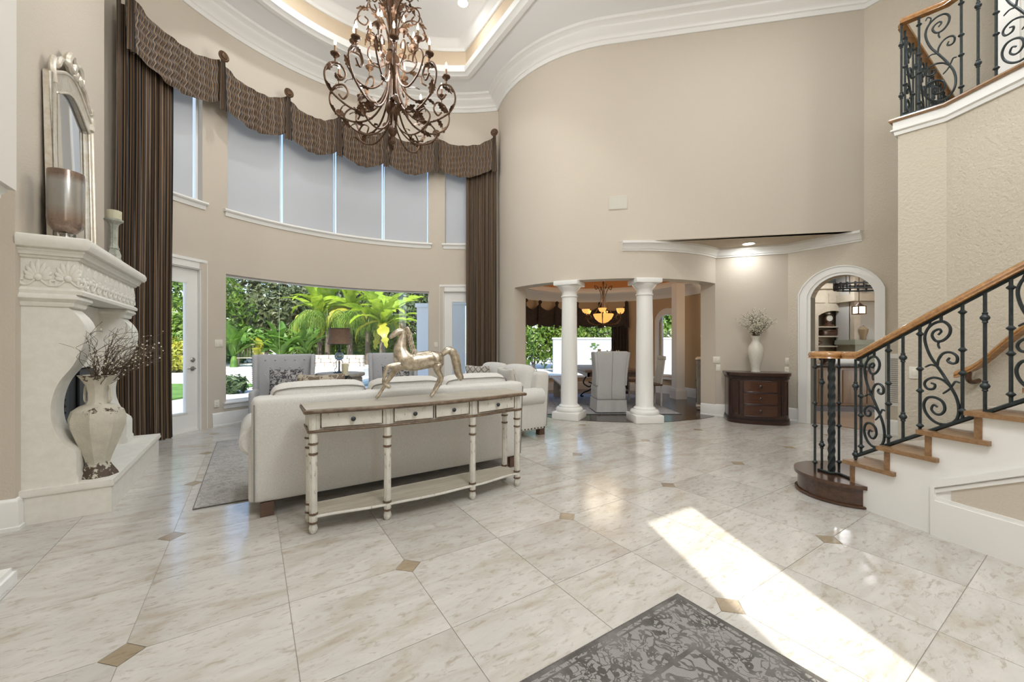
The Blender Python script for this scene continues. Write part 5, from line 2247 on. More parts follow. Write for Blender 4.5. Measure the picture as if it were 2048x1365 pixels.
legp = [(.016, 0), (.026, .012), (.030, .035), (.024, .065), (.020, .072)]
for k, x in enumerate(LEGX):
    for back in ((0, 1) if k in (0, 3) else (0,)):
        y = front(x) + .012 if not back else CD - .075
        lg = MB().lathe([(.014, .0), (.025, .010), (.029, .035), (.023, .062), (.023, .075), (.027, .08), (.027, .12), (.022, .13), (.026, .14), (.0255, .50), (.024, .56), (.027, .63), (.027, .69), (.029, .70), (.029, .838)], 16, flute=8, fd=.10).build('leg', M['distress_white'], co, loc=(x, y, 0))
        for z, r in ((.075, .031), (.135, .030), (.545, .030), (.615, .032), (.70, .034)):
            MB().lathe([(.022, z - .009), (r, z - .005), (r * 1.05, z), (r, z + .005), (.022, z + .009)], 14, cap=False).build('ring', M['brown_edge'], lg)
MB().prism(slab(-.005, .0, CD - .06), .105, .125).build('shelf', M['grey_wash'], co, smooth=30)
e = slab(.0, .005, CD - .055)
MB().tube([(x, y, .115) for x, y in e], .010, 8, closed=True).build('shelf_edge', M['distress_white'], co)

# ---- horse statue
t = NT('champagne silver')
v = t.coord('Object')
t.col(t.ramp(t.noise(v, 30, 4), [(.3, (.30, .25, .18)), (.55, (.62, .55, .44)), (.75, (.74, .69, .59))]))
t.set(Metallic=.9, Roughness=.28)
t.bump(t.noise(v, 45, 3), .15, .004)
M['horse'] = t.m
hs = thing('horse_statue', 'silvery-gold prancing horse statue standing on the console table', 'statue', (0, 0, 0))
hp = Vector((CO.x, CO.y, 0)) + Vector((D2.x, D2.y, 0)) * .80 + Vector((D1.x, D1.y, 0)) * .12
hs.location = (hp.x, hp.y, .8595)
hs.rotation_euler = (0, 0, TH - .08)


def skin_mesh(name, chains, mat, parent, sub=2):
    """chains: list of [(x,y,z,rx,ry)]; the first point of a later chain may be an index into the earlier vertices"""
    me = bpy.data.meshes.new(name)
    vs, es, rad = [], [], []
    for chn in chains:
        prev = None
        for p in chn:
            if isinstance(p, int):
                prev = p
                continue
            vs.append(p[:3])
            rad.append((p[3], p[4] if len(p) > 4 else p[3]))
            if prev is not None:
                es.append((prev, len(vs) - 1))
            prev = len(vs) - 1
    me.from_pydata(vs, es, [])
    o = link(name, me, parent)
    sk = o.modifiers.new('skin', 'SKIN')
    sk.use_smooth_shade = True
    lay = me.skin_vertices[0].data if len(me.skin_vertices) else None
    if lay is None:
        bm = bmesh.new()
        bm.from_mesh(me)
        bm.verts.layers.skin.verify()
        bm.to_mesh(me)
        bm.free()
        lay = me.skin_vertices[0].data
    for i, r in enumerate(rad):
        lay[i].radius = r
        lay[i].use_root = (i == 0)
    ss = o.modifiers.new('sub', 'SUBSURF')
    ss.levels = sub
    ss.render_levels = sub
    me.materials.append(mat)
    dgp = bpy.context.evaluated_depsgraph_get()
    me2 = bpy.data.meshes.new_from_object(o.evaluated_get(dgp))
    o.modifiers.clear()
    o.data = me2
    me2.materials.clear()
    me2.materials.append(mat)
    me2.polygons.foreach_set('use_smooth', [True] * len(me2.polygons))
    return o


# local x: + to the right (tail), z up; sizes in metres
HX = [
    [(.02, 0, .300, .080, .082), (-.06, 0, .292, .080, .084), (-.13, 0, .315, .076, .080), (-.165, 0, .360, .058, .066),
     (-.158, 0, .415, .040, .056), (-.142, 0, .465, .030, .046), (-.132, 0, .510, .026, .040), (-.146, 0, .545, .026, .038), (-.186, 0, .532, .026, .032), (-.226, 0, .500, .018, .020), (-.250, 0, .482, .015, .014)],
    [0, (.10, 0, .315, .074, .074), (.165, 0, .330, .072, .072), (.205, 0, .330, .046, .046)],
]
HX += [
    [2, (-.160, -.044, .275, .036), (-.220, -.046, .266, .027), (-.275, -.046, .262, .019), (-.292, -.046, .190, .0135), (-.302, -.046, .140, .0135), (-.276, -.046, .116, .014), (-.246, -.046, .098, .016)],
    [2, (-.170, .040, .255, .036), (-.220, .042, .190, .024), (-.262, .042, .125, .016), (-.300, .042, .065, .0125), (-.326, .042, .024, .013), (-.345, .042, .010, .016)],
    [12, (.135, -.042, .275, .050), (.125, -.046, .225, .034), (.170, -.046, .160, .020), (.160, -.046, .122, .015), (.115, -.046, .058, .0125), (.086, -.046, .020, .014), (.070, -.046, .010, .016)],
    [12, (.170, .040, .270, .050), (.155, .044, .220, .033), (.186, .044, .160, .020), (.166, .044, .120, .015), (.134, .044, .058, .0125), (.116, .044, .022, .014), (.100, .044, .010, .016)],
]
skin_mesh('body', HX, M['horse'], hs)
tail = smoothpath([(.185, 0, .350), (.240, 0, .385), (.290, 0, .352), (.312, 0, .275), (.328, 0, .200), (.352, 0, .150), (.340, 0, .142)], 5)
nT = len(tail)
tl_ = MB().tube(tail, [.014 + .026 * sin(pi * min(1, .1 + .9 * i / nT)) for i in range(nT)], 10)
for k in range(5):
    tl_.tube([p + Vector((.006 * (k - 2), .012 * sin(k * 2.0), -.004)) for p in tail], [.004 + .012 * sin(pi * i / nT) for i in range(nT)], 6)
tl_.build('tail', M['horse'], hs, smooth=70)
mn = MB()
for k in range(17):
    u = k / 16
    p = Vector((-.120 + .012 * u + .035 * u * u, -.0, .560 - .18 * u))
    mn.tube(smoothpath([p, p + Vector((.016, -.014, .008)), p + Vector((.026 + .008 * (k % 3), -.026, -.024)), p + Vector((.014 + .010 * (k % 2), -.034, -.072))], 4), [.010, .010, .010, .010, .010, .010, .009, .009, .008, .007, .006, .005, .003], 6)
mn.build('mane', M['horse'], hs, smooth=70)
er = MB()
for s in (-1, 1):
    er.lathe([(.004, -.006), (.010, .004), (.008, .018), (.001, .034)], 8, T(-.150, s * .018, .572) @ RY(radians(-12)))
er.build('ears', M['horse'], hs)

# ================================================================== CHEST WITH VASE
CHP = K0 + hd_ * .58 + hn * .34
cw_ang = atan2(hd_.y, hd_.x)
dc = thing('chest', 'dark mahogany demilune chest of three drawers against the hall wall', 'chest of drawers', (CHP.x, CHP.y, 0), cw_ang)
CWH, CDH, CH = .44, .28, .83


def demi(grow, n=28):
    pts = [(CWH + grow, CDH)]
    for i in range(n + 1):
        a = pi * i / n
        c_, s_ = cos(a), sin(a)
        x = (CWH + grow) * (abs(c_) ** .75) * (1 if c_ >= 0 else -1)
        y = .06 - (.30 + grow) * (s_ ** .62)
        pts.append((x, y))
    pts.append((-CWH - grow, CDH))
    return pts


MB().prism(demi(0), .09, .73).build('body', M['mahogany'], dc, smooth=30)
MB().prism(demi(.018), 0, .055).build('plinth', M['mahogany'], dc, smooth=30)
MB().prism(demi(.010), .055, .09).build('carved_base', simple('carved mahogany', (.02, .007, .004), .4, bump=1, bscale=70, bdist=.02), dc, smooth=30)
MB().prism(demi(.012), .73, .775).build('carved_frieze', simple('carved mahogany frieze', (.02, .007, .004), .4, bump=1, bscale=70, bdist=.02), dc, smooth=30)
MB().prism(demi(.028), .775, .79).build('cornice', M['mahogany'], dc, smooth=30)
MB().prism(demi(.036), .79, .83).build('top', M['mahogany'], dc, smooth=30)


def dfront(x, grow=0):
    c_ = min(1, abs(x) / (CWH + grow)) ** (1 / .75)
    s_ = sqrt(max(0, 1 - c_ * c_))
    return .06 - (.30 + grow) * (s_ ** .62)


for k in range(3):
    z0 = .13 + k * .195
    vs_ = []
    d = MB().sheet(lambda u, v: (-.24 + .48 * u, dfront(-.24 + .48 * u) - .012, z0 + .178 * v), 12, 2)
    dd = d.build('drawer', M['mahogany_light'], dc, smooth=50)
    bd = [(-.24 + .04 * i, dfront(-.24 + .04 * i) - .012, z0) for i in range(13)] + [(.24 - .04 * i, dfront(.24 - .04 * i) - .012, z0 + .178) for i in range(13)]
    MB().tube(bd, .006, 6, closed=True).build('drawer_moulding', M['mahogany'], dd)
    MB().lathe([(.008, 0), (.008, .015), (.024, .02), (.026, .028), (.012, .034), (.001, .035)], 16, T(0, dfront(0) - .012, z0 + .09) @ RX(pi / 2)).build('knob', M['mahogany'], dd)
for s in (-1, 1):
    bd = [(s * (.30 + .012 * i), dfront(.30 + .012 * i) - .006, .15) for i in range(9)] + [(s * (.396 - .012 * i), dfront(.396 - .012 * i) - .006, .70) for i in range(9)]
    MB().tube(bd, .007, 6, closed=True).build('side_panel_moulding', M['mahogany'], dc)
t = NT('pearl mosaic')
vo = t.n('ShaderNodeTexVoronoi')
vo.inputs['Scale'].default_value = 70
t.l(t.coord('Object'), vo.inputs['Vector'])
t.col(t.ramp(t.math('FRACT', t.math('MULTIPLY', vo.outputs['Distance'], 3.0)), [(.2, (.52, .49, .41)), (.8, (.74, .72, .65))]))
t.set(Roughness=.25)
M['pearl'] = t.m
vp = CHP + hd_ * -.02 + hn * .0
cv = thing('tall_vase', 'tall pearly white mosaic vase standing on the dark chest', 'vase', (vp.x, vp.y, .83))
MB().lathe([(.065, 0), (.07, .008), (.06, .03), (.075, .12), (.11, .28), (.118, .36), (.105, .43), (.068, .49), (.052, .52), (.06, .565), (.082, .60), (.074, .60), (.045, .54), (.05, .45)], 32, cap=False).build('body', M['pearl'], cv)
fb = thing('blossom_branches', 'spray of cream blossoms and dry branches in the pearly vase', 'dried branches', (vp.x, vp.y, .83 + .50))
twig_bunch(fb, 48, .36, .58, .30, .012, 11, 7, .0085, .02, .0028)

# ================================================================== DINING ROTUNDA
P, N = ring_fn(C2, 2.36)
DW0, DW1 = dg(66), dg(158)
AW0, AW1 = dg(27), dg(40)
RIN = 2.36
w = grid_wall(MB(), P, N, dg(-43), dg(189), 0, 3.4, .16, [(DW0, DW1, .36, 2.14), (AW0, AW1, .45, 2.1)], .05)
tag(w.build('wall_dining', M['dining_wall'], smooth=30), kind='structure')
w = MB()
grid_wall(w, *ring_fn(C2, RIN + .06), DW0, DW1, .36, 2.14, .05, [(DW0 + .01, DW1 - .01, .40, 2.10)], .05)
dw = tag(w.build('window_5', M['trim'], smooth=20), kind='structure')
for k in range(4):
    a0, a1 = DW0 + (DW1 - DW0) * k / 4, DW0 + (DW1 - DW0) * (k + 1) / 4
    grid_wall(MB(), *ring_fn(C2, RIN + .08), a0 + .003, a1 - .003, .40, 2.10, .008, (), .05).build('pane', M['glass'], dw, smooth=20)
w = MB().sweep([(-.06, -.02), (.05, -.02), (.05, .015), (-.06, .015)], [(p.x, p.y, .36) for p in arc(C2, RIN, DW0 - .01, DW1 + .01, 30)], side=1)
w.build('window_sill', M['trim'], dw)
# arched side window in the dining wall
w = MB()
grid_wall(w, *ring_fn(C2, RIN + .05), AW0, AW1, .45, 2.1, .06, [(AW0 + .02, AW1 - .02, .50, 2.05)], .05)
dw2 = tag(w.build('window_7', M['trim'], smooth=20), kind='structure')
grid_wall(MB(), *ring_fn(C2, RIN + .08), AW0 + .02, AW1 - .02, .50, 2.05, .008, (), .05).build('pane', M['glass'], dw2)
am = (AW0 + AW1) / 2
p = on_circle(C2, RIN - .03, am)
Ma = Matrix(((-sin(am), 0, -cos(am), p.x), (cos(am), 0, -sin(am), p.y), (0, 1, 0, 0), (0, 0, 0, 1)))
cwid = (AW1 - AW0) * RIN / 2
w = MB()
ia = [(-cwid, .42)] + arch_pts(-cwid, cwid, 1.86, 2.06, 12) + [(cwid, .42)]
oa = [(-cwid - .11, .42)] + arch_pts(-cwid - .11, cwid + .11, 1.92, 2.22, 12) + [(cwid + .11, .42)]
band(w, ia, oa, -.02, .03, Ma)
w.box(-cwid - .15, cwid + .15, .38, .43, -.02, .06, Ma)
w.build('casing', M['trim'], dw2)
# ceiling: ring, crown, terracotta recess
w = MB().prism([tuple(p) for p in arc(C2, 2.38, 0, 2 * pi, 48)[:-1]], 2.72, 2.78, holes=[[tuple(p) for p in arc(C2, 2.02, 0, 2 * pi, 48)[:-1]]])
tag(w.build('ceiling_dining_ring', M['ceiling'], smooth=0), kind='structure')
w = MB().lathe([(2.02, 2.72), (2.02, 3.05), (1.6, 3.25), (.001, 3.32)], 48, T(C2.x, C2.y, 0), cap=False)
tag(w.build('ceiling_dining_dome', M['orange'], smooth=60), kind='structure')
w = MB().prism([tuple(p) for p in arc(C2, 2.39, 0, 2 * pi, 48)[:-1]], 3.38, 3.44)
tag(w.build('roof_dining', M['ceiling'], smooth=0), kind='structure')
w = MB().sweep([(0, -.24), (.02, -.24), (.03, -.16), (.05, -.14), (.10, -.08), (.12, -.06), (.16, -.03), (.17, 0), (0, 0)], [(p.x, p.y, 2.72) for p in arc(C2, RIN, dg(-49), dg(191), 60)], side=1)
tag(w.build('trim_dining_crown', M['trim'], smooth=50), kind='structure')
w = MB().sweep([(-.03, 2.70), (.04, 2.69), (.05, 2.75), (.03, 2.82), (.0, 2.83), (-.03, 2.72)], [(p.x, p.y, 0) for p in arc(C2, 2.02, 0, 2 * pi, 48)[:-1]], closed=True, side=1)
tag(w.build('trim_dining_dome', M['trim'], smooth=50), kind='structure')
baseb = MB().sweep(BASE, [(p.x, p.y, .004) for p in arc(C2, RIN, dg(-49), dg(191), 50)], side=1)
tag(baseb.build('baseboard_dining', M['trim'], smooth=50), kind='structure')
p = Vector((3.93, 9.42))
w = MB().box(-.10, .10, -.12, .12, 0, 2.72, T(p.x, p.y, 0) @ RZ(.1))
w.box(-.135, .135, -.155, .155, 0, .20, T(p.x, p.y, 0) @ RZ(.1))
w.box(-.12, .12, -.14, .14, .20, .25, T(p.x, p.y, 0) @ RZ(.1))
tag(w.build('trim_dining_pilaster', M['trim'], smooth=0), kind='structure')
# plank floor
fd = MB().prism([tuple(p) for p in arc(C2, 2.40, 0, 2 * pi, 48)[:-1]], -.10, .000)
dfl = tag(fd.build('floor_dining', M['plank'], smooth=0), kind='structure')
RF = 2.42
pw = .127
k = 0
y = -RF + .01
while y < RF - .02:
    y1 = min(y + pw - .003, RF - .005)
    xa = sqrt(max(0, RF * RF - y * y))
    xb = sqrt(max(0, RF * RF - y1 * y1))
    x = -max(min(xa, xb), .1)
    xe = max(min(xa, xb), .1)
    MB().prism([(-xa, y), (xa, y), (xb, y1), (-xb, y1)], 0, .006, RZ(TH)).build('plank', M['plank'], dfl, smooth=0, loc=(C2.x, C2.y, 0))
    y += pw
# rug
dr = thing('area_rug', 'blue-grey rug under the dining table, seen between the columns', 'rug', (1.85, 8.75, .0065))
MB().rbox(-1.25, 1.25, -1.46, 1.46, 0, .008, .004, 2).build('pile', rug_mat('blue grey rug', (.30, .32, .36), (.56, .56, .57), 9, (1.25, 1.46, .3)), dr)
MB().tube([(-1.25, -1.46, .004), (1.25, -1.46, .004), (1.25, 1.46, .004), (-1.25, 1.46, .004)], .006, 6, closed=True).build('bound_edge', M['rug_edge'], dr)
ZD0 = .017
# head chair in a slipcover, back to the camera
sc_ = thing('slipcover_chair', 'grey slipcovered dining chair with its back to the room', 'chair', (ray(1216) * 7.62, 7.62, ZD0), .03)


def flare(p):
    k = max(0, (p[2] - .75) / .4)
    return (p[0] * (1 + .16 * k), p[1] - .10 * max(0, p[2] - .5), p[2])


MB().rbox(-.255, .255, -.26, -.17, .24, 1.145, .03, 5, fn=flare).build('back_cover', M['slipcover'], sc_)
for s in (-1, 1):
    MB().rbox(s * .265 - .03, s * .265 + .03, -.25, .10, .50, 1.13, .025, 3, fn=lambda p: (p[0] * (1 + .16 * max(0, (p[2] - .75) / .4)), p[1] - .10 * max(0, p[2] - .5) - (.0 if p[1] < 0 else .12 * max(0, p[2] - .6)), p[2])).build('wing', M['slipcover'], sc_)
MB().rbox(-.27, .27, -.25, .28, .24, .50, .03, 4, (0, 0, .02)).build('seat_cover', M['slipcover'], sc_)
w = MB()
n = 60
ring_ = []
for i in range(n):
    u = i / n * 4
    k = int(u)
    f = u - k
    cs_ = [(-.272, -.265), (.272, -.265), (.272, .285), (-.272, .285)]
    a, b = cs_[k], cs_[(k + 1) % 4]
    ring_.append((a[0] + (b[0] - a[0]) * f, a[1] + (b[1] - a[1]) * f))
vs_ = [(x, y, .25) for x, y in ring_] + [(x * (1.05 + .02 * (i % 3)), y * (1.05 + .02 * (i % 3)), .02) for i, (x, y) in enumerate(ring_)]
w.add(vs_, [(i, (i + 1) % n, n + (i + 1) % n, n + i) for i in range(n)])
w.build('skirt', M['slipcover'], sc_, smooth=60)
w = MB().tube([flare((0, -.263, z)) for z in (.25, .5, .75, 1.0, 1.13)], .004, 5)
w.tube([(-.262, -.268, .25), (.262, -.268, .25)], .004, 5)
w.build('seam', M['piping'], sc_)
for x in (-.22, .22):
    for y in (-.21, .23):
        MB().box(x - .02, x + .02, y - .02, y + .02, 0, .24).build('leg', M['leg_wood'], sc_, smooth=0)
# table
M['table_wood'] = wood('rustic table wood', (.10, .055, .035), (.22, .14, .095), .45, stretch=(12, 1.5, 12), coat=.1)
tb = thing('dining_table', 'rustic plank dining table on scrolled iron base in the rotunda', 'dining table', (2.03, 9.0, ZD0))
for k in range(6):
    MB().rbox(-.56 + k * .187, -.56 + (k + 1) * .187 - .003, -1.02, 1.02, .70, .755, .006, 1).build('top_plank', M['table_wood'], tb)
w = MB()
for (x0, x1, y0, y1) in ((-.50, .50, -.95, -.91), (-.50, .50, .91, .95), (-.50, -.46, -.95, .95), (.46, .50, -.95, .95)):
    w.box(x0, x1, y0, y1, .61, .70)
w.build('apron', M['table_wood'], tb)
for s in (-1, 1):
    w = MB()
    for q in (-1, 1):
        w.tube(smoothpath([(q * .03, 0, .62), (q * .22, 0, .50), (q * .30, 0, .34), (q * .16, 0, .24), (q * .10, 0, .32), (q * .18, 0, .36)], 5), .016, 7, M=T(0, s * .65, 0))
        w.tube(smoothpath([(q * .02, 0, .45), (q * .10, 0, .20), (q * .30, 0, .10), (q * .36, 0, .02), (q * .30, 0, .016)], 5), .018, 7, M=T(0, s * .65, 0))
    w.tube([(0, s * .65, .02), (0, s * .65, .62)], .022, 8)
    w.build('iron_base', M['iron'], tb)
MB().tube([(0, -.65, .30), (0, .65, .30)], .014, 7).build('stretcher', M['iron'], tb)
# bench on the window side
M['limewash'] = wood('limewashed wood', (.50, .48, .43), (.64, .62, .57), .5, stretch=(12, 1.5, 12), coat=0)
bn = thing('bench', 'whitewashed bench along the window side of the dining table', 'bench', (1.17, 9.0, ZD0))
for k in range(3):
    MB().rbox(-.18 + .12 * k, -.066 + .12 * k, -.85, .85, .42, .46, .006, 1).build('seat_plank', M['limewash'], bn)
for y in (-.7, .7):
    MB().box(-.16, .16, y - .03, y + .03, 0, .42).build('leg', M['limewash'], bn, smooth=0)
MB().box(-.025, .025, -.67, .67, .14, .20).build('stretcher', M['limewash'], bn, smooth=0)


def slat_chair(label, loc, rz):
    t = thing('slat_chair', label, 'chair', loc, rz, group='slat-back dining chairs')
    MB().rbox(-.22, .22, -.22, .22, .42, .455, .012, 2).build('seat', M['leg_wood'], t)
    for x in (-.19, .19):
        MB().tube([(x, .20, 0), (x, .20, .45), (x, .27, 1.0)], .018, 7).build('leg', M['limewash'], t)
        MB().tube([(x, -.20, 0), (x, -.19, .42)], .018, 7).build('leg', M['limewash'], t)
    for x in (-.12, -.06, 0, .06, .12):
        MB().box(-.014, .014, -.006, .006, 0, .54, T(x, .205, .45) @ RX(radians(-7))).build('back_slat', M['limewash'], t)
    MB().rbox(-.22, .22, .255, .29, .95, 1.03, .012, 2).build('top_rail', M['limewash'], t)
    MB().box(-.19, .19, -.20, -.18, .20, .225).build('stretcher', M['limewash'], t, smooth=0)
    return t


slat_chair('nearer of the two slat-back chairs on the wall side of the dining table', (2.86, 8.35, ZD0), -pi / 2)
slat_chair('farther of the two slat-back chairs on the wall side of the dining table', (2.86, 9.25, ZD0), -pi / 2)
# centrepieces
bp = thing('blossom_vase', 'small vase of white blossom twigs on the dining table', 'vase', (2.20, 8.75, ZD0 + .755))
MB().lathe([(.05, 0), (.065, .06), (.06, .12), (.04, .16), (.05, .18)], 18, cap=False).build('vase', M['nickel'], bp)
twig_bunch(bp, 18, .30, .48, .26, .01, 21, 4, .014, .03, .003)
for (x, y, hh, lab) in ((1.93, 8.80, .36, 'tall grey pillar candle holder on the dining table'), (2.05, 8.62, .20, 'short grey pillar candle holder beside the tall one')):
    c = thing('pillar_holder', lab, 'candlestick', (x, y, ZD0 + .755))
    MB().lathe([(.05, 0), (.052, .02), (.035, .03), (.035, hh - .04), (.05, hh - .03), (.05, hh)], 16).build('column', M['driftwood'], c)
    MB().lathe([(.036, hh), (.036, hh + .05), (.005, hh + .052)], 14).build('candle', M['candle'], c)
# drapes and valance
drape('plain dark brown drape right of the dining window', dg(72), dg(60.5), .02, 2.2, C2, RIN - .10, M['dark_drape'], pleats=5, amp=.035)
dv = thing('valance', 'dark brown swagged valance over the dining window', 'valance', (C2.x, C2.y, 0))
ZV2 = 2.36
DA = [dg(x) for x in (61, 80, 97, 113, 128, 143, 158)]
for k in range(6):
    def fn(u, v, a0=DA[k], a1=DA[k + 1]):
        a = a0 + (a1 - a0) * u
        sag = sin(pi * u)
        top = ZV2 - .15 * sag
        bot = ZV2 - .52 - .08 * sag
        q = on_circle(O2, RIN - .15 - .03 * sag + .012 * sin(v * 24 + 3 * abs(u - .5)), a)
        return (q.x, q.y, bot + (top - bot) * v)
    MB().sheet(fn, 16, 16).build('swag', M['dark_drape'], dv, smooth=80)
for a in DA:
    MB().sheet(lambda u, v, a=a: (*on_circle(O2, RIN - .19 + .012 * sin(u * 12), a + (u - .5) * .05 * (1.3 - .5 * v)), ZV2 - .62 + .68 * v), 12, 5).build('jabot', M['dark_drape'], dv, smooth=80)
    p = on_circle(O2, RIN - .21, a)
    MB().ball((p.x, p.y, ZV2 + .06), .05, 10, 8).build('rosette', M['dark_drape'], dv)
# chandelier
M['alabaster'] = emit('lit alabaster', (1.0, .50, .12), 1.0)
M['alabaster'].node_tree.nodes['Principled BSDF'].inputs['Base Color'].default_value = (.75, .50, .20, 1)
d2 = thing('dining_chandelier', 'bronze scroll chandelier with glowing amber bowls over the dining table', 'chandelier', (C2.x - .02, C2.y, 1.66))
MB().lathe([(.001, 0), (.025, .02), (.02, .05), (.012, .08), (.012, .95), (.02, 1.0), (.012, 1.05), (.012, 1.6)], 12).build('stem', M['rust_iron'], d2)
MB().lathe([(.02, .10), (.10, .13), (.18, .20), (.22, .28), (.225, .31), (.215, .31), (.17, .21), (.02, .12)], 28, cap=False).build('centre_bowl', M['alabaster'], d2)
for k in range(6):
    a = 2 * pi * k / 6 + .25
    ar = MB().tube(smoothpath([(.015, 0, .10), (.16, 0, .06), (.34, 0, .10), (.43, 0, .22), (.38, 0, .30), (.31, 0, .25), (.34, 0, .20)], 5), .010, 6).build('arm', M['rust_iron'], d2, rot=a)
    MB().lathe([(.015, .32), (.06, .34), (.085, .39), (.088, .41), (.08, .405), (.05, .35)], 18, T(.43, 0, 0), cap=False).build('glass_cup', M['alabaster'], ar)
    MB().tube([(.43, 0, .22), (.43, 0, .34)], .012, 6).build('cup_stem', M['rust_iron'], ar)
for k in range(4):
    a = 2 * pi * k / 4 + .1
    MB().tube(smoothpath([(.21, 0, .30), (.08, 0, .52), (.05, 0, .72), (.12, 0, .90), (.20, 0, .95), (.17, 0, .86), (.12, 0, .90)], 5), .009, 6).build('upper_scroll', M['rust_iron'], d2, rot=a)
l = bpy.data.lights.new('lamp', 'POINT')
l.energy = POWER_DINING
l.shadow_soft_size = .40
l.color = (1, .84, .62)
o = bpy.data.objects.new('lamp', l)
COL.objects.link(o)
o.parent = d2
o.location = (0, 0, .62)
# mirrored cabinet with lamp
M['antique_mirror'] = simple('antique mirror', (.30, .32, .30), .2, .8, c2=(.14, .15, .13), scale=9)
cb_a = dg(-27)
cp = on_circle(C2, RIN - .29, cb_a)
cb = thing('mirrored_cabinet', 'narrow antiqued-mirror cabinet standing inside the dining room, right of the columns', 'cabinet', (cp.x, cp.y, .006), cb_a + pi / 2 + pi)
MB().rbox(-.38, .38, -.16, .16, .10, .98, .01, 1).build('body', M['driftwood'], cb)
MB().rbox(-.41, .41, -.19, .17, .98, 1.02, .012, 1).build('top', M['silver_gilt'], cb)
MB().rbox(-.40, .40, -.18, .17, .05, .11, .02, 1).build('base', M['silver_gilt'], cb)
for x in (-.19, .19):
    d = MB().rbox(x - .17, x + .17, -.175, -.155, .14, .95, .006, 1).build('door', M['antique_mirror'], cb)
    MB().ball((x + (.13 if x < 0 else -.13), -.185, .55), .014, 8, 6).build('knob', M['iron'], d)
for x in (-.34, .34):
    for y in (-.12, .12):
        MB().ball((x, y, .03), (.045, .045, .032), 10, 8).build('foot', M['silver_gilt'], cb)
MB().rbox(-.392, -.378, -.12, .12, .16, .93, .004, 1).build('side_mirror', M['antique_mirror'], cb)
cl = on_circle(C2, RIN - .27, cb_a - .05)
tl2 = thing('buffet_lamp', 'white-shaded lamp on the mirrored cabinet, half hidden by the wall end', 'lamp', (cl.x, cl.y, 1.026))
MB().lathe([(.07, 0), (.075, .02), (.03, .05), (.06, .16), (.07, .22), (.03, .32), (.015, .36), (.012, .46)], 20).build('base', M['pearl'], tl2)
M['shade_lit'] = emit('lit white shade', (1, .88, .70), 1.4)
MB().lathe([(.12, .42), (.11, .66)], 24, cap=False).build('shade', M['shade_lit'], tl2)
l = bpy.data.lights.new('lamp', 'POINT')
l.energy = 9
l.shadow_soft_size = .06
l.color = (1, .80, .55)
o = bpy.data.objects.new('lamp', l)
COL.objects.link(o)
o.parent = tl2
o.location = (0, 0, .72)

# ================================================================== KITCHEN THROUGH THE ARCH
kz = 2.95
KY = 9.6
kp = lambda px, y=KY: ray(px) * y
w = MB().prism([tuple(K1 + D2 * .16 - RW * .5), tuple(K1 + RW * 3 + D2 * .16), (12, 4.0), (12, KY + .2), (4.9, KY + .2)], -.10, .0)
tag(w.build('floor_kitchen', wood('warm kitchen floor', (.30, .19, .11), (.42, .29, .18), .35), smooth=0), kind='structure')
w = MB().prism([tuple(K1 + D2 * .10 - RW * .6), tuple(K1 + RW * 3 + D2 * .10), (12, 4.0), (12, KY + .3), (4.7, KY + .3)], kz, kz + .1)
tag(w.build('ceiling_kitchen', M['ceiling'], smooth=0), kind='structure')
w = MB().box(4.9, 12, KY + .36, KY + .46, 0, kz)
w.box(11.9, 12, 4, KY + .4, 0, kz)
w.add([(K1.x, K1.y + .1, 0), (5.6, KY + .4, 0), (5.6, KY + .4, kz), (K1.x, K1.y + .1, kz)], [(0, 1, 2, 3)])
tag(w.build('wall_kitchen', M['taupe'], smooth=0), kind='structure')
M['cab'] = simple('glazed cream cabinet', (.42, .36, .28), .5, c2=(.50, .44, .35), scale=5)
M['cab_brown'] = wood('brown glazed cabinet', (.22, .14, .08), (.34, .23, .14), .45, stretch=(8, 8, 1))
kb = thing('kitchen_shelving', 'built-in cream cabinet with an arched shelf niche seen through the archway', 'cabinet', (kp(1670), KY, 0))
x0, x1 = kp(1610) - kb.location[0], kp(1702) - kb.location[0]
n0, n1_ = kp(1637) - kb.location[0], kp(1702) - kb.location[0]
zn0, zn1, znt = zat(730, KY), zat(632, KY), zat(622, KY)
n0b, n1b = n0 - .0, n1_ - .03
Mk = Matrix(((1, 0, 0, 0), (0, 0, 1, 0), (0, 1, 0, 0), (0, 0, 0, 1)))
niche = [(n0b, zn0)] + arch_pts(n0b, n1b, zn1, znt, 12) + [(n1b, zn0)]
MB().prism([(x0 - .6, .9), (x1 + .02, .9), (x1 + .02, 2.62), (x0 - .6, 2.62)], 0, .04, Mk, holes=[niche]).build('face_frame', M['cab'], kb, smooth=20)
MB().box(x0 - .6, x1 + .02, .30, .34, .9, 2.62).build('back_panel', M['cab'], kb, smooth=0)
for zz in (zat(653, KY), zat(672, KY), zat(692, KY)):
    MB().box(n0b - .05, n1b + .05, .03, .30, zz - .03, zz).build('shelf', M['cab'], kb, smooth=0)
MB().box(x0 - .6, x1 + .05, -.06, .3, 2.62, 2.75).build('cornice', M['cab'], kb, smooth=0)
for (a, b) in ((n0b + .24, n1b - .05), (n0b - .2, n0b + .16)):
    MB().box(a, b, -.015, 0, zat(606, KY), zat(590, KY) + .02).build('upper_panel', M['cab'], kb, smooth=0)
MB().box(x0 - .6, x1 + .02, -.1, .3, 0, .9).build('lower_cabinet', M['cab_brown'], kb, smooth=0)
sz = [zat(653, KY), zat(672, KY), zat(692, KY)]
ck = thing('mantel_clock', 'small dark balloon clock on the top kitchen shelf', 'clock', (kp(1666), KY + .15, sz[0]))
MB().lathe([(.13, 0), (.12, .04), (.08, .06), (.06, .10)], 12).build('base', M['oak_dark'], ck)
MB().lathe([(.001, -.04), (.10, -.04), (.115, 0), (.10, .04), (.001, .04)], 20, T(0, 0, .20) @ RX(pi / 2)).build('case', M['oak_dark'], ck)
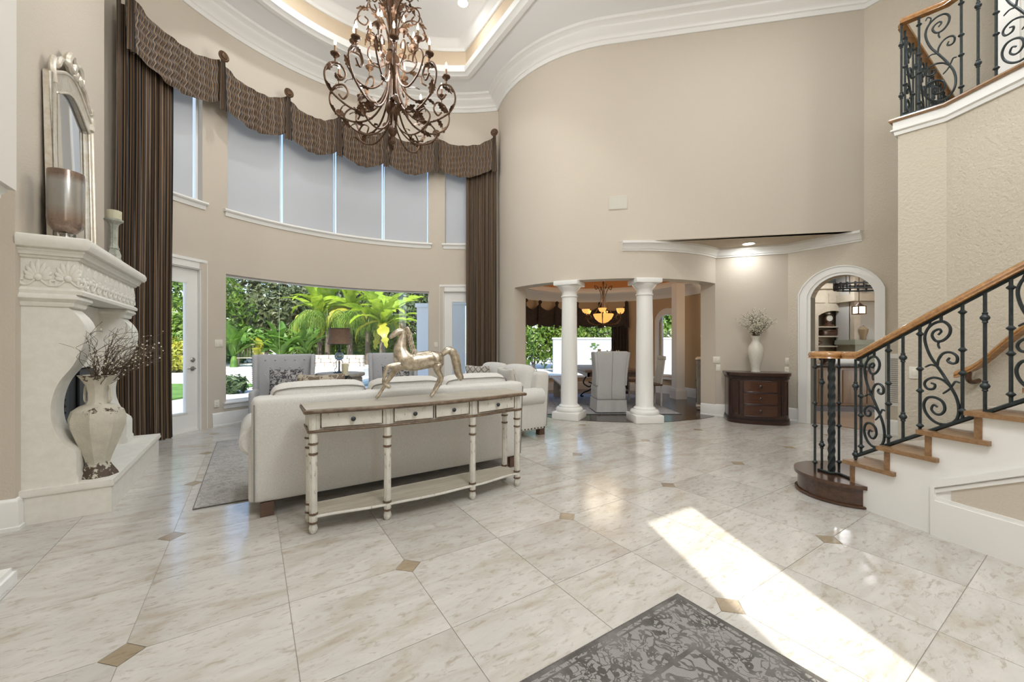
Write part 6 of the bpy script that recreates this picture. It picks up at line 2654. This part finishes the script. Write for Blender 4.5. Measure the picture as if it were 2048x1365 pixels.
MB().lathe([(.001, 0), (.075, 0), (.075, .006), (.001, .006)], 20, T(0, -.045, .20) @ RX(pi / 2)).build('dial', M['pearl'], ck)
MB().lathe([(.05, .30), (.06, .33), (.03, .36), (.01, .40)], 10).build('finial', M['silver_gilt'], ck)
bk = thing('basket', 'long dark basket on the middle kitchen shelf', 'basket', (kp(1668), KY + .15, sz[1]))
MB().rbox(-.20, .20, -.10, .10, 0, .13, .03, 3, fn=lambda p: (p[0] * (1 + .8 * p[2]), p[1] * (1 + .6 * p[2]), p[2])).build('body', M['oak_dark'], bk)
MB().tube([(.225 * cos(a), .115 * sin(a), .135) for a in [2 * pi * k / 24 for k in range(24)]], .012, 6, closed=True).build('rim', M['oak_dark'], bk)
fr = thing('picture_frame', 'small dark arched frame on the lowest kitchen shelf', 'picture frame', (kp(1686), KY + .15, sz[2]))
MB().prism([(-.08, 0)] + arch_pts(-.08, .08, .12, .20, 8) + [(.08, 0)], 0, .02, Mk, holes=[[(-.05, .03)] + arch_pts(-.05, .05, .10, .15, 8) + [(.05, .03)]]).build('frame', M['iron'], fr)
MB().box(-.055, .055, .018, .024, .025, .14).build('picture', M['driftwood'], fr)
MB().lathe([(.012, .20), (.016, .215), (.003, .235)], 8).build('finial', M['iron'], fr)
bw = thing('lidded_bowl', 'dark lidded bowl at the left of the lowest kitchen shelf', 'bowl', (kp(1644), KY + .15, sz[2]))
MB().lathe([(.04, 0), (.03, .015), (.09, .05), (.10, .09), (.07, .11)], 16).build('bowl', M['oak_dark'], bw)
MB().lathe([(.10, .09), (.06, .12), (.015, .135), (.02, .15), (.003, .16)], 16).build('lid', M['oak_dark'], bw)
# chimney-hood side with ledge, jar
hd2 = thing('range_hood', 'cream plaster range hood with green-grey ledge right of the kitchen shelves', 'range hood', (kp(1727, 9.2), 9.2, 0))
hx = lambda px: kp(px, 9.2) - kp(1727, 9.2)
MB().box(hx(1707), hx(1810), .1, .5, 1.25, 2.95).build('hood_body', simple('pale hood plaster', (.50, .49, .46), .7), hd2, smooth=0)
MB().box(hx(1700), hx(1810), -.12, .5, zat(603, 9.2), zat(588, 9.2)).build('crown_ledge', M['cab'], hd2, smooth=0)
MB().box(hx(1704), hx(1810), -.08, .5, zat(690, 9.2), zat(680, 9.2)).build('mantel_ledge', simple('green-grey paint', (.34, .36, .29), .6), hd2, smooth=0)
MB().box(hx(1708), hx(1810), -.03, .5, zat(760, 9.2), zat(690, 9.2)).build('lower_hood', simple('green-grey paint lower', (.34, .36, .29), .6), hd2, smooth=0)
MB().box(hx(1707), hx(1720), -.02, .12, zat(680, 9.2), 2.95).build('corner_post', M['cab'], hd2, smooth=0)
jr = thing('lidded_jar', 'tan lidded urn on the hood ledge under the lantern', 'jar', (kp(1727, 9.14), 9.14, zat(680, 9.2)))
MB().lathe([(.045, 0), (.05, .01), (.045, .05), (.085, .18), (.09, .24), (.05, .28), (.035, .285)], 20).build('body', simple('tan ceramic', (.30, .22, .13), .3), jr)
MB().lathe([(.04, .285), (.03, .30), (.008, .31), (.014, .325), (.003, .335)], 14).build('lid', simple('tan lid', (.28, .20, .12), .3), jr)
LY = 8.3
pn = thing('lantern_pendant', 'small lit square lantern hanging on a long rod in the kitchen', 'pendant light', (kp(1718, LY), LY, zat(628, LY)))
w = MB()
for x in (-.075, .075):
    for y in (-.075, .075):
        w.box(x - .008, x + .008, y - .008, y + .008, 0, .15)
w.box(-.085, .085, -.085, .085, .145, .16)
w.box(-.085, .085, -.085, .085, -.01, .005)
w.build('cage', M['rust_iron'], pn, smooth=0)
MB().box(-.07, .07, -.07, .07, .006, .144).build('glass_box', emit('lantern glass', (1, .86, .62), 2.2), pn, smooth=0)
MB().lathe([(.09, .16), (.03, .22), (.012, .24)], 8).build('cap', M['rust_iron'], pn)
MB().tube([(0, 0, .23), (0, 0, kz - zat(628, LY) - .03)], .007, 6).build('rod', M['iron'], pn)
MB().lathe([(.07, kz - zat(628, LY) - .03), (.07, kz - zat(628, LY))], 16).build('canopy', M['iron'], pn)
PY = 8.0
pr = thing('pot_rack', 'oval black iron pot rack with studs hanging above the kitchen island', 'pot rack', (kp(1722, PY), PY, zat(579, PY)))
w = MB()
for z in (0, .10):
    w.tube([(.50 * cos(a), .26 * sin(a), z) for a in [2 * pi * k / 40 for k in range(40)]], .016, 6, closed=True)
w.build('rings', M['black'], pr)
for k in range(20):
    a = 2 * pi * k / 20
    MB().box(-.012, .012, -.012, .012, -.02, .13, T(.50 * cos(a), .26 * sin(a), 0)).build('stud', M['black'], pr, smooth=0)
w = MB()
for x in (-.3, .3):
    w.tube([(x, 0, .10), (x, 0, kz - zat(579, PY))], .008, 6)
w.tube([(-.3, .2, .1), (-.3, -.2, .1)], .01, 6)
w.tube([(.3, .2, .1), (.3, -.2, .1)], .01, 6)
w.build('hanger_rods', M['iron'], pr)
IY = 7.6
isl = thing('kitchen_island', 'brown glazed kitchen island with dark counter behind the railing', 'kitchen island', (kp(1700, IY), IY, 0), -.12)
MB().rbox(-.62, .75, 0, .8, .10, .86, .05, 3).build('body', M['cab_brown'], isl)
MB().rbox(-.66, .8, -.04, .84, .86, .90, .015, 2).build('counter', simple('dark granite', (.05, .045, .04), .15, c2=(.10, .09, .08), scale=60), isl)
MB().box(-.58, .72, .04, .76, 0, .10).build('toe_kick', M['oak_dark'], isl, smooth=0)
for k in range(3):
    MB().rbox(-.55 + k * .42, -.17 + k * .42, -.015, .005, .16, .80, .008, 1).build('door_panel', M['cab_brown'], isl)
bx = thing('white_box', 'white tray box on the kitchen island counter', 'box', (kp(1684, IY + .3), IY + .3, .90))
MB().rbox(-.26, .26, -.1, .1, 0, .10, .015, 2).build('tray', M['white_plastic'], bx)
MB().rbox(-.14, .08, -.07, .05, .10, .18, .015, 2).build('packet', M['white_plastic'], bx)
pl = thing('potted_herb', 'dark footed bowl at the left of the island counter', 'bowl', (kp(1648, IY + .2), IY + .2, .90))
MB().lathe([(.05, 0), (.03, .03), (.08, .10), (.12, .17), (.10, .17), (.03, .08)], 16, cap=False).build('bowl', M['oak_dark'], pl)
x, y = kp(1690, 7.9), 7.9
l = bpy.data.lights.new('lamp', 'AREA')
cn = can('added recessed lamp in the kitchen ceiling, above the archway view', x, 7.2, kz, POWER_KITCHEN * .4)  # unseen lamp added to light the kitchen
cn = can('added recessed lamp deep in the kitchen, hidden above the arch head', kp(1680, 8.9), 8.9, kz, POWER_KITCHEN * .4)  # second hidden lamp, added for the same kitchen light
bpy.data.lights.remove(l)

# ================================================================== GARDEN
ZGND = -.10


def ground_mat(name, c1, c2, sc):
    return simple(name, c1, .8, c2=c2, scale=sc, bump=.2, bscale=30)


hole_pool = [(-5.3, 12.6), (5.6, 12.6), (5.6, 17.8), (-5.3, 17.8)]
house = [tuple(p) for p in arc(C1, R1 + .21, BAY_R - .1, BAY_L, 24)]
w = MB().prism([(-40, -8), (45, -8), (45, 60), (-40, 60)], ZGND - .4, ZGND, holes=[hole_pool])
deck = tag(w.build('ground_deck', ground_mat('pale pool deck', (.50, .49, .47), (.57, .56, .54), 3), smooth=0), kind='structure')
w = MB().box(-5.3, 5.6, 12.6, 17.8, -1.2, -1.15)
tag(w.build('ground_pool_floor', simple('pool plaster', (.35, .62, .66), .6), smooth=0), kind='structure')
t = NT('pool water')
t.col((.25, .62, .70))
t.set(Roughness=.04)
t.b.inputs['Transmission Weight'].default_value = .35
t.bump(t.noise(t.coord('Object'), 3, 2), .15, .05)
w = MB().box(-5.3, 5.6, 12.6, 17.8, -.24, -.20)
tag(w.build('pool_water', t.m, smooth=0), 'turquoise pool water beyond the bay and dining windows', 'pool', kind='stuff')
w = MB().sweep([(0, 0), (.3, 0), (.3, .05), (-.03, .05), (-.03, -.05)], [(x, y, ZGND) for x, y in hole_pool], closed=True, side=-1)
tag(w.build('trim_pool_coping', M['cast_stone']), kind='structure')
# shallow terrace steps on the left
for k, (y0, z) in enumerate(((13.6, .05), (15.0, .16), (16.6, .27))):
    w = MB().box(-30, -6.2, y0, (15.0, 16.6, 32)[k], ZGND, z - .03)
    tag(w.build('terrace_step', M['cast_stone'], smooth=0), 'pale stone terrace step %s' % ('nearest to the bay window', 'in the middle of the three', 'highest and farthest of the three')[k], 'step', 'terrace steps')
M['grass'] = simple('lawn', (.06, .16, .02), .9, c2=(.16, .30, .05), scale=5, bump=.8, bscale=120)
w = MB().box(-30, -8.4, 8.6, 13.6, ZGND, ZGND + .04)
tag(w.build('ground_lawn', M['grass'], smooth=0), kind='structure')
ZT = .24


def leaf_material(name, c1, c2, trans=.45):
    t = NT(name)
    oi = t.n('ShaderNodeObjectInfo')
    geo = t.n('ShaderNodeNewGeometry')
    n = t.noise(geo.outputs['Position'], 3.2, 3)
    c = t.ramp(n, [(.32, c1), (.68, c2)])
    d = t.n('ShaderNodeBsdfDiffuse')
    tr = t.n('ShaderNodeBsdfTranslucent')
    gl = t.n('ShaderNodeBsdfGlossy')
    gl.inputs['Roughness'].default_value = .4
    gl.inputs['Color'].default_value = (.5, .5, .5, 1)
    m1 = t.n('ShaderNodeMixShader')
    m1.inputs[0].default_value = trans
    m2 = t.n('ShaderNodeMixShader')
    m2.inputs[0].default_value = .06
    t.l(c, d.inputs['Color'])
    t.l(c, tr.inputs['Color'])
    t.l(d.outputs[0], m1.inputs[1])
    t.l(tr.outputs[0], m1.inputs[2])
    t.l(m1.outputs[0], m2.inputs[1])
    t.l(gl.outputs[0], m2.inputs[2])
    t.l(m2.outputs[0], t.out.inputs['Surface'])
    return t.m


M['banana'] = leaf_material('banana leaf', (.19, .33, .015), (.42, .55, .05))
M['banana_y'] = leaf_material('yellow banana leaf', (.36, .38, .03), (.50, .47, .07))
M['strel'] = leaf_material('bird of paradise leaf', (.05, .14, .02), (.17, .31, .05), .3)
M['tree_dark'] = leaf_material('dark oak leaf', (.025, .06, .015), (.10, .15, .05), .3)
M['tree_olive'] = leaf_material('olive tree leaf', (.05, .085, .03), (.17, .19, .085), .3)
M['hedge'] = leaf_material('hedge leaf', (.05, .14, .015), (.24, .36, .05), .4)
M['bush_y'] = leaf_material('yellow green shrub', (.22, .28, .02), (.50, .46, .06), .4)
M['palm'] = leaf_material('palm frond', (.08, .20, .02), (.28, .38, .07), .4)
M['bark'] = simple('bark', (.08, .06, .045), .9, c2=(.15, .12, .09), scale=10)


def bush(name, label, cat, x, y, z, r, n, leaf, mat, seed, group=None, trunk=None, flat=False):
    rnd = random.Random(seed)
    t = thing(name, label, cat, (x, y, z), group=group)
    vs, fs = [], []
    for i in range(n):
        d = Vector((rnd.gauss(0, 1), rnd.gauss(0, 1), rnd.gauss(0, 1))).normalized()
        k = rnd.uniform(.62, 1.0)
        lump = 1 + .18 * sin(5 * d.x + seed) * sin(4 * d.z + 2 * seed) + .10 * sin(9 * d.y)
        p = Vector((d.x * r[0] * k * lump, d.y * r[1] * k * lump, r[2] + d.z * r[2] * k * lump + (trunk or 0)))
        if p.z < .02:
            p.z = rnd.uniform(.02, .3)
        nrm_ = (d + Vector((rnd.uniform(-.8, .8), rnd.uniform(-.8, .8), rnd.uniform(-.3, .9)))).normalized()
        a = nrm_.orthogonal().normalized()
        a.rotate(Matrix.Rotation(rnd.uniform(0, 6.28), 3, nrm_))
        b = nrm_.cross(a)
        s = leaf * rnd.uniform(.6, 1.3)
        o = len(vs)
        vs += [p - a * s, p + b * s * .42 + nrm_ * s * .1, p + a * s, p - b * s * .42 + nrm_ * s * .1]
        fs.append((o, o + 1, o + 2, o + 3))
    f = MB().add(vs, fs).build('foliage', mat, t, smooth=0)
    f['kind'] = 'stuff'
    tr = MB()
    hh = (trunk or 0) + r[2]
    for k in range(3 if trunk else 4):
        a = 2.1 * k + seed
        tr.tube([(.05 * cos(a), .05 * sin(a), 0), (.12 * r[0] * cos(a), .12 * r[1] * sin(a), hh * .5), (.4 * r[0] * cos(a), .4 * r[1] * sin(a), hh)], [.10 if trunk else .04, .07 if trunk else .03, .02], 6)
    tr.build('trunk', M['bark'], t)
    return t


def blade(L, W, droop, torn=0.0, fold=.25, seed=0):
    rnd = random.Random(seed)
    cuts = [rnd.uniform(.5, 1) if torn and rnd.random() < torn else 1 for _ in range(20)]

    def fn(u, v):
        s = L * u
        ww = W * (sin(pi * min(1, .05 + u * .97)) ** .55) * .5
        side = 2 * v - 1
        ww *= cuts[int(u * 19)] if abs(side) > .5 else 1
        x = s * cos(droop * u * .9)
        z = s * .35 * (1 - u) + s * sin(.5) * .3 - droop * L * u * u * .42
        return (x, side * ww, z + abs(side) * ww * fold)
    return MB().sheet(fn, 16, 4)


def big_leaf_plant(name, label, x, y, z, n, L, W, mat, seed, stem_h, up=(.3, 1.1), alt=None, az=None, group=None):
    rnd = random.Random(seed)
    t = thing(name, label, 'plant', (x, y, z), group=group)
    MB().lathe([(.16, 0), (.13, stem_h * .6), (.09, stem_h)], 12).build('stem', M['bark'] if stem_h > 1 else mat, t)
    meshes = [blade(L * k, W, dr, .4, seed=seed + i).mesh('leaf', mat, 60) for i, (k, dr) in enumerate(((1, .5), (.85, .8), (1.1, .3)))]
    alt_m = blade(L * .9, W, .9, .5, seed=seed + 9).mesh('leaf', alt, 60) if alt else None
    for i in range(n):
        a = (az[0] + (az[1] - az[0]) * rnd.random()) if az else 2 * pi * i / n + rnd.uniform(-.3, .3)
        el = rnd.uniform(*up)
        me = meshes[i % 3]
        if alt_m and i % 5 == 4:
            me = alt_m
            el = -.5
        link('leaf', me, t, (0, 0, stem_h * rnd.uniform(.8, 1.0)), (rnd.uniform(-.5, .5), -el, a))
    return t


# banana clump right of centre
for i, (px, Y, h_, L_, n_, lab) in enumerate(((765, 19.5, 2.3, 2.3, 15, 'big bright banana plant behind the table lamp and right wing chair'),
                                              (640, 21.5, 3.0, 2.4, 13, 'tall pale banana plant left of the lamp, reaching the window top'),
                                              (700, 21.0, 3.4, 2.2, 12, 'tallest banana plant at the top middle of the bay window'))):
    big_leaf_plant('banana_plant', lab, ray(px) * Y, Y, ZT, n_ + 9, L_ * 1.12, .56, M['banana'], 30 + i, h_, (.0, 1.0), M['banana_y'], group='banana plants beyond the pool')
for i, (px, Y, lab) in enumerate(((560, 18.6, 'dark broad-leaved plant above the left wing chair'), (612, 19.0, 'dark broad-leaved plant between the left wing chair and lamp'), (468, 18.0, 'dark arching plant beside the garden bench'))):
    big_leaf_plant('bird_of_paradise', lab, ray(px) * Y, Y, ZT, 18, 1.7, .42, M['strel'], 50 + i, .5, (.35, 1.25), group='broad-leaved garden plants')
p = big_leaf_plant('yellow_canna', 'small yellow-green upright plant beside the garden bench', ray(518) * 18.2, 18.2, ZT, 5, 1.3, .36, M['banana_y'], 71, .3, (.9, 1.35))
# drooping palm
for i, (px, Y, lab) in enumerate(((655, 20.0, 'fine-leaved drooping palm behind the table lamp shade'), (735, 20.3, 'fine-leaved drooping palm right of the lamp shade'))):
    rnd = random.Random(90 + i)
    t_ = thing('palm', lab, 'palm', (ray(px) * Y, Y, ZT), group='drooping palms')
    MB().lathe([(.14, 0), (.11, 1.7)], 10).build('trunk', M['bark'], t_)
    for k in range(11):
        m = MB()
        a = 2 * pi * k / 11
        sp_ = smoothpath([(0, 0, 1.7), (.4, 0, 2.5), (1.0, 0, 2.7), (1.5, 0, 2.2)], 6)
        m.tube(sp_, .015, 5)
        for q in sp_[3:]:
            for s in (-1, 1):
                L_ = rnd.uniform(.5, .8)
                e1 = q + Vector((.12, s * .25, -.25)) * L_ * 1.5
                e2 = q + Vector((.15, s * .3, -.9)) * L_ * 1.5
                m.add([q, q + Vector((.04, 0, 0)), e1 + Vector((.05, 0, 0)), e1, e2], [(0, 1, 2, 3), (3, 2, 4)])
        m.build('frond', M['palm'], t_, smooth=0, rot=a)
# trees behind
bush('tree', 'dark rounded oak filling the left of the bay window', 'tree', ray(520) * 27, 27, ZT, (3.6, 3, 3.0), 7000, .20, M['tree_olive'], 3, 'garden trees', trunk=.4)
bush('tree', 'dark green tree behind the banana plants', 'tree', ray(720) * 29, 29, ZT, (5, 3, 3.4), 7000, .22, M['tree_dark'], 4, 'garden trees', trunk=.6)
bush('tree', 'dark tree at the right edge of the bay window', 'tree', ray(810) * 27, 27, ZGND, (3.2, 2, 3.1), 6500, .18, M['tree_dark'], 5, 'garden trees', trunk=.2)
bush('tree', 'distant green tree seen above the left glass door handle', 'tree', ray(330) * 21, 21, ZT, (3.8, 3, 3.0), 6500, .18, M['hedge'], 6, 'garden trees', trunk=.3)
bush('tree', 'tall dark tree behind the right banana plant', 'tree', ray(775) * 31, 31, ZT, (3.4, 2.5, 3.9), 6000, .22, M['tree_dark'], 17, 'garden trees', trunk=.6)
bush('tree', 'distant tree between the oak and the bananas', 'tree', ray(612) * 34, 34, ZGND, (4, 3, 3.2), 5000, .22, M['tree_dark'], 16, 'garden trees', trunk=.3)
bush('shrub', 'yellow-green shrub low in the left glass door', 'shrub', ray(352) * 16.2, 16.2, ZT - .11, (1.2, .8, .7), 2600, .10, M['bush_y'], 7, 'garden shrubs')
bush('shrub', 'green shrub above the yellow one in the left glass door', 'shrub', ray(372) * 18.5, 18.5, ZT, (1.8, 1, 1.2), 3200, .14, M['hedge'], 8, 'garden shrubs')
bush('shrub', 'dark low shrub behind the garden bench', 'shrub', ray(478) * 21.5, 21.5, ZT, (1.8, 1, 1.1), 3000, .14, M['strel'], 9, 'garden shrubs')
for i, (px, Y) in enumerate(((600, 22.5), (660, 22.6), (720, 22.4), (780, 22.6))):
    bush('shrub', ('dense shrub behind the planter wall, leftmost of four', 'dense shrub behind the planter wall, under the palm', 'dense shrub behind the planter wall, right of the lamp', 'dense shrub behind the planter wall, rightmost of four')[i], 'shrub', ray(px) * Y, Y, ZT, (1.3, .8, .95), 2400, .13, M['hedge'], 40 + i, 'garden shrubs')
bush('shrub', 'dark shrub behind the horse head', 'shrub', ray(838) * 21.5, 21.5, ZGND, (1.2, 1, 1.0), 2600, .13, M['strel'], 10, 'garden shrubs')
bush('shrub', 'small dark leaf clump standing in for shadow on the deck near the bay window', 'shrub', ray(462) * 11.2, 11.2, ZGND, (.42, .36, .26), 800, .08, M['tree_dark'], 12, 'garden shrubs')  # clump added in place of shadow and plant reflection on the deck
for i, X in enumerate((1.2, 3.0, 4.9, 6.8, 9.0, 11.5, 14.5)):
    bush('hedge', ('hedge at the left of the dining window, above the sofa arm', 'hedge behind the left column', 'hedge left of the dining chandelier', 'hedge right of the dining chandelier', 'hedge behind the dark drape', 'hedge seen in the small dining side window', 'hedge farthest to the right behind the dining wall')[i], 'hedge', X, 22.0 + .4 * (i % 2), ZGND, (1.5, 1.0, 2.3), 4200, .14, M['hedge'], 20 + i, 'hedge behind the pool wall')
# white pool wall with emblems
w = MB().box(0, 7.5, 0, .25, 0, 1.62)
pwall = thing('garden_wall', 'white garden wall at the far side of the pool behind the columns', 'wall', (2.0, 19.4, ZGND))
w.build('wall_body', simple('white stucco', (.42, .43, .44), .8), pwall, smooth=0)
MB().box(-.04, 7.54, -.04, .29, 1.62, 1.70).build('coping', M['cast_stone'], pwall, smooth=0)
for z in (.75, 1.35):
    bl_ = MB()
    for k in range(9):
        a = k * 2.4
        bl_.ball((2.0 + .30 * cos(a) * (k % 4) / 3, -.03, z + .18 * sin(a) * (k % 3) / 2), (.075, .02, .035), 6, 4)
    bl_.build('bougainvillea_sprig', M['strel'], pwall)
# low planter wall of stacked stone
pwl = thing('planter_wall', 'low pale stone planter wall below the banana plants', 'planter', (ray(672) * 18.6, 18.6, ZT))
rnd = random.Random(3)
M['planter_stone'] = simple('pale pink stone', (.46, .38, .32), .85, c2=(.60, .53, .46), scale=4, bump=.5, bscale=20)
for r in range(3):
    x = -1.25 + .15 * (r % 2)
    while x < 1.2:
        L_ = rnd.uniform(.32, .52)
        MB().rbox(x, min(1.3, x + L_ - .02), -.12 + rnd.uniform(-.015, .015), .12, .0 + r * .18, .175 + r * .18, .03, 1).build('stone', M['planter_stone'], pwl)
        x += L_
# garden bench with arched back
gb = thing('garden_bench', 'weathered teak garden bench with arched back left of the wing chair', 'bench', (ray(502) * 18.4, 18.4, ZT), .25)
M['teak'] = wood('weathered teak', (.34, .27, .20), (.50, .42, .33), .7, coat=0)
for x in (-.6, .6):
    for y in (-.25, .25):
        MB().box(x - .035, x + .035, y - .035, y + .035, 0, .62 if y < 0 else .70).build('leg', M['teak'], gb, smooth=0)
    MB().box(x - .045, x + .045, -.30, .28, .62, .66).build('armrest', M['teak'], gb, smooth=0)
for k in range(4):
    MB().box(-.6, .6, -.27 + .135 * k, -.16 + .135 * k, .40, .43).build('seat_slat', M['teak'], gb, smooth=0)
for k in range(9):
    x = -.48 + .12 * k
    MB().box(x - .022, x + .022, .24, .265, .43, .74 + .26 * cos(x / .62 * pi / 2)).build('back_slat', M['teak'], gb, smooth=0)
MB().tube([(-.6 + .06 * k, .255, .72 + .30 * cos((-.6 + .06 * k) / .62 * pi / 2)) for k in range(21)], .03, 6).build('top_rail', M['teak'], gb)
# patio columns right of the bay
M['patio'] = simple('patio column paint', (.84, .85, .86), .6)
for px, Y, lab in ((848, 11.6, 'white patio post at the right edge of the bay window'), (917, 10.8, 'white patio post seen through the right glass door')):
    c = thing('patio_post', lab, 'column', (ray(px) * Y, Y, ZGND), group='patio posts')
    MB().box(-.17, .17, -.17, .17, 0, 2.45).build('post', M['patio'], c, smooth=0)
    MB().box(-.21, .21, -.21, .21, 2.45, 2.56).build('capital', M['patio'], c, smooth=0)
    MB().box(-.21, .21, -.21, .21, 0, .15).build('plinth', M['patio'], c, smooth=0)
